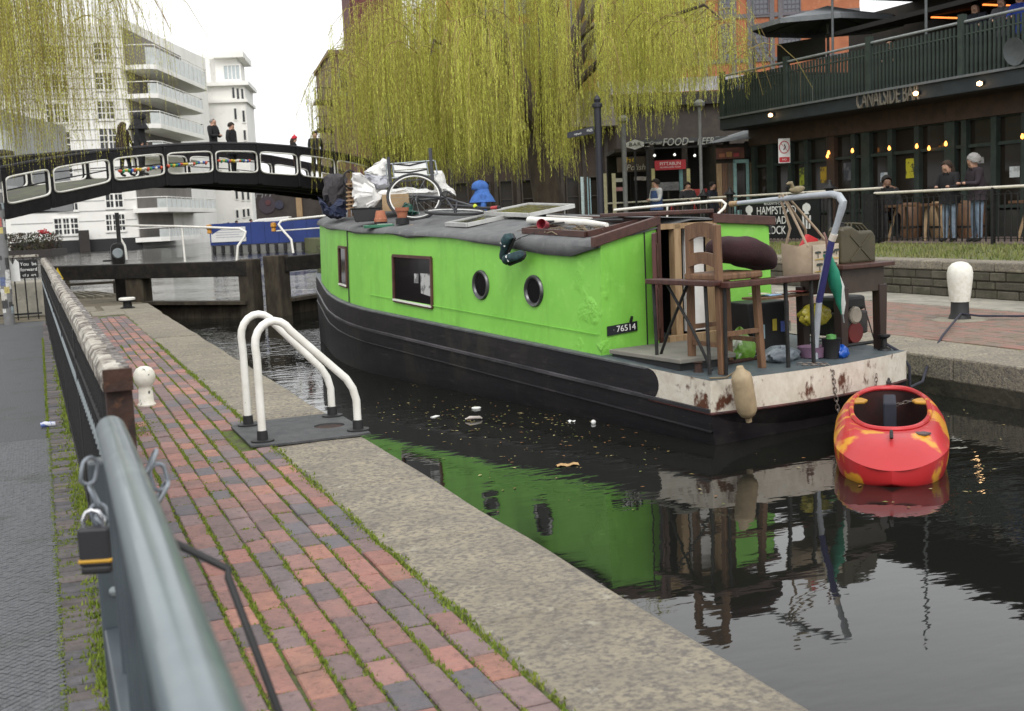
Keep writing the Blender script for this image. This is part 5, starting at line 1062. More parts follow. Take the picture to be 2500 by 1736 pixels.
for (xa, ya, xb, yb) in [(1040, 1030, 1290, 1010), (1360, 1000, 1560, 1000), (740, 1065, 1010, 1040)]:
    lc = thing('ribbon_garland', ['rainbow ribbons wound on the bridge rail left of its crown', 'rainbow ribbons wound on the rail at the bridge crown', 'rainbow ribbons and a white bag tied low on the bridge ramp'][[1040, 1360, 740].index(xa)], 'ribbons', at(xa / k_, ya / k_, 30)); a, b = onbr(xa / k_, ya / k_, -.08), onbr(xb / k_, yb / k_, -.08)
    lc.location = BA + BD * a[0] - BN * .08 + Vector((0, 0, a[1])); lc.rotation_euler = (0, 0, math.atan2(BD.y, BD.x))
    for i in range(16):
        f0, f1 = i / 16, (i + 1) / 16; MB().tube([((b[0] - a[0]) * f0, 0, (b[1] - a[1]) * f0), ((b[0] - a[0]) * (f0 + f1) / 2, 0, (b[1] - a[1]) * (f0 + f1) / 2 - random.uniform(0, .05)), ((b[0] - a[0]) * f1, 0, (b[1] - a[1]) * f1)], [.03, .05, .03], 6).build('ribbon', tb[(i * 3) % 5 if i % 3 else i % 5], lc)
gb = thing('litter_bin', 'pale green wheelie bin standing at the foot of the bridge', 'bin', BA + BD * .6 + BN * 1.2 + Vector((0, 0, dz_(.6)))); MB().prism([(-.22, 0), (.22, 0), (.28, .95), (-.28, .95)], -.25, .25).build('body', M('bin_green', (.12, .32, .24), .5), gb, bev=.03); MB().bb(-.3, .3, -.28, .28, .95, 1.02).build('lid', bpy.data.materials['bin_green'], gb, bev=.02)

# ================================================================== white waterside building
wm1 = M('white_render', (.82, .81, .77), .8, (.75, .74, .70), .25, c3=(.62, .61, .57), sc3=.8, mix3=(.58, .8)); weather(wm1, (.42, .41, .37), .35, .54, .78, .45, (1, 1, .12)); wjo = M('render_joint', (.42, .42, .40), .9)
gl2 = glass('far_glass', (.03, .032, .036), .12); shade_grey = M('slab_shade', (.20, .185, .17), .9, (.15, .14, .13), .4)
YA = 125.0
def FA(px, py): p = onY(px, py, YA); return p.x, p.z
wbld = thing('white_building', 'white rendered waterside block with long curved balconies left of the sky', 'building', (0, 0, 0))
x0, _ = FA(22, 500); x1, _ = FA(333, 500); _, ztop = FA(340, 62)
MB().bb(x0, x1, YA, YA + 22, WZ - .3, ztop).build('front_wall', wm1, wbld)
MB().bb(x0 - .2, x1 + .3, YA - .25, YA + 1, WZ - .3, WZ + 1.15).build('plinth', M('plinth_black', (.02, .02, .022), .7), wbld)
z = 2.6
while z < ztop - .5: MB().bb(x0, x1 - .05, YA - .03, YA + .02, z, z + .09).build('rustication_joint', wjo, wbld); z += 1.02
def win(parent, xa, xb, za, zb, y, nx, nz, fm=None, casements=1, fr=.09, glm=None, dep=.12):
    f = MB()
    for a, b, c, d in ((xa - fr, xb + fr, zb, zb + fr), (xa - fr, xb + fr, za - fr * 1.6, za), (xa - fr, xa, za, zb), (xb, xb + fr, za, zb)): f.bb(a, b, y - dep, y, c, d)
    wN = nx * casements
    for i in range(1, wN): xx = xa + (xb - xa) * i / wN; t = .13 if (i % nx == 0 and casements > 1) else .045; f.bb(xx - t * fr / .09 * .5, xx + t * fr / .09 * .5, y - dep * .6, y - .01, za, zb)
    for i in range(1, nz): zz = za + (zb - za) * i / nz; f.bb(xa, xb, y - dep * .58, y - .012, zz - .03 * fr / .09, zz + .03 * fr / .09)
    w_ = f.build('window', fm or wm1, parent); MB().quad((xa, y - .02, za), (xb, y - .02, za), (xb, y - .02, zb), (xa, y - .02, zb)).build('pane', glm or gl2, w_); return w_
for (pa, pb, pyt, pyb, cs) in [(132, 192, 535, 570, 3), (258, 306, 525, 561, 3), (140, 190, 462, 512, 3), (256, 300, 458, 505, 2), (145, 178, 398, 434, 2), (118, 173, 323, 368, 3), (242, 287, 315, 362, 2), (112, 168, 255, 298, 3), (237, 279, 248, 290, 2), (105, 163, 182, 225, 3), (232, 274, 178, 218, 2), (100, 158, 112, 152, 3), (228, 268, 105, 146, 2), (222, 262, 40, 78, 2), (95, 150, 45, 84, 3)]:
    (xa, zt), (xb, zb) = FA(pa, pyt), FA(pb, pyb)
    if zt < ztop - .6: win(wbld, xa, xb, zb, zt, YA - .01, 2, 3, casements=cs, fr=.14)
# receding wing with balconies
c0_ = Vector((x1, YA, 0)); pe = at(520, 400, 151); wd = Vector((pe.x - x1, pe.y - YA, 0)); WL = wd.length; wd.normalize(); wn = Vector((wd.y, -wd.x, 0))   # wn points to the canal
def onW(px, py, out=0): r = ray(px, py); t = (c0_ + wn * out - CAM).dot(wn) / r.dot(wn); q = CAM + r * t - c0_; return q.dot(wd), q.z
wing = thing('balcony_wing', 'receding white wing with stacked dark balconies and pale railings', 'building', c0_, math.atan2(wd.y, wd.x))   # local x along the wing, -y to the canal
_, zt1 = onW(395, 130); 
MB().prism([(0, WZ), (WL, WZ), (WL, onW(515, 150)[1]), (WL * .55, onW(440, 115)[1]), (0, onW(345, 68)[1])], 0, 14).build('wing_wall', wm1, wing)
glb = M('balcony_glass', (.55, .58, .57), .35, (.45, .48, .47), 1.5)
OUT = 3.2
for (pt, pb_, endx, ll) in [(108, 155, 520, 1), (195, 224, 507, 1), (266, 297, 505, 1), (340, 362, 505, 1), (478, 505, 520, 1), (556, 580, 475, 1)]:
    (sa, zt), (_, zb) = onW(375, pt, OUT), onW(375, pb_, OUT); se_ = min(onW(endx, 300, OUT)[0], WL - 1)
    MB().prism([(-.6, .2), (-.6, -OUT + .8), (.0, -OUT), (se_ - 1.5, -OUT), (se_, -OUT * .55), (se_, .2)], zb - .45, zb, 'xy').build('balcony_slab', wm1, wing)
    MB().bb(.3, se_ - .5, -.06, -.01, zb, zb + (zt - zb) + 1.9).build('shade_panel', shade_grey, wing)  # thin panel on the wall, its darker colour paints the shade under the slabs
    hr = max(.9, zt - zb)
    MB().prism([(-.55, -OUT + .85), (.02, -OUT + .05), (se_ - 1.5, -OUT + .05), (se_ - 1.5, -OUT + .12), (.05, -OUT + .12), (-.48, -OUT + .9)], zb, zb + hr * .86, 'xy').build('balustrade', glb, wing)
    MB().tube([(-.55, .1, zb + hr), (-.55, -OUT + .82, zb + hr), (0, -OUT + .05, zb + hr), (se_ - 1.5, -OUT + .05, zb + hr), (se_ - .05, -OUT * .55, zb + hr)], .05, 6).build('rail', wm1, wing)
    for i in range(12): MB().bb(se_ * i / 12 - .03, se_ * i / 12 + .03, -OUT + .0, -OUT + .04, zb, zb + hr).build('rail_post', wm1, wing)
tw_ = thing('white_tower', 'white stair tower with a glazed top room at the end of the white block', 'building', at(555, 560, 156), -YAW + R(6)); tw_.location.z = WZ; q0 = tw_.location
def TL(px, py): n_ = Vector((-math.sin(-YAW + R(6)), math.cos(-YAW + R(6)), 0)); x_ = Vector((n_.y, -n_.x, 0)); r = ray(px, py); t = (q0 - CAM).dot(n_) / r.dot(n_); q = CAM + r * t - q0; return q.dot(x_), q.z
a0, b0 = TL(497, 300)[0], TL(603, 300)[0]; z1, z2, z3 = TL(560, 206)[1], TL(560, 140)[1], TL(540, 128)[1]
MB().bb(a0, b0, 0, 10, -.3, z1).build('shaft', wm1, tw_); MB().bb(TL(520, 300)[0], TL(588, 300)[0], 1, 9, z1, z2).build('top_room', wm1, tw_); MB().bb(TL(524, 200)[0], TL(598, 200)[0], 0, 10, z2, z2 + .8).build('roof_slab', wm1, tw_); MB().bb(a0, b0 + .6, -.6, 10, z1 - .2, z1 + .35).build('cornice', wm1, tw_); MB().bb(a0 - 2, TL(518, 100)[0], 1, 9, z1, TL(505, 130)[1]).build('lift_house', wm1, tw_); MB().bb(a0, b0 + .3, -.35, 10, TL(560, 247)[1] - .2, TL(560, 247)[1] + .2).build('string_course', wm1, tw_)
win(tw_, TL(545, 180)[0], TL(583, 180)[0], TL(560, 192)[1], TL(560, 158)[1], 1 - .01, 4, 1, fr=.2, glm=M('bright_glass', (.45, .5, .52), .2))
for px, y0, y1 in ((569, 214, 240), (580, 216, 242), (591, 217, 243), (574, 265, 292), (594, 270, 298), (597, 318, 342), (577, 462, 486), (592, 462, 488), (609 - 4, 462, 488), (579, 513, 532), (595, 511, 530), (611 - 5, 510, 528)):
    x, zt = TL(px, y0); _, zb = TL(px, y1); win(tw_, x - .16, x + .16, zb, zt, -.01, 1, 1, fr=.08)
# neighbours glimpsed at the edges
gbl = thing('glass_flats', 'grey flats with jutting balconies at the picture edge behind the willow', 'building', at(10, 590, 62), -YAW + R(4)); gbl.location.z = WZ
MB().bb(-12, .25, 0, 12, 3.2, 8.6).build('wall', M('flats_grey', (.42, .44, .44), .7, (.33, .35, .36), .5), gbl)
for z in (3.2, 6.1):
    MB().bb(-3, 1.0, -1.6, .0, z, z + .22).build('balcony_slab', M('slab_dark', (.05, .045, .04), .8), gbl); MB().bb(-3, 1.0, -1.6, -1.55, z + .22, z + 1.25).build('balcony_glass', glb, gbl); MB().bb(.95, 1.0, -1.6, 0, z + .22, z + 1.25).build('balcony_glass', glb, gbl); win(gbl, -2.5, -.6, z + .4, z + 2.4, -.02, 2, 1)
cg = Plane(690, 545, 92, 0, WZ); gra = thing('graffiti_wall', 'low dark building with faded graffiti under the bridge arch', 'building', cg.p, cg.rz)
xa, za = cg.l(620, 440); xb, _ = cg.l(780, 440); gm = M('soot_brick', (.035, .028, .026), .9, (.055, .045, .04), .8); MB().bb(xa, xb, 0, 6, -.2, za).build('wall', gm, gra)
MB().bb(cg.l(600, 450)[0], cg.l(645, 450)[0], -.4, .0, cg.l(620, 462)[1], cg.l(620, 452)[1]).build('eaves_board', wm1, gra)
text('graffiti', 'HB', M('graffiti_grey', (.22, .21, .22), .9), gra, (cg.l(640, 475)[0], -.05, cg.l(640, 475)[1]), (1, 0, 0), (0, 0, 1), height=.7, shear=.3)
for k, (x, y, r_, c) in enumerate([(652, 500, .7, (.055, .042, .052)), (682, 500, .35, (.045, .045, .07)), (655, 495, .22, (.10, .04, .045))]): p = cg.l(x, y); MB().lathe([(r_ * .55, 0), (r_, .02), (r_ * .6, .03)], (p[0], -.04 - .03 * k, p[1]), 20, Matrix.Rotation(R(90), 3, 'X')).build('graffiti_ring', M('graffiti_%d' % k, c, .9), gra)
MB().bb(cg.l(724, 500)[0], cg.l(738, 500)[0], -.2, 0, cg.l(730, 530)[1], cg.l(730, 482)[1]).build('wooden_shutter', palewood, gra)
# blue hoarding on a work barge
cb_ = Plane(650, 600, 76, R(-8), WZ); bar_ = thing('work_barge', 'concrete pontoon with blue hoarding and a white notice banner', 'barge', cb_.p, cb_.rz)
xa, xb = cb_.l(514, 590)[0], cb_.l(820, 590)[0]; zt, zm = cb_.l(650, 541)[1], cb_.l(650, 592)[1]
MB().bb(xa, xb, 0, 3, -.3, zm).build('pontoon', M('pontoon_grey', (.22, .22, .21), .8, (.15, .15, .145), 1.5), bar_); bluem = M('hoarding_blue', (.018, .045, .21), .6, (.015, .035, .16), .7)
for i in range(9): MB().bb(xa + (xb - xa) * i / 9 + .01, xa + (xb - xa) * (i + 1) / 9 - .01, -.06, .02, zm - .05, zt + .02 * (i % 2)).build('hoarding_panel', bluem, bar_)
for i in range(14): MB().bb(xa + (xb - xa) * (i + .4) / 14 - .1, xa + (xb - xa) * (i + .4) / 14 + .1, -.14, -.0, .05, zm - .1).build('rubbing_block', rubber, bar_)
a, b = cb_.l(518, 592), cb_.l(600, 553); bn = MB().bb(a[0], b[0], -.11, -.08, a[1], b[1]).build('notice_banner', paperwhite, bar_)
MB().prism([(a[0], b[1] - .02), (a[0] + .05, b[1] - .45), (a[0] + .7, b[1] - .12), (b[0] - .4, b[1] - .03)], -.115, -.112).build('banner_wave', bluem, bn)
for i in range(4): MB().bb(a[0] + .35, b[0] - .25 - .2 * (i % 2), -.114, -.111, a[1] + .28 + .16 * i, a[1] + .33 + .16 * i).build('banner_line', M('banner_text_%d' % i, (.45, .46, .5), .8), bn)
ro_b = thing('roof_tarp', 'long white covered roof lying on the blue work barge', 'cover', at(672, 545, 78), -YAW); MB().prism([(-1.4, 0), (1.1, 0), (1.05, .42), (-1.0, .34), (-1.4, .2)], -.5, .5).build('cover', wm1, ro_b, bev=.05)
for k, (px, py) in enumerate(((668, 555), (511, 560))):
    t = thing('float_marker', ['orange float hung on the blue hoarding near its white rail', 'orange float at the edge of the white banner'][k], 'float', at(px, py, 74)); MB().lathe([(.0, -.3), (.16, -.25), (.13, -.05), (.2, .05), (.17, .28), (0, .32)], n=12).build('float', M('float_%d' % k, (.6, .28, .03), .5), t)
hd = thing('planted_barge', 'hedge-topped dark barge with red flowers near the white building', 'barge', at(60, 620, 100), -YAW); hd.location.z = WZ
MB().bb(-3.2, 2.6, -.5, 3, -.2, .55).build('hull', blackpaint, hd)
v, f = [], []
for _ in range(2600):
    x, y, z = random.uniform(-3.1, 2.5), random.uniform(-.4, 2.8), random.uniform(.4, 2.05) ; s = random.uniform(.08, .16); n = len(v); d = Vector((random.gauss(0, 1), random.gauss(0, 1), random.gauss(0, 1))).normalized() * s; e = Vector((random.gauss(0, 1), random.gauss(0, 1), random.gauss(0, 1))).normalized() * s
    c = Vector((x, y, z)); v += [tuple(c - d), tuple(c + e), tuple(c + d)]; f.append((n, n + 1, n + 2))
hm = bpy.data.meshes.new('hedge'); hm.from_pydata(v, [], f); hm.materials.append(M('hedge_leaf', (.03, .04, .015), .9, (.06, .03, .02), 1)); tag(ro('hedge', hm, (0, 0, 0), 0, hd), kind='stuff')
fl = MB()
for _ in range(40): fl.box((random.gauss(1.9, .25), random.uniform(-.45, 0), random.gauss(2.05, .1)), (.1, .1, .1), random.random())
fl.build('red_flowers', M('flower_red', (.5, .02, .03), .7), hd)
pk = thing('picket_fence', 'pale slatted fence standing in front of the white building', 'fence', at(98, 560, 118), -YAW); pk.location.z = at(98, 562, 118).z
for i in range(13): MB().bb(-2.4 + i * .4, -2.2 + i * .4, 0, .06, 0, 3.0).build('slat', M('fence_grey', (.4, .4, .38), .8) if i == 0 else bpy.data.materials['fence_grey'], pk)
pp = thing('mooring_pile', 'black timber pile against the plinth of the white building', 'pile', onY(207, 600, YA - 1)); pp.location.z = WZ; MB().bb(-.5, .5, -.4, .4, -.3, onY(207, 562, YA - 1).z - WZ).build('timber', blackpaint, pp)
# brown flats and the red brick gable behind the willow's edge
cbf = Plane(840, 400, 66, R(14), 0); bf = thing('brown_flats', 'brown brick flats with small hanging balconies right of the sky', 'building', cbf.p, cbf.rz)
xl, ztf = cbf.l(806, 131); MB().bb(xl, xl + 12, 0, 10, -1, ztf).build('wall', M('brown_brick', (.20, .145, .085), .9, (.15, .105, .06), 1.5), bf); MB().bb(xl - .15, xl + 12, -.15, 10, ztf, ztf + .2).build('coping', M('brown_cap', (.25, .19, .12), .9), bf)
win(bf, cbf.l(830, 200)[0], cbf.l(850, 200)[0], cbf.l(830, 228)[1], cbf.l(830, 170)[1], -.02, 1, 2, fr=.1, fm=M('frame_grey', (.15, .17, .18), .6))
for y0, y1 in ((212, 248), (282, 317), (350, 380)):
    zb, zt = cbf.l(800, y1)[1], cbf.l(800, y0)[1]; MB().bb(xl - .95, xl + .2, .4, 2.2, zb, zb + .14).build('balcony_floor', black, bf)
    for i in range(8): MB().tube([(xl - .95 + i * .14, .4, zb), (xl - .95 + i * .14, .4, zt)], .02, 4).build('balcony_bar', black, bf)
    MB().tube([(xl - .95, 2.2, zt), (xl - .95, .4, zt), (xl + .1, .4, zt)], .03, 5).build('balcony_rail', black, bf)
cbg = Plane(900, 300, 58, R(10), 0); bgb = thing('red_gable', 'tall dark red brick wall rising out of frame behind the willow', 'building', cbg.p, cbg.rz)
xl, _ = cbg.l(862, 150); MB().bb(xl, xl + 2.6, 0, 9, -1, 16).build('wall', M('plum_brick', (.16, .06, .05), .9, (.10, .04, .04), 1.2), bgb)
for z in (4.6, 6.6, 8.6, 10.6): MB().bb(xl - .12, xl + 2.6, -.12, 0, z, z + .18).build('brick_band', M('band_%d' % int(z), (.10, .05, .05), .9), bgb)
for i in range(3): MB().bb(xl + .1 + i * .85, xl + .4 + i * .85, -.2, 0, -1, 16).build('pilaster', bpy.data.materials['plum_brick'], bgb)
# ================================================================== railings along the terrace
def railing(name, label, X, ya, yb, z0, zt, step, m_rail, sag=0, group=None):
    r_ = thing(name, label, 'railing', (X, ya, z0)); L_ = yb - ya
    n = max(1, int(L_ / 2.4))
    for i in range(n):
        MB().tube([(0, L_ * i / n + .01, zt - z0), (0, L_ * (i + 1) / n - .01, zt - z0)], .028, 10).build('top_rail', m_rail, r_)
    for z in (.10, zt - z0 - .12): MB().bar((0, 0, z), (0, L_, z), .03, .014).build('cross_rail', black, r_)
    for i in range(n + 1): MB().box((0, L_ * i / n, (zt - z0) / 2), (.06, .06, zt - z0)).build('post', black, r_)
    me = MB().tube([(0, 0, .04), (0, 0, zt - z0 - .10)], .015, 6).mesh('baluster', black); i = 0; y = step
    hoop = MB().tube([(0, -step / 2, zt - z0 - .16), (0, -step / 2 * .7, zt - z0 - .09), (0, 0, zt - z0 - .065), (0, step / 2 * .7, zt - z0 - .09), (0, step / 2, zt - z0 - .16)], .008, 5).mesh('hoop', black)
    while y < L_:
        ro('baluster', me, (0, y, 0), 0, r_)
        if i % 2 == 0: ro('hoop', hoop, (0, y + step / 2, 0), 0, r_)
        y += step; i += 1
    return r_
cream = M('rail_cream', (.66, .62, .52), .5, (.55, .5, .42), 8, c3=(.2, .16, .12), sc3=14, mix3=(.66, .74))
railing('terrace_railing', 'black hooped railing with a cream top rail where two women lean', 15.85, 12.6, 18.93, TZ, 1.495, .145, cream)
railing('terrace_railing', 'long black railing with cream top rail behind the lock name board', 16.3, 19.2, 32.0, TZ, 1.60, .15, cream)
MB().box((15.86, 18.98, TZ + .5), (.2, .26, 1.0)).build('post_block', black, None); gp_ = bpy.data.objects['post_block']; tag(gp_, 'stout black gate post where the two railings meet', 'post')
# lock name board
nb = thing('lock_name_board', 'black board reading Hampstead Road Lock in white capitals', 'sign', (16.22, 22.78, TZ + .07))
MB().bb(-.02, .02, -1.62, 1.45, 0, .92).build('board', M('board_black', (.010, .012, .013), .5, spec=.25), nb)
TX = lambda s, y, z, h, w_=None: text('lettering', s, paperwhite, nb, (-.026, y, z), (0, -1, 0), (0, 0, 1), height=h, width=w_, depth=.002)
TX("REGENT'S CANAL", .02, .82, .06, .95); TX('HAMPSTEAD', .02, .65, .19, 1.55); TX('ROAD', .0, .42, .18, .76); TX('LOCK', .02, .185, .19, .74); TX('1', -.48, .10, .10)
for y in (1.12, -1.15):
    for a in (-40, 0, 40): MB().lathe([(.0, -.003), (.085, -.002), (.085, .002), (0, .003)], (-.026, y + .10 * math.sin(R(a)), .62 + .10 * math.cos(R(a))), 12, Matrix.Rotation(R(90), 3, 'Y')).build('emblem_leaf', paperwhite, nb)
    MB().prism([(y - .09, .55), (y + .09, .55), (y + .05, .65), (y - .05, .65)], -.028, -.024, 'yz').build('emblem_stem', paperwhite, nb)
    if y < 0:
        for dy in (-.10, 0, .10): MB().prism([(y + dy - .03, .22), (y + dy + .03, .22), (y + dy * 1.3 + .03, .52), (y + dy * 1.3 - .03, .52)], -.028, -.024, 'yz').build('emblem_reed', paperwhite, nb)
def lantern(x, y, label):
    t = thing('bollard_light', label, 'lamp', (x, y, TZ)); MB().lathe([(.10, 0), (.10, .05), (.06, .1), (.055, .95), (.11, .98), (.11, 1.02)], n=12).build('post', black, t); MB().lathe([(.07, 1.02), (.09, 1.15), (.16, 1.17), (.05, 1.27), (.04, 1.33), (0, 1.36)], n=12).build('cap', black, t)
lantern(16.0, 20.55, 'black lantern bollard rising behind the tiller by the name board'); lantern(16.1, 24.6, 'black lantern bollard left of the lock name board'); lantern(16.15, 25.9, 'squat black lantern bollard further left along the railing')
# ================================================================== canalside bar
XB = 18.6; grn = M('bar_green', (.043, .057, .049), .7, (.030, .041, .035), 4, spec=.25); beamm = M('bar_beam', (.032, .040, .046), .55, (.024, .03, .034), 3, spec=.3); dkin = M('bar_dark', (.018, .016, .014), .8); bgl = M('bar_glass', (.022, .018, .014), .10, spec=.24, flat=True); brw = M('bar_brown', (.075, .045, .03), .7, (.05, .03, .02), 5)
bar = thing('bar_building', 'dark green timber bar with a balcony over a row of tall windows', 'building', (XB, 20, TZ))
Zl = lambda z: z - TZ
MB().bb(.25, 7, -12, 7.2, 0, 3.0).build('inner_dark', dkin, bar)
MB().bb(-.02, .2, -12, 7.2, 0, .55).build('stall_riser', M('riser', (.03, .035, .03), .7, (.05, .045, .035), 4), bar)
my = [27.1, 26.3, 25.42, 24.72, 23.73, 22.87, 22.42, 21.56, 20.68, 19.67, 19.25, 18.42, 17.55, 16.7, 15.8, 14.9, 14.0, 12, 10, 8]
for i, y in enumerate(my):
    wide = .30 if i in (1, 4, 6, 9, 12) else .15
    MB().bb(-.10, .12, y - 20 - wide / 2, y - 20 + wide / 2, 0, Zl(3.15)).build('mullion', brw if i in (4,) else grn, bar, bev=.01)
for ya, yb in zip(my[1:], my[:-1]):
    if yb - ya < .5 and False: continue
    w_ = MB()
    for z in (Zl(1.08), Zl(2.38), Zl(2.95)): w_.bb(-.05, .05, ya - 20 + .08, yb - 20 - .08, z, z + .07)
    wo_ = w_.build('window', grn, bar); MB().quad((.03, ya - 20, Zl(1.08)), (.03, yb - 20, Zl(1.08)), (.03, yb - 20, Zl(2.98)), (.03, ya - 20, Zl(2.98))).build('pane', bgl, wo_)
MB().bb(-.15, .3, -12, 7.2, Zl(2.98), Zl(3.42)).build('fascia', brw, bar)
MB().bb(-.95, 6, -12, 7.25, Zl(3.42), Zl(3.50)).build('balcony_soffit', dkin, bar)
bmk = MB().bb(-1.0, -.92, -12, 7.3, Zl(3.44), Zl(3.74)).build('balcony_beam', beamm, bar, bev=.01); MB().bb(-1.06, -.88, -12, 7.32, Zl(3.74), Zl(3.79)).build('beam_cap', M('beam_lead', (.14, .15, .155), .6), bar)
def XO(px, py): p = onX(px, py, XB - 1.02); return p.y, p.z
MB().bb(3.3, 3.4, -12, 7.2, Zl(3.5), Zl(6.5)).build('upper_back_wall', M('upper_dark', (.018, .015, .012), .9, (.03, .022, .016), 2), bar); MB().bb(-.2, 3.4, 7.15, 7.25, Zl(3.5), Zl(5.0)).build('end_boarding', dkin, bar)
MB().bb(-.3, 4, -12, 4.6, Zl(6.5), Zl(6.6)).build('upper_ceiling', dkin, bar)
# balcony railing
y0, zr0 = XO(1886, 157); _, zr1 = XO(2499, 28)
MB().tube([(-.96, 7.2, Zl(zr0)), (-.96, -12, Zl(zr1) + .03)], .03, 8).build('balcony_rail', M('rail_grey', (.25, .27, .27), .5), bar)
MB().tube([(-.96, 7.2, Zl(zr0) - .26), (-.96, -12, Zl(zr1) - .22)], .022, 8).build('balcony_midrail', grn, bar)
bme = MB().bb(-.018, .018, -.028, .028, 0, .98).mesh('balcony_bar', grn)
y = 7.1
while y > -6: ro('balcony_bar', bme, (-.96, y, Zl(3.79)), 0, bar); y -= .118
for y in (7.2, 4.3, 1.2, -1.6, -4.5): MB().bb(-1.02, -.90, y - .07, y + .07, Zl(3.79), Zl(5.0)).build('balcony_post', grn, bar)
MB().prism([(.2, Zl(3.8)), (3.3, Zl(3.8)), (3.3, Zl(5.0)), (.2, Zl(4.9))], -12, 7, 'xz').build('balcony_planters', dkin, bar) if False else None
# glass canopy strip at the rail's end and sign letters
a = XO(2087, 262)[0]; b = XO(2232, 250)[0]
lt = M('letter_bronze', (.17, .15, .12), .6)
text('sign_letters', 'CANALSIDE BAR', lt, bar, (-1.02, (a + b) / 2 - 20 - .1, Zl(3.60)), (0, -1, 0), (0, 0, 1), height=.36, width=(a - b) * 1.04, depth=.02)
# lamps under and on the beam
warm = M('bulb_glow', (1.0, .36, .07), .4, emit=3.2, flat=True); warm2 = M('flood_glow', (1.0, .62, .30), .4, emit=6, flat=True)
for k, (px, py) in enumerate(((1886, 281), (2241, 228), (2397, 204))):
    y, z = XO(px, py); t = thing('flood_lamp', ['bright flood lamp at the left end of the balcony beam', 'glowing lamp at the end of the bronze sign letters', 'glowing lamp on the beam right of the sign letters'][k], 'lamp', (XB - 1.08, y, z))
    MB().lathe([(0, -.05), (.05, -.03), (.055, .02), (0, .05)], n=12).build('lens', warm2, t); MB().bb(.03, .09, -.06, .06, -.03, .05).build('bracket', black, t)
for k, (px, py) in enumerate(((2023, 373), (2081, 368), (2171, 362), (2238, 357), (2268, 362), (2309, 351), (2496, 333), (2020, 381))):
    p = onX(px, py, XB - .35 if k not in (4, 7) else XB - .12); t = thing('filament_bulb', ['amber bulb above the amber poster', 'amber bulb in the third bar window', 'amber bulb above the seated man', 'amber bulb above the yellow poster', 'small dim amber bulb between two larger ones', 'amber bulb above the young woman in jeans', 'amber bulb at the picture edge', 'small amber bulb just under the leftmost large one'][k], 'bulb', p, 0, 'amber bulbs along the bar front')
    MB().lathe([(0, -.055), (.03, -.035), (.036, 0), (.02, .035), (.014, .06)], n=12).build('bulb_glass', warm, t); MB().lathe([(.016, .055), (.016, .10), (0, .105)], n=8).build('socket', black, t); MB().tube([(0, 0, .1), (0, 0, TZ + Zl(3.42) - p.z)], .004, 4).build('flex', black, t)
# posters in the windows
for k, (xa, ya, xb, yb, c, c2, lab) in enumerate([(1952, 410, 1972, 452, (.42, .48, .04), (.1, .12, .03), 'lime green poster in the first bar window'), (2003, 408, 2022, 446, (.5, .33, .03), (.12, .08, .03), 'amber poster in the second bar window'), (2212, 388, 2234, 434, (.55, .5, .03), (.08, .08, .03), 'yellow poster in a bar window between the women and the seated man'), (2150, 422, 2170, 444, (.62, .66, .68), (.4, .45, .5), 'pale sheet of paper in the window above the seated man'), (2465, 407, 2490, 432, (.62, .66, .66), (.4, .42, .42), 'pale notice in the bar window at the picture edge'), (2060, 398, 2078, 440, (.05, .055, .07), (.15, .15, .17), 'dark printed poster in the third bar window'), (2380, 385, 2403, 398, (.3, .3, .3), (.1, .1, .1), 'grey strip notice behind the curly haired woman'), (2030, 418, 2038, 426, (.6, .6, .58), (.5, .5, .5), 'tiny white card beside the amber poster')]):
    a, b = onX(xa, ya, XB + .02), onX(xb, yb, XB + .02); t = MB().quad((0, a.y, a.z), (0, b.y, a.z), (0, b.y, b.z), (0, a.y, b.z)).build('window_poster', M('poster_%d' % k, c, .6, c2, 5, mix=(.52, .56)), None); t.location = (XB + .015, 0, 0); tag(t, lab, 'poster')
# swimming ban sign on the corner
sg = thing('warning_sign', 'white prohibition sign with a red ring on the corner of the bar', 'sign', onX(1915, 398, 17.9)); q0 = sg.location; pl_ = Plane(1915, 370, 30, 0, q0.z)
sg.rotation_euler = (0, 0, -YAW); MB().bb(-.15, .15, -.01, .01, 0, .62).build('board', paperwhite, sg)
redp = M('sign_red', (.5, .02, .03), .5); MB().tube([(.125 * math.cos(a), -.012, .40 + .15 * math.sin(a)) for a in [2 * math.pi * k / 28 for k in range(28)]], .012, 6, closed=True).build('ring', redp, sg); MB().bar((-.09, -.013, .50), (.09, -.013, .30), .008, .022, (0, 1, 0)).build('slash', redp, sg); MB().bb(-.135, .135, -.014, -.011, .02, .15).build('red_panel', redp, sg)
text('lettering', 'NO', paperwhite, sg, (0, -.016, .085), (1, 0, 0), (0, 0, 1), height=.05, depth=.001); MB().tube([(.0, -.012, .47), (.03, -.012, .40), (-.02, -.012, .33)], .014, 5).build('swimmer_figure', black, sg)
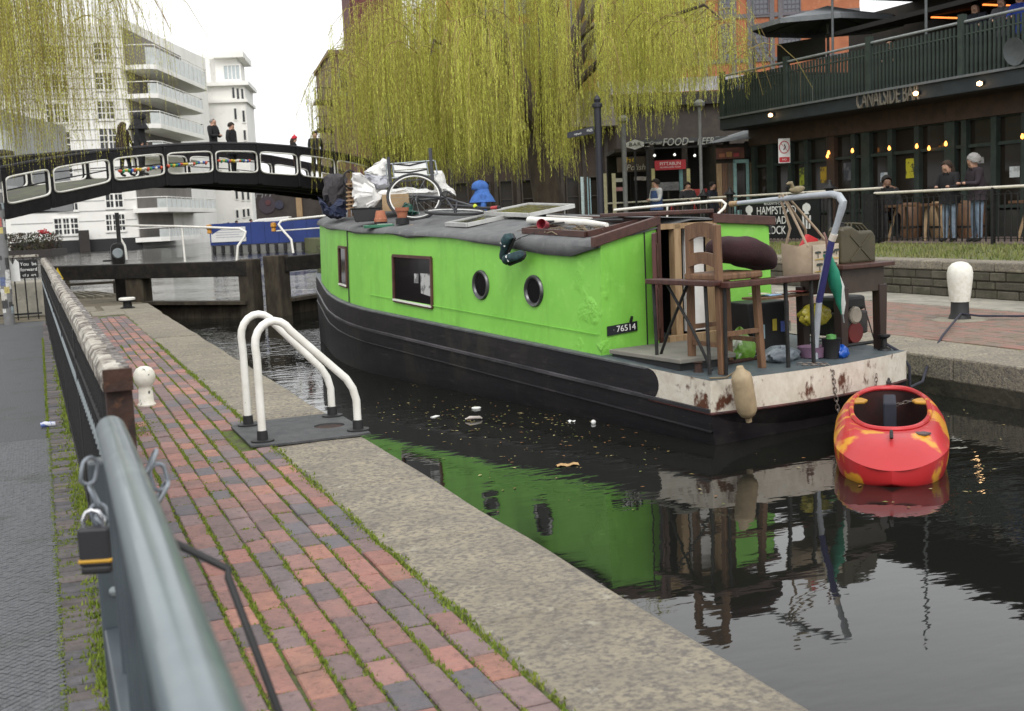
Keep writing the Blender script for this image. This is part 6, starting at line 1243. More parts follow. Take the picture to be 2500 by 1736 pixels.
# balcony clutter: umbrellas, dish, table, poles
def parasol(x, y, z, rx, ry, h, label, m_, drop=.4):
    t = thing('parasol', label, 'parasol', (x, y, z)); MB().tube([(0, 0, 0), (0, 0, h)], .035, 8).build('pole', M('parasol_pole_%d' % int(y * 10), (.25, .25, .24), .5), t)
    mb = MB(); n = 8
    for i in range(n):
        a, b = 2 * math.pi * (i + .5) / n, 2 * math.pi * (i + 1.5) / n; c_ = [(rx * math.cos(q) * 1.08, ry * math.sin(q) * 1.08) for q in (a, b)]; k = len(mb.v); m1 = ((c_[0][0] + c_[1][0]) * .25, (c_[0][1] + c_[1][1]) * .25)
        mb.v += [(0, 0, h + .45), (c_[0][0] * .5, c_[0][1] * .5, h + .20), (c_[1][0] * .5, c_[1][1] * .5, h + .20), (c_[0][0], c_[0][1], h), (c_[1][0], c_[1][1], h), (c_[0][0], c_[0][1], h - .12), (c_[1][0], c_[1][1], h - .12)]; mb.f += [(k, k + 1, k + 2), (k + 1, k + 3, k + 4, k + 2), (k + 3, k + 5, k + 6, k + 4)]
        MB().tube([(0, 0, h + .3), (c_[0][0], c_[0][1], h - .01)], .012, 5).build('rib', black, t)
    mb.build('canopy', m_, t); return t
pgrey = M('parasol_grey', (.17, .18, .19), .8, (.12, .13, .14), 3)
parasol(XB + .4, 24.4, TZ + 3.4, 1.9, 1.5, 1.95, 'grey canvas parasol open at the corner of the balcony', pgrey)
mt_ = M('awning_dark', (.015, .014, .013), .9); aw = thing('terrace_awning', 'black awning sheltering the balcony tables', 'awning', (XB + .3, 20, 4.0)); MB().prism([(-.6, 1.35), (3, 1.9), (3, 2.0), (-.6, 1.45)], -9, 3.6, 'xz').build('canopy', mt_, aw); MB().quad((-.6, 3.6, .9), (-.6, 5.6, .95), (-.6, 5.6, 1.5), (-.6, 3.6, 1.4)).build('side_flap', mt_, aw)
for y in (2.75, -.35, -5): MB().tube([(-1.05, y, -.2), (-1.05, y, 4)], .03, 8).build('pole', M('pole_grey_%d' % int(y * 10 + 60), (.10, .11, .115), .5), aw)
MB().tube([(-1.05, 6.0, -.2), (-1.05, 6.0, 5)], .03, 8).build('pole', bpy.data.materials['pole_grey_87'], aw)
for k in range(3): MB().bb(1, 2.4, -1.5 + k * 1.6, -1.45 + k * 1.6, 1.55, 1.58).build('heater_tube', M('heater_%d' % k, (1, .25, .05), .5, emit=1.6, flat=True), aw)
di = thing('satellite_dish', 'round grey dish on the balcony railing at the picture edge', 'dish', onX(2480, 125, XB - 1.1)); MB().lathe([(0, -.02), (.15, -.01), (.26, .03), (.265, .045), (.14, .01), (0, .0)], n=24, mat=Matrix.Rotation(R(-100), 3, 'Y')).build('reflector', M('dish_grey', (.09, .10, .105), .6), di); MB().tube([(.02, 0, 0), (.15, 0, -.1)], .02, 6).build('arm', black, di)
ft = thing('garden_table', 'small round white pedestal table behind the balcony bars', 'table', onX(1985, 262, XB - .5)); MB().lathe([(.16, 0), (.03, .04), (.025, .62), (.05, .66), (.22, .74), (.23, .76), (0, .765)], n=16).build('pedestal', M('table_pale', (.42, .43, .40), .6), ft)
for k, (px, py) in enumerate(((1935, 262), (1955, 258))): t = thing('canopy_leg', ['thin pale canopy leg near the balcony end', 'second pale canopy leg beside the round table'][k], 'post', onX(px, py, XB - .6)); MB().tube([(0, 0, 0), (0, 0, .95)], .022, 6).build('leg', palewood, t)
# tables, barrels, bench outside the bar
def barrel(y, x, k): t = thing('barrel_seat', ['oak barrel just right of the seated man', 'oak barrel between the pub table and the young woman', 'oak barrel behind the young woman in jeans', 'oak barrel right of the curly haired woman', 'second oak barrel right of the curly haired woman', 'oak barrel at the picture edge before the bar'][k], 'barrel', (x, y, TZ), 0, 'barrels along the bar front'); MB().lathe([(.24, 0), (.29, .2), (.31, .4), (.29, .6), (.24, .78), (0, .78)], n=14).build('staves', palewood if k % 2 else wood, t); MB().lathe([(.302, .22), (.305, .26)], n=14).build('hoop', black, t)
for k, (y, x) in enumerate(((20.35, 18.0), (19.4, 18.1), (18.55, 18.05), (16.6, 18.1), (15.7, 18.1), (15.0, 18.0))): barrel(y, x, k)
def trestle(y, x, lab):
    t = thing('pub_table', lab, 'table', (x, y, TZ)); MB().bb(-.35, .35, -.7, .7, .70, .75).build('tabletop', wood, t)
    for s in (-.55, .55):
        for q in (-.25, .25): MB().bar((q * 1.1, s, 0), (q * .5, s * .8, .70), .06, .05).build('leg', palewood, t)
trestle(19.0, 17.0, 'wooden pub table beside the seated man'); trestle(15.6, 17.1, 'wooden pub table behind the curly haired woman')
# ================================================================== market stalls under the willow
SP = Plane(1680, 480, 33.5); S = SP.l
def stall(name, label, px0, px1, pyt, back, m_, cat='stall', d=2.0):
    t = thing(name, label, cat, SP.p + SP.n * back, SP.rz); a = S(px0, pyt, back); b = S(px1, pyt, back)
    return t, a[0], b[0], a[1]
def Lp(px, py, back=0): return S(px, py, back)
tim = M('stall_timber', (.03, .024, .02), .8, (.05, .04, .03), 3)
st1, xa, xb, zt = stall('food_stall', 'dark food stall with a red fascia sign under the willow', 1560, 1790, 352, 0, tim)
MB().bb(xa, xb, 0, 3, zt, zt + .12).build('roof', M('stall_roof', (.10, .105, .11), .7), st1); MB().bb(xa, xb, 2.6, 2.7, 0, zt).build('back_wall', dkin, st1); MB().bb(xa, xb, .0, .08, 0, 1.0).build('counter_front', tim, st1); MB().bb(xa, xb, -.15, .4, 1.0, 1.05).build('counter', tim, st1)
for px in (1590, 1672, 1775): x = Lp(px, 400)[0]; MB().bb(x - .08, x + .08, -.02, .14, 0, zt).build('stall_post', tim, st1)
a, b = Lp(1597, 393), Lp(1673, 413); rs = MB().bb(a[0], b[0], -.12, -.05, b[1], a[1]).build('fascia_sign', redp, st1)
text('lettering', 'PITTABUN', paperwhite, rs, ((a[0] + b[0]) / 2, -.125, a[1] - (a[1] - b[1]) * .38), (1, 0, -.0), (0, 0, 1), height=(a[1] - b[1]) * .34, width=(b[0] - a[0]) * .66, depth=.003); text('lettering', 'MODERN GREEK FOOD', paperwhite, rs, ((a[0] + b[0]) / 2, -.125, a[1] - (a[1] - b[1]) * .74), (1, 0, 0), (0, 0, 1), height=(a[1] - b[1]) * .15, width=(b[0] - a[0]) * .66, depth=.003)
for px, c in ((1594, (.6, .55, .25)), (1680, (.6, .55, .25)), (1662, (.15, .3, .3))): x, z1 = Lp(px, 412); MB().bb(x - .05, x + .05, -.03, .03, 1.05, z1).build('upright_light', M('upright_%d' % px, c, .6), st1)
st2, xa, xb, zt = stall('food_stall', 'grill stall with a yellow lettered awning left of the red sign', 1500, 1590, 372, .4, tim)
MB().bb(xa, xb, 0, 3, zt, zt + .1).build('roof', tim, st2); MB().bb(xa, xb, 2.6, 2.7, 0, zt).build('back_wall', dkin, st2); MB().bb(xa, xb, 0, .08, 0, 1.0).build('counter_front', tim, st2)
a, b = Lp(1505, 385, .4), Lp(1582, 418, .4); fs = MB().bb(a[0], b[0], -.1, -.05, b[1], a[1]).build('fascia_sign', M('fascia_brown', (.07, .05, .03), .7), st2); text('lettering', 'The', M('letter_yellow', (.6, .42, .03), .6), fs, (a[0] + .3, -.11, a[1] - .10), (1, 0, .25), (0, 0, 1), height=.16, width=.5, depth=.003, shear=.2); text('lettering', 'Polish', M('letter_cream', (.55, .5, .42), .6), fs, (a[0] + .55, -.11, b[1] + .12), (1, 0, 0), (0, 0, 1), height=.17, width=.55, depth=.003, shear=.2)
for px, py, c in ((1515, 440, (.6, .58, .5)), (1560, 436, (.5, .45, .42)), (1578, 436, (.6, .55, .5)), (1512, 462, (.5, .25, .25))): x, z = Lp(px, py, .4); MB().bb(x - .14, x + .14, -.0, .02, z - .05, z + .06).build('menu_card', M('menu_%d_%d' % (px, py), c, .7), st2)
for px in (1475, 1497): x, z1 = Lp(px, 424, .5); MB().bb(x - .055, x + .055, -.05, .0, 0, z1).build('cream_door_post', M('cream_post_%d' % px, (.6, .55, .35), .6), st2)
wk = thing('wooden_kiosk', 'plank kiosk with a pale teal door left of the bar', 'kiosk', SP.p + SP.n * -1.2, SP.rz)
a, b = Lp(1748, 352, -1.2), Lp(1925, 352, -1.2); planks = 13
for i in range(planks): x0_, x1_ = a[0] + (b[0] - a[0]) * i / planks, a[0] + (b[0] - a[0]) * (i + .94) / planks; MB().bb(x0_, x1_, 0, .06, 0, Lp(1850, 395, -1.2)[1]).build('plank', [palewood, wood, M('plank_grey_%d' % i, (.13, .10, .075), .8)][i % 3], wk)
MB().bb(a[0], b[0], .1, 2.5, 0, a[1]).build('kiosk_body', tim, wk)
a, b = Lp(1790, 390, -1.25), Lp(1830, 470, -1.25); tl = M('teal_paint', (.30, .50, .48), .6); dr = MB()
for x0_, x1_, z0_, z1_ in ((a[0], a[0] + .09, 0, a[1]), (b[0] - .09, b[0], 0, a[1]), (a[0], b[0], a[1] - .1, a[1]), (a[0], b[0], .0, .75)): dr.bb(x0_, x1_, -.05, .0, z0_, z1_)
dr = dr.build('door', tl, wk); MB().bb(a[0] + .09, b[0] - .09, -.03, -.01, .75, a[1] - .1).build('pane', bgl, dr)
a, b = Lp(1748, 362, -1.3), Lp(1817, 386, -1.3); ks = MB().bb(a[0], b[0], -.12, -.06, b[1], a[1]).build('kiosk_sign', M('sign_maroon', (.10, .03, .02), .6, (.16, .06, .03), 6), wk)
for i in range(3): MB().bb(a[0] + .08 + .2 * i, a[0] + .24 + .2 * i, -.128, -.122, b[1] + .05, b[1] + .15 + .04 * (i % 2)).build('sign_emblem', M('emblem_%d' % i, [(.35, .12, .05), (.4, .2, .06), (.4, .05, .05)][i], .6), ks)
a, b = Lp(1818, 345, -1.3), Lp(1905, 380, -1.3); MB().bb(a[0], b[0], -.10, -.05, b[1], a[1]).build('black_fascia', dkin, wk)
for i, (px, py, an) in enumerate(((1838, 366, -50), (1862, 358, 8), (1862, 366, 8), (1886, 362, 40), (1862, 378, 5))): x, z = Lp(px, py, -1.3); MB().bar((x - .12 * math.cos(R(an)), -.11, z - .12 * math.sin(R(an))), (x + .12 * math.cos(R(an)), -.11, z + .12 * math.sin(R(an))), .01, .03, (0, 1, 0)).build('letter_stroke', M('stroke_%d' % i, (.25, .25, .25), .6), wk)
aw2 = thing('canvas_awning', 'grey canvas awning sloping off the bar corner over the kiosk', 'awning', SP.p, SP.rz); p = [Lp(1748, 348, -1.8), Lp(1853, 317, -1.2), Lp(1868, 333, -1.2), Lp(1868, 339, -1.2)]
MB().add([(p[0][0], -1.8, p[0][1]), (p[1][0], -1.2, p[1][1]), (p[1][0] + .1, .5, p[1][1] + .15), (p[0][0], .5, p[0][1] + .1), (p[2][0], -1.8, p[2][1] - .03)], [(0, 4, 1), (0, 1, 2, 3)]).build('canvas', pgrey, aw2)
for k, (px, py, w0, h0, c, lab) in enumerate([(1752, 425, .14, .34, (.45, .08, .22), 'pink poster on the stall front left of the teal door'), (1765, 402, .10, .22, (.2, .38, .42), 'teal board hanging over the stall counter'), (1705, 470, .25, .10, (.5, .05, .04), 'red tablecloth edge on a stall table'), (1632, 455, .30, .12, (.18, .18, .18), 'grey steel counter below the red sign')]):
    x, z = Lp(px, py, -.5); t = MB().bb(-w0, w0, -.02, .02, -h0, h0).build('stall_board', M('stall_board_%d' % k, c, .6, tuple(q * .5 for q in c), 9), None); t.location = SP.p + SP.n * -.5 + SP.x * x + Vector((0, 0, z)); t.rotation_euler = (0, 0, SP.rz); tag(t, lab, 'board')
    MB().bb(-.02, .02, .021, .05, -z, 0).build('support', tim, t)
for k in range(9):
    x, z = Lp(1640 + 14 * k, 476, -1.1); t = thing('table_bottle', ['red squeezy bottle at the left end of the stall tables', 'brown bottle next to the red one', 'white jar third along the stall tables', 'green bottle beside the white jar', 'second red bottle mid way along the stall tables', 'tall brown bottle mid way along', 'small white pot near the grey post', 'amber bottle right of the grey post', 'red bottle nearest the teal door'][k], 'bottle', SP.p + SP.n * -1.1 + SP.x * x + Vector((0, 0, .76)), 0, 'bottles on the stall tables'); MB().lathe([(.04, 0), (.045, .1), (.03, .17), (.015, .2), (.015, .25), (0, .255)], n=10).build('bottle', M('bottle_%d' % k, [(.5, .03, .03), (.12, .05, .02), (.6, .58, .52), (.04, .15, .05), (.5, .04, .03), (.1, .05, .03), (.6, .58, .55), (.4, .2, .03), (.5, .03, .03)][k], .4), t)
tbl = thing('stall_table', 'long dark trestle table in front of the stalls', 'table', SP.p + SP.n * -1.1, SP.rz); a_, b_ = Lp(1625, 476, -1.1)[0], Lp(1775, 476, -1.1)[0]; MB().bb(a_, b_, -.25, .25, .70, .755).build('tabletop', wood, tbl)
for x in (a_ + .1, b_ - .1): MB().bb(x - .03, x + .03, -.2, .2, 0, .70).build('leg', tim, tbl)
# big lit lettering above the stalls
fs = thing('market_sign', 'white lettering reading Great Food Beer above the stalls', 'sign', SP.p + SP.n * -.3, SP.rz)
lw = M('letter_white', (.62, .62, .58), .5, (.45, .45, .42), 10)
def LT(s, pxc, pyc, pw, ph, sh=0): c = Lp(pxc, pyc, -.3); text('lettering', s, lw, fs, (c[0], 0, c[1]), (1, 0, .0), (0, 0, 1), height=ph / 2790 * 33.3, width=pw / 2790 * 33.3, depth=.02, shear=sh)
LT('Great', 1600, 349, 30, 9, .2); LT('FOOD', 1648, 347, 62, 18, .25); MB().bb(Lp(1688, 346, -.3)[0] - .07, Lp(1688, 346, -.3)[0] + .07, -.01, .01, Lp(1688, 346, -.3)[1] - .02, Lp(1688, 346, -.3)[1] + .02).build('dash', lw, fs); LT('BEER', 1722, 345, 40, 16, .25)
for px, s in ((1580, -1), (1752, 1)):
    for dy in (-12, 0, 12): x, z = Lp(px, 348 + dy, -.3); MB().bar((x - .06, 0, z - .025 * s * (dy / 12)), (x + .06, 0, z + .025 * s * (-dy / 12)), .01, .035, (0, 1, 0)).build('ray_mark', lw, fs)
MB().bb(Lp(1575, 380, -.3)[0], Lp(1760, 380, -.3)[0], .0, .06, Lp(1650, 362, -.3)[1], Lp(1650, 358, -.3)[1]).build('sign_bar', black, fs)
for px in (1580, 1760): x, z = Lp(px, 362, -.3); MB().bb(x - .04, x + .04, 0, .06, 0, z).build('sign_post', black, fs)
hx_ = thing('hexagon_sign', 'white hexagonal plaque sign left of the market lettering', 'sign', SP.p + SP.n * -.35, SP.rz); c = Lp(1550, 353, -.35); w_, h_ = .26, .145
MB().prism([(c[0] - w_, c[1] + h_ * .4), (c[0] - w_, c[1] - h_ * .4), (c[0], c[1] - h_), (c[0] + w_, c[1] - h_ * .4), (c[0] + w_, c[1] + h_ * .4), (c[0], c[1] + h_)], -.02, .02).build('plaque', lw, hx_); text('lettering', 'BAR', dkin, hx_, (c[0], -.03, c[1]), (1, 0, 0), (0, 0, 1), height=.10, width=.34, depth=.003); MB().bb(c[0] - .03, c[0] + .03, .03, .09, 0, c[1]).build('post', black, hx_)
# string bulbs, posts
for k, (px, py) in enumerate(((1598, 380), (1647, 378), (1696, 380), (1744, 379))): t = thing('string_light', ['pale bulb under the word Great', 'pale bulb under the word Food', 'pale bulb under the dash of the market sign', 'pale bulb under the last letters of Beer'][k], 'bulb', SP.p + SP.n * -.6 + SP.x * Lp(px, py, -.6)[0] + Vector((0, 0, Lp(px, py, -.6)[1])), 0, 'bulbs strung under the market sign'); MB().lathe([(0, -.04), (.035, -.02), (.04, 0), (.02, .035), (0, .05)], n=10).build('bulb_glass', M('bulb_pale', (.9, .9, .85), .4, emit=.9, flat=True) if k == 0 else bpy.data.materials['bulb_pale'], t); MB().tube([(0, 0, .04), (0, 0, .35)], .006, 4).build('flex', black, t)
for k, (px, pyt, r_, m_) in enumerate(((1526, 300, .065, steel), (1712, 262, .045, steel))):
    t = thing('lamp_post', ['grey lamp post under the willow left of the red stall sign', 'slim grey post crossing the market lettering'][k], 'lamp post', onZ(px, 480, TZ) * 0 + SP.p + SP.n * -2.5 + SP.x * Lp(px, 450, -2.5)[0]); z = Lp(px - 3, pyt, -2.5)[1]; MB().tube([(0, 0, 0), (0, 0, z)], r_, 10).build('column', M('post_metal_%d' % k, (.22, .22, .22), .6), t); MB().lathe([(.05, z), (.14, z + .04), (.15, z + .12), (.06, z + .2), (0, z + .21)], n=12).build('lamp_head', M('lamp_head_%d' % k, (.28, .29, .28), .5), t)
fp_ = thing('finger_post', 'black direction post with one finger board in front of the willow', 'signpost', onZ(1468, 560, TZ)); q0 = SP.p + SP.n * -6; P6 = Plane(1466, 480, 24.2); fp_.location = P6.p; z = P6.l(1452, 262)[1]; x6 = P6.l(1466, 450)[0]
fp_.rotation_euler = (0, 0, P6.rz); navy = M('post_navy', (.012, .013, .02), .5)
MB().tube([(0, 0, 0), (0, 0, z)], .075, 12).build('column', navy, fp_); MB().lathe([(.11, z), (.11, z + .06), (.06, z + .1), (.075, z + .16), (.04, z + .22), (0, z + .27)], n=12).build('finial', navy, fp_)
a, b = P6.l(1385, 331), P6.l(1450, 316); fb = MB().add([(a[0], -.03, a[1] - .06), (b[0], -.03, b[1] - .085), (b[0], -.03, b[1] + .07), (a[0], -.03, a[1] + .06), (a[0], .01, a[1] - .06), (b[0], .01, b[1] - .085), (b[0], .01, b[1] + .07), (a[0], .01, a[1] + .06)], [(0, 1, 2, 3), (7, 6, 5, 4), (0, 4, 5, 1), (1, 5, 6, 2), (2, 6, 7, 3), (3, 7, 4, 0)]).build('finger_board', navy, fp_)
text('lettering', 'Liverpool', paperwhite, fb, (a[0] + .17, -.032, a[1] + .02), (1, 0, .22), (0, 0, 1), height=.055, width=.24, depth=.001); text('lettering', 'TO MILES', paperwhite, fb, (a[0] + .43, -.032, a[1] + .08), (1, 0, .22), (0, 0, 1), height=.05, width=.2, depth=.001)
# dark market hall behind the willow, brick warehouse beyond
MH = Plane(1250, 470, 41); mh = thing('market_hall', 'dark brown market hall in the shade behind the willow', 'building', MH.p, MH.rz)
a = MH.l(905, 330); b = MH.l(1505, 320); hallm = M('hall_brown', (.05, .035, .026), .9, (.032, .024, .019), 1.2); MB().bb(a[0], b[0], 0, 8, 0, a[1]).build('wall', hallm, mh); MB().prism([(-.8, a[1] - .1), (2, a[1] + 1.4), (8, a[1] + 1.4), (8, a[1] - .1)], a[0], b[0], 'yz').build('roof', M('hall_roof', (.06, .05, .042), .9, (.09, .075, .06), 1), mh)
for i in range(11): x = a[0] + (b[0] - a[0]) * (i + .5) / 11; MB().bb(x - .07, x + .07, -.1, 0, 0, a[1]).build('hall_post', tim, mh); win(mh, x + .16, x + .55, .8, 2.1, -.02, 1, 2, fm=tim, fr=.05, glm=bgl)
for px, c in ((1421, (.5, .62, .62)), (1437, (.35, .55, .6))): x, z1 = MH.l(px, 432, -.1); MB().bb(x - .06, x + .06, -.1, -.05, .5, z1).build('door_frame', M('hall_door_%d' % px, c, .6), mh)
WH = Plane(1850, 400, 80, R(-3)); wh = thing('brick_warehouse', 'orange brick warehouse with arched iron windows behind the bar', 'building', WH.p, WH.rz)
wbm = M('orange_brick', (.36, .13, .062), .9, (.29, .10, .05), .9, c3=(.40, .17, .09), sc3=3); a, b = WH.l(1080, 188), WH.l(2100, 188); MB().bb(a[0], b[0], 0, 10, 0, a[1] + 8).build('wall', wbm, wh); grb = M('grey_band', (.13, .12, .13), .8)
for py in (38, 146): z = WH.l(1850, py)[1]; MB().bb(a[0], b[0], -.1, 0, z - .14, z + .14).build('string_course', grb, wh)
for px in (1160, 1240, 1320, 1400, 1480, 1560, 1640, 1720, 1791, 1830, 1885, 1906): x = WH.l(px, 100)[0]; MB().bb(x - .16, x + .16, -.12, 0, a[1] - 2, a[1] + 8).build('downpipe', grb, wh)
for px in (1200, 1280, 1360, 1440, 1530, 1612, 1692, 1775, 1854, 1932):
    for pyt, pyb in ((72, 140), (-36, 32)):
        (xa, zt), (xb, zb) = WH.l(px - 20, pyt), WH.l(px + 20, pyb); w_ = win(wh, xa, xb, zb, zt, -.02, 4, 6, fm=M('iron_frame', (.10, .09, .11), .6) if 'iron_frame' not in bpy.data.materials else bpy.data.materials['iron_frame'], fr=.07, glm=glass('warehouse_glass', (.10, .105, .12), .2) if 'warehouse_glass' not in bpy.data.materials else bpy.data.materials['warehouse_glass'])
        MB().prism([(xa - .1, zt)] + [((xa + xb) / 2 - ((xb - xa) / 2 + .1) * math.cos(q), zt + .38 * math.sin(q)) for q in [R(15 * k) for k in range(1, 12)]] + [(xb + .1, zt)], -.06, -.0).build('arch', grb, w_)
LR = Plane(1860, 230, 44); lr = thing('lead_roof', 'grey lead roof slope below the brick warehouse', 'building', LR.p, LR.rz); a, b = LR.l(1470, 232), LR.l(1990, 170); leadm = M('lead_grey', (.20, .195, .20), .8, (.16, .155, .16), 1.5)
MB().add([(a[0], 0, a[1]), (b[0], 0, a[1]), (b[0], 3, b[1] + .25), (a[0], 3, b[1] + .25)], [(0, 1, 2, 3)]).build('roof_slope', leadm, lr); MB().bb(a[0], b[0], 0, 3, a[1] - .5, a[1] - .02).build('gutter', dkin, lr); MB().bb(a[0], b[0], .3, 3, 0, a[1] - .5).build('wall', tim, lr); MB().bb(LR.l(1830, 250)[0], b[0], -.1, 0, LR.l(1830, 250)[1] - .05, LR.l(1830, 244)[1]).build('valance', paperwhite, lr)
# black barrier railing and clutter behind the boat, below the willow
railing('terrace_railing', 'low dark railing in the willow shade beyond the boat roof', 10.6, 24.5, 33.5, TZ, 1.45, .16, black)
# ================================================================== weeping willows
lmat = leafmat('willow_leaf', (.26, .24, .05), (.72, .76, .17), .45); twigm = M('willow_twig', (.20, .13, .055), .9, (.30, .25, .07), 2); barkm = M('willow_bark', (.045, .033, .024), .95, (.075, .058, .042), 6, bump=.8, stretch=(1, 1, .3))
def willow(name, label, base, limbs, arcs, per_arc, Rr, z_arc, z_bot, seed, dens, wid=1.0, trunk=True, azr=(0, 6.283), skew=None, leaf=(.06, .105), rad=None):
    g = np.random.default_rng(seed); root = thing(name, label, 'tree', base); q = random.Random(seed)
    H0 = z_arc[1] - 1.0
    if trunk:
        MB().tube([(0, 0, -.3), (.1, .05, 1.0), (-.1, .1, 2.4), (.05, .0, 3.6)], [.55, .42, .36, .30], 12).build('trunk', barkm, root)
    lm = MB(); tips = []
    for i in range(limbs):
        a = azr[0] + (azr[1] - azr[0]) * (i + .5 + q.uniform(-.3, .3)) / limbs; l = q.uniform(.35, .95) * Rr; zt = q.uniform(z_arc[0], z_arc[1])
        p = [Vector((0, 0, 2.8 if trunk else 4.0)), Vector((l * .25 * math.cos(a), l * .25 * math.sin(a), 2.8 + (zt - 2.8) * .5)), Vector((l * .6 * math.cos(a + .1), l * .6 * math.sin(a + .1), zt - .2)), Vector((l * math.cos(a + .15), l * math.sin(a + .15), zt + .15)), Vector((l * 1.12 * math.cos(a + .2), l * 1.12 * math.sin(a + .2), zt - .4))]
        lm.tube(p, [.16, .11, .07, .035, .012], 7)
    lm.build('limb', barkm, root)
    LV, LT_, TV, TE = [], [], [], []
    twv = MB()
    for k in range(arcs):
        a = q.uniform(*azr); rr = Rr * math.sqrt(q.uniform(.03, 1.0)) if rad is None else q.uniform(*rad); zt = z_arc[0] + (z_arc[1] - z_arc[0]) * (1 - (rr / Rr) ** 1.6 * .97) * q.uniform(.7, 1.05)
        c = np.array([rr * math.cos(a), rr * math.sin(a), zt]); da = a + q.uniform(-.7, .7); L_ = q.uniform(.7, 1.9); tone0 = q.choice((.05, .3, .55, .8, 1.0)) + q.uniform(-.1, .1); zb0 = q.uniform(*z_bot) + (.0 if skew is None else skew(c))
        prev = []
        for t in np.linspace(0, 1, 6): prev.append((c[0] + L_ * t * math.cos(da), c[1] + L_ * t * math.sin(da), c[2] + .5 * math.sin(math.pi * t * .8) * L_ * .55 - 1.1 * t ** 3))
        twv.tube(prev, [.014, .013, .011, .009, .007, .004], 4, caps=False)
        for s_ in range(per_arc):
            t = q.random(); bx, by = c[0] + L_ * t * math.cos(da) + q.gauss(0, .07 * wid), c[1] + L_ * t * math.sin(da) + q.gauss(0, .10 * wid); bz = c[2] + .5 * math.sin(math.pi * t * .8) * L_ * .55 - 1.1 * t ** 3
            zb = zb0 + abs(q.gauss(0, .6)) + .4 * q.random(); ln = bz - zb
            if ln < .4: continue
            n = int(ln / dens); sx, sy = q.gauss(0, .10), q.gauss(0, .10); tt = np.linspace(0, 1, n); wv = q.uniform(0, 6)
            X = bx + sx * tt ** 1.5 + .02 * np.sin(tt * 9 + wv); Y = by + sy * tt ** 1.5 + .02 * np.cos(tt * 8 + wv); Z = bz - ln * tt
            a2 = g.uniform(0, 6.283, n); ll = g.uniform(leaf[0], leaf[1], n); w2 = ll * g.uniform(.15, .24, n); sp = g.uniform(.2, .6, n)
            ca, sa = np.cos(a2), np.sin(a2)
            p0 = np.stack([X - w2 * sa * .5, Y + w2 * ca * .5, Z], 1); p1 = np.stack([X + w2 * sa * .5, Y - w2 * ca * .5, Z], 1); p2 = np.stack([X + ll * sp * ca, Y + ll * sp * sa, Z - ll * .8], 1)
            LV.append(np.stack([p0, p1, p2], 1).reshape(-1, 3)); tn = np.clip(tone0 + g.normal(0, .18, n) + .15 * (1 - tt), 0, 1); LT_.append(np.repeat(tn, 3))
            m_ = max(3, int(ln / .5)); ti = np.linspace(0, n - 1, m_).astype(int); th = .0019 * wid
            for u, v in zip(ti[:-1], ti[1:]):
                TV.append(np.array([[X[u] - th, Y[u], Z[u]], [X[u] + th, Y[u], Z[u]], [X[v] + th, Y[v], Z[v]], [X[v] - th, Y[v], Z[v]]]))
    tag(twv.build('branchlets', twigm, root), kind='stuff')
    V = np.concatenate(LV).astype(np.float32); n = len(V); me = bpy.data.meshes.new('crown'); me.vertices.add(n); me.vertices.foreach_set('co', V.ravel()); me.loops.add(n); me.loops.foreach_set('vertex_index', np.arange(n, dtype=np.int32)); me.polygons.add(n // 3); me.polygons.foreach_set('loop_start', np.arange(0, n, 3, dtype=np.int32)); me.polygons.foreach_set('loop_total', np.full(n // 3, 3, np.int32)); me.update(); me.validate()
    at_ = me.attributes.new('tone', 'FLOAT', 'POINT'); at_.data.foreach_set('value', np.concatenate(LT_).astype(np.float32)); me.materials.append(lmat); o = ro('crown', me, (0, 0, 0), 0, root)
    V = np.concatenate(TV).astype(np.float32); n = len(V); me = bpy.data.meshes.new('hanging_twigs'); me.vertices.add(n); me.vertices.foreach_set('co', V.ravel()); me.loops.add(n); me.loops.foreach_set('vertex_index', np.arange(n, dtype=np.int32)); me.polygons.add(n // 4); me.polygons.foreach_set('loop_start', np.arange(0, n, 4, dtype=np.int32)); me.polygons.foreach_set('loop_total', np.full(n // 4, 4, np.int32)); me.update(); me.materials.append(twigm); ro('hanging_twigs', me, (0, 0, 0), 0, root)
    print(name, 'leaves', sum(len(x) for x in LV) // 3)
    return root
wb0 = at(1335, 470, 30.5); wb0.z = TZ
# the crown's right flank lifts clear of the bar roof
willow('weeping_willow', 'large yellow-green weeping willow behind the boat, curtains of hanging shoots', wb0, 13, 300, 17, 5.2, (4.2, 9.0), (1.5, 3.0), 5, .045, 1.1, skew=lambda c: (lambda x: 0 if x < .6 else min(1.25, (x - .6) * 1.1) + max(0, x - 2.4) * .25)(c[0] * .92 - c[1] * .38))
wl0 = at(-150, 560, 21); wl0.z = 0
willow('weeping_willow', 'weeping willow trailing thin brownish shoots into the upper corner by the white building', wl0, 7, 125, 13, 3.7, (5.2, 8.4), (2.3, 4.0), 9, .060, .8, azr=(-1.3, 1.3), leaf=(.04, .07), rad=(.5, 3.5), skew=lambda c: max(0, c[0] - 2.2) * .9)
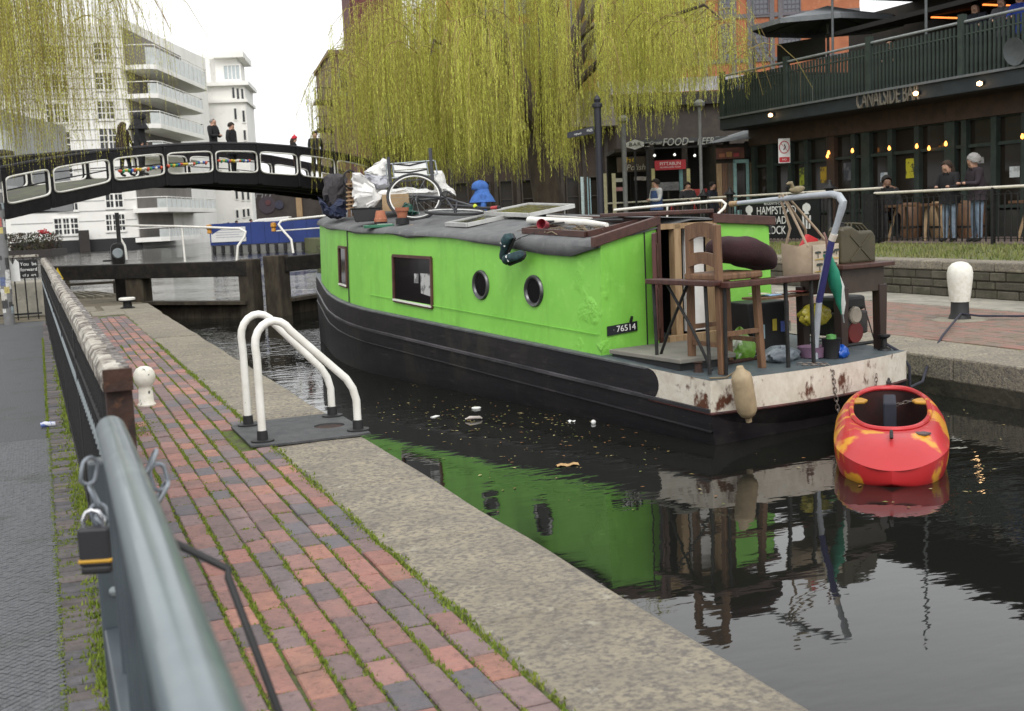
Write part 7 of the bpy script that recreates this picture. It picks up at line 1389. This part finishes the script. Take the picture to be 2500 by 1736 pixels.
# ================================================================== people
skinm = M('skin', (.46, .27, .19), .6, (.40, .23, .16), 12); skin2 = M('skin_brown', (.20, .11, .07), .6)
def cloth(n, c): return bpy.data.materials.get(n) or M(n, c, .9, tuple(q * .7 for q in c), 9, bump=.3, bsc=30)
blk = cloth('cloth_black', (.012, .012, .014)); jean = cloth('denim_pale', (.25, .32, .40)); jean2 = cloth('denim_blue', (.12, .17, .26)); nvy = cloth('cloth_navy', (.015, .018, .03)); shoe_m = cloth('shoe_dark', (.02, .018, .016))
def person(label, base, face, h, top, legs, hair, hairc, pose='stand', sk=None, hood=None, coat=None, seat=False, hat=None, beard=None):
    sk = sk or skinm; t = thing('person', label, 'person', base, face - R(90))      # local +y is the way the person faces
    J = {}; E_ = []; rad = {}
    def j(n, p, r_): J[n] = Vector(p) * h; rad[n] = (r_ if isinstance(r_, tuple) else (r_, r_)); rad[n] = (rad[n][0] * h, rad[n][1] * h)
    ln = .03 if pose == 'lean' else 0
    zb = -.245 if seat else 0
    j('pel', (0, 0, .53 + zb), (.085, .065)); j('wai', (0, ln * .3, .62 + zb), (.078, .058)); j('che', (0, ln, .74 + zb), (.10, .065)); j('nec', (0, ln * 1.3 + .005, .835 + zb), .04); j('hea', (0, ln * 1.6 + .015, .885 + zb), (.05, .056)); j('top', (0, ln * 1.6 + .008, .945 + zb), (.053, .06)); j('nos', (0, ln * 1.6 + .062, .895 + zb), .010); j('chi', (0, ln * 1.6 + .035, .862 + zb), .028)
    E_ += [('pel', 'wai'), ('wai', 'che'), ('che', 'nec'), ('nec', 'hea'), ('hea', 'top'), ('hea', 'nos'), ('hea', 'chi')]
    for s, n in ((-1, 'l'), (1, 'r')):
        j('sh' + n, (s * .112, ln, .80 + zb), .05)
        arms = {'stand': ((s * .135, .01, .64), (s * .13, .06, .50)), 'lean': ((s * .145, .07, .655), (s * (.05 if s > 0 else .13), .19, .665)), 'hold': ((s * .145, .03, .65), (s * .04, .13, .66)), 'walk': ((s * .13, s * .05, .64), (s * .125, s * .10 + .04, .51)), 'sit': ((s * .14, .05, .66), (s * .05, .17, .60)), 'pockets': ((s * .16, -.01, .65), (s * .11, .05, .54))}[pose]
        e_, w_ = arms; j('el' + n, (e_[0], e_[1], e_[2] + zb), .032); j('wr' + n, (w_[0], w_[1], w_[2] + zb), .022); d = (Vector(w_) - Vector(e_)).normalized() * .045; j('ha' + n, (w_[0] + d.x, w_[1] + d.y, w_[2] + zb + d.z), (.022, .014)); j('th' + n, (w_[0] + d.x * .5 - s * .022, w_[1] + d.y * .5 + .015, w_[2] + zb + d.z * .5), .008)
        E_ += [('che', 'sh' + n), ('sh' + n, 'el' + n), ('el' + n, 'wr' + n), ('wr' + n, 'ha' + n), ('wr' + n, 'th' + n)]
        if seat: j('hi' + n, (s * .05, .02, .265), .058); j('kn' + n, (s * .07, .22, .275), .044); j('an' + n, (s * .07, .22, .045), .028); j('to' + n, (s * .075, .31, .02), .02)
        else:
            st_ = (s * .06 if pose == 'walk' else s * .008); j('hi' + n, (s * .05, 0, .49), .058); j('kn' + n, (s * .055, st_ * .6 + .01, .27), .042); j('an' + n, (s * .058, st_, .04), .027); j('to' + n, (s * .065, st_ + .095, .018), .02)
        E_ += [('pel', 'hi' + n), ('hi' + n, 'kn' + n), ('kn' + n, 'an' + n), ('an' + n, 'to' + n)]
    names = list(J); me = bpy.data.meshes.new('body'); me.from_pydata([J[n] for n in names], [(names.index(a), names.index(b)) for a, b in E_], [])
    o = bpy.data.objects.new('body', me); col.objects.link(o); sm_ = o.modifiers.new('skin', 'SKIN'); sm_.use_smooth_shade = True
    for i, n in enumerate(names): me.skin_vertices[0].data[i].radius = rad[n]; me.skin_vertices[0].data[i].use_root = (n == 'pel')
    ss = o.modifiers.new('sub', 'SUBSURF'); ss.levels = 2; ss.render_levels = 2
    dg = bpy.context.evaluated_depsgraph_get(); nm = bpy.data.meshes.new_from_object(o.evaluated_get(dg)); bpy.data.objects.remove(o)
    for m_ in (top, legs, sk, shoe_m): nm.materials.append(m_)
    hands = [J['hal'], J['har'], J['thl'], J['thr']]
    for f in nm.polygons:
        c = f.center; f.use_smooth = True; f.material_index = 0
        if c.z < (.50 + zb * .0 if not seat else .33) * h and not (seat and c.z > .31 * h) and min((c - J[n]).length for n in ('kn' + 'l', 'knr', 'hil', 'hir', 'anl', 'anr', 'tol', 'tor')) < .20 * h: f.material_index = 1
        if c.z < .05 * h: f.material_index = 3
        if c.z > J['nec'].z + .004 * h: f.material_index = 2
        if min((c - q).length for q in hands) < .038 * h: f.material_index = 2
    ro('body', nm, (0, 0, 0), 0, t)
    hc = J['top'].lerp(J['hea'], .35)
    def shell(rx, ry, rz, c, zmin, noise, name, m_, front=.5):
        mb = MB(); n1, n2 = 22, 14
        for i in range(n1):
            a = 2 * math.pi * i / n1
            for k in range(n2):
                b = math.pi / 2 - (math.pi * .62) * k / (n2 - 1); fr = max(0, math.sin(a)); lo = b if b > zmin + fr * front else zmin + fr * front
                w_ = 1 + noise * random.uniform(-1, 1); mb.v.append((c.x + rx * math.cos(lo) * math.cos(a) * w_, c.y + ry * math.cos(lo) * math.sin(a) * w_, c.z + rz * math.sin(lo) * w_))
        mb.f = [(i * n2 + k, ((i + 1) % n1) * n2 + k, ((i + 1) % n1) * n2 + k + 1, i * n2 + k + 1) for i in range(n1) for k in range(n2 - 1)]
        return mb.build(name, m_, t, smooth=True, ang=180)
    hm_ = cloth('hair_' + hairc[0], hairc[1])
    if hood:
        shell(.082 * h, .108 * h, .085 * h, hc + Vector((0, .006 * h, -.010 * h)), -1.35, .035, 'hood', hood, 1.0); MB().lathe([(.165 * h, -.11 * h), (.135 * h, -.045 * h), (.10 * h, .0), (.085 * h, .055 * h)], J['nec'] + Vector((0, -.01 * h, .0)), 18).build('hood_collar', hood, t)
    elif hair == 'short': shell(.060 * h, .070 * h, .066 * h, hc + Vector((0, -.004 * h, 0)), -.7, .03, 'hair', hm_, 1.2)
    elif hair == 'curly': shell(.080 * h, .080 * h, .078 * h, hc + Vector((0, -.014 * h, -.002 * h)), -1.0, .09, 'hair', hm_, 1.15)
    elif hair == 'long':
        shell(.060 * h, .068 * h, .064 * h, hc, -.9, .03, 'hair', hm_, 1.25); MB().tube([hc + Vector((0, -.04 * h, 0)), hc + Vector((0, -.06 * h, -.07 * h)), hc + Vector((0, -.06 * h, -.15 * h)), hc + Vector((0, -.05 * h, -.21 * h))], [.05 * h, .058 * h, .055 * h, .02 * h], 10).build('hair_length', hm_, t)
    elif hair == 'bald': shell(.053 * h, .062 * h, .05 * h, hc + Vector((0, -.006 * h, -.012 * h)), -.5, .01, 'hair', hm_, 1.9)
    if hat: shell(.064 * h, .072 * h, .072 * h, hc + Vector((0, 0, .004 * h)), -.1, .02, 'hat', hat, .25); MB().lathe([(0, -.02 * h), (.018 * h, -.01 * h), (.02 * h, 0), (.012 * h, .016 * h), (0, .02 * h)], hc + Vector((0, 0, .082 * h)), 10).build('bobble', hat, t)
    if beard: MB().lathe([(0, -.024 * h), (.02 * h, -.016 * h), (.028 * h, -.004 * h), (.024 * h, .006 * h)], J['chi'] + Vector((0, .004 * h, -.006 * h)), 12).build('beard', hm_, t)
    for s in (-1, 1): MB().lathe([(0, -.004 * h), (.005 * h, 0), (0, .004 * h)], J['hea'] + Vector((s * .018 * h, .046 * h, .018 * h)), 6).build('eye', blk, t)
    if coat:
        mb = MB(); n = 20
        for z, rx, ry in ((.80, .115, .075), (.72, .125, .085), (.60, .12, .085), (.50, .125, .095), (coat[1], .14, .105)):
            for k in range(n): a = 2 * math.pi * k / n; mb.v.append((rx * h * math.cos(a) * (1 + .04 * math.sin(3 * a)), (ry * math.sin(a) + ln * .8 * (z > .6)) * h, (z + zb) * h))
        mb.f = [(i * n + k, i * n + (k + 1) % n, (i + 1) * n + (k + 1) % n, (i + 1) * n + k) for i in range(4) for k in range(n)]; mb.build('coat', coat[0], t, smooth=True, ang=180)
    return t
brown_h = ('brown', (.035, .02, .012)); black_h = ('black', (.010, .008, .007)); grey_h = ('grey', (.27, .26, .25)); dark_h = ('dark', (.02, .014, .01))
def brp(px, py, back): s, z = onbr(px, py, back); return BA + BD * s + BN * back + Vector((0, 0, dz_(s)))
toward = math.atan2(-BN.y, -BN.x)
person('bald man in a dark jacket on the bridge looking at his hands', brp(526, 400, .55), toward, 1.80, blk, nvy, 'bald', grey_h, 'hold')
person('dark haired woman in a black coat beside the bald man on the bridge', brp(570, 400, .55), toward, 1.70, blk, blk, 'short', dark_h, 'pockets', coat=(blk, .36))
person('person in a red bobble hat on the bridge', brp(722, 400, .7), toward + .4, 1.58, blk, brown_h and cloth('cord_brown', (.10, .05, .03)), 'long', brown_h, 'stand', hat=cloth('hat_red', (.5, .02, .04)))
person('man in a dark jacket on the bridge looking sideways next to the red hat', brp(773, 400, .45), toward - 1.1, 1.86, blk, blk, 'short', brown_h, 'walk')
person('long haired person in a dark brown coat walking up the bridge', brp(306, 400, 1.4), toward + 1.2, 1.62, cloth('cloth_umber', (.03, .018, .012)), blk, 'long', brown_h, 'walk', coat=(cloth('cloth_umber', (.03, .018, .012)), .32))
person('broad person in a black coat and hood behind the willow shoots on the bridge', brp(346, 400, .9), toward + .3, 1.86, blk, blk, 'short', black_h, 'stand', coat=(blk, .38), hood=blk)
west = math.pi
person('young woman in a black jacket and pale jeans leaning on the railing', Vector((16.42, 17.42, TZ)), west + .15, 1.60, blk, jean, 'long', brown_h, 'lean', coat=(blk, .46))
person('woman with curly grey hair and blue jeans leaning on the railing', Vector((16.42, 16.72, TZ)), west - .35, 1.67, cloth('cloth_aubergine', (.025, .016, .022)), cloth('denim_mid', (.18, .24, .32)), 'curly', grey_h, 'lean', coat=(cloth('cloth_aubergine', (.025, .016, .022)), .47))
person('bearded man sitting at the pub table looking down', Vector((16.95, 19.85, TZ + .02)), west + 1.1, 1.85, blk, blk, 'short', black_h, 'sit', sk=skin2, seat=True, beard=True)
sto = thing('pub_stool', 'low wooden stool under the seated bearded man', 'stool', (16.95, 19.85, TZ)); MB().bb(-.2, .2, -.2, .2, .36, .41).build('seat', wood, sto)
for x, y in ((-.15, -.15), (.15, -.15), (.15, .15), (-.15, .15)): MB().bar((x, y, 0), (x * .85, y * .85, .36), .04, .04).build('leg', wood, sto)
pj = at(1178, 520, 23.9); person('person in a bright blue hooded top seen behind the boat roof', Vector((pj.x, pj.y, TZ - .012)), math.atan2(.2, -1), 1.66, cloth('hoodie_blue', (.05, .14, .42)), nvy, 'none', dark_h, 'stand', hood=cloth('hoodie_blue', (.05, .14, .42)))
SPp = lambda px, back: SP.p + SP.n * back + SP.x * Lp(px, 450, back)[0]
person('person in a blue gilet with white sleeves at the stalls', SPp(1602, -2.6), west, 1.72, cloth('shirt_white', (.6, .6, .6)), nvy, 'short', dark_h, 'hold', coat=(cloth('gilet_blue', (.05, .09, .22)), .5))
person('dark jacketed customer below the red stall sign', SPp(1678, -1.6), R(-100), 1.62, cloth('cloth_charcoal', (.04, .04, .045)), blk, 'short', dark_h, 'hold')
person('customer in navy by the stall counter left of the teal door', SPp(1738, -1.4), R(-60), 1.60, nvy, blk, 'short', black_h, 'stand')
for k, (px, py, hh) in enumerate(((557, 545, 1.5), (577, 541, 1.6), (612, 537, 1.65))):
    p = at(px, py, 79); person(['leftmost dark figure sitting on the work barge', 'middle dark figure sitting on the work barge', 'rightmost dark figure on the work barge by its cover'][k], Vector((p.x, p.y, p.z - hh * .7)), toward, hh, blk, blk, 'short', dark_h, 'sit', seat=True)
for k, (px, top_) in enumerate(((2180, blk), (2388, nvy), (2452, cloth('shirt_grey', (.08, .08, .09))), (2496, cloth('shirt_blue', (.02, .05, .3))))):
    p = onX(px, 60, XB + .1); person(['drinker at the balcony rail above the sign letters', 'drinker in navy on the balcony right of the sign', 'drinker in grey on the balcony near the dish', 'person in a blue shirt at the balcony edge of the picture'][k], Vector((XB + .1, p.y, 3.5 + (.25 if k else -.1))), west + .3, 1.68, top_, blk, 'short', dark_h, 'lean')

# ================================================================== litter and leaves on the water
lw_ = []
fm = [M('float_leaf_%d' % k, c, .8) for k, c in enumerate([(.30, .22, .07), (.22, .10, .03), (.45, .38, .18), (.15, .18, .04)])]
mbs = [MB() for _ in fm]
for _ in range(420):
    px = random.gauss(1250, 190); py = 1010 + random.gauss(0, 42) + (px - 1000) * .10
    if random.random() < .3: px, py = random.uniform(900, 2450), random.uniform(930, 1250)
    p = onZ(px, py, WZ + .004); L0 = loc_(p)
    if (0 - .12 < L0.y < 9.5 and -.03 < L0.x < 2.25) or p.x < 1.95 or p.x > 7.1: continue
    s = random.uniform(.006, .022); a = random.uniform(0, 6.28); k = random.randrange(4); c, d = math.cos(a), math.sin(a); mbs[k].quad((p.x - s * c, p.y - s * d, p.z), (p.x + s * .4 * d, p.y - s * .4 * c, p.z + .003), (p.x + s * c, p.y + s * d, p.z), (p.x - s * .4 * d, p.y + s * .4 * c, p.z + .002))
for k, mb in enumerate(mbs):
    if mb.v: tag(mb.build('floating_leaves', fm[k], None), ['ochre leaf bits floating by the boat side', 'brown leaf bits floating by the boat side', 'straw coloured bits floating by the boat side', 'green leaf bits floating by the boat side'][k], 'leaves', kind='stuff')
def flo(name, label, cat, px, py, fn): t = thing(name, label, cat, onZ(px, py, WZ), random.uniform(0, 6)); fn(t); return t
flo('foam_cup', 'white foam lid floating near the boat side', 'litter', 1163, 998, lambda t: MB().lathe([(.042, 0), (.045, .01), (.04, .014), (.0, .016)], n=16).build('lid', paperwhite, t))
flo('foam_tray', 'flattened white tray floating left of the other litter', 'litter', 1062, 1018, lambda t: MB().prism([(-.05, -.02), (.05, -.025), (.055, .02), (-.04, .028)], 0, .006, 'xy').build('tray', paperwhite, t, bev=.006))
flo('plastic_bottle', 'clear crumpled bottle floating by the boat side', 'litter', 1158, 1026, lambda t: MB().tube([(-.07, 0, .01), (-.05, 0, .02), (.04, 0, .025), (.06, 0, .02), (.08, 0, .015)], [.006, .014, .016, .009, .007], 10).build('bottle', M('bottle_clear', (.45, .40, .37), .25), t))
flo('paper_scrap', 'crumpled white paper floating right of the bottle', 'litter', 1394, 1030, lambda t: MB().grid(lambda i, j: ((i - .5) * .07, (j - .5) * .045, .007 + .008 * math.sin(i * 9) * math.cos(j * 7)), 8, 6).build('paper', paperwhite, t))
flo('foam_ball', 'small white ball floating beside the paper scrap', 'litter', 1449, 1034, lambda t: MB().lathe([(0, -.01), (.018, .0), (.022, .012), (.014, .028), (0, .032)], n=14).build('ball', paperwhite, t))
flo('food_wrapper', 'torn orange wrapper floating further along the boat side', 'litter', 1385, 1136, lambda t: MB().grid(lambda i, j: ((i - .5) * .16, (j - .5) * .07, .006 + .006 * math.sin(i * 11 + j * 5)), 8, 5).build('wrapper', M('wrapper_tan', (.45, .28, .12), .6), t))
flo('leaf_scrap', 'pale leaf scrap floating left of the boat number reflection', 'litter', 1270, 1010, lambda t: MB().quad((-.04, 0, .004), (0, -.015, .006), (.04, 0, .004), (0, .015, .008)).build('leaf', fm[2], t))
cp_ = thing('crushed_can', 'crushed white and blue can on the towpath edge', 'can', onZ(118, 1043, .0)); o = MB().tube([(-.05, 0, .02), (-.02, 0, .024), (.05, 0, .02)], [.02, .022, .018], 10).build('can', M('can_white', (.6, .62, .68), .3, (.1, .15, .4), 20, mix=(.5, .52)), cp_)
# give every thing built in world coordinates an origin at its own base
bpy.context.view_layer.update()
for o in [o for o in sc.objects if o.type == 'EMPTY' and o.parent is None and o.location.length < 1e-6 and o.children]:
    pts = [c.matrix_world @ Vector(b) for c in o.children if c.type == 'MESH' for b in c.bound_box]
    if not pts: continue
    L0 = Vector((sum(p.x for p in pts) / len(pts), sum(p.y for p in pts) / len(pts), min(p.z for p in pts)))
    o.location = L0
    for c in o.children: c.location = c.location - L0
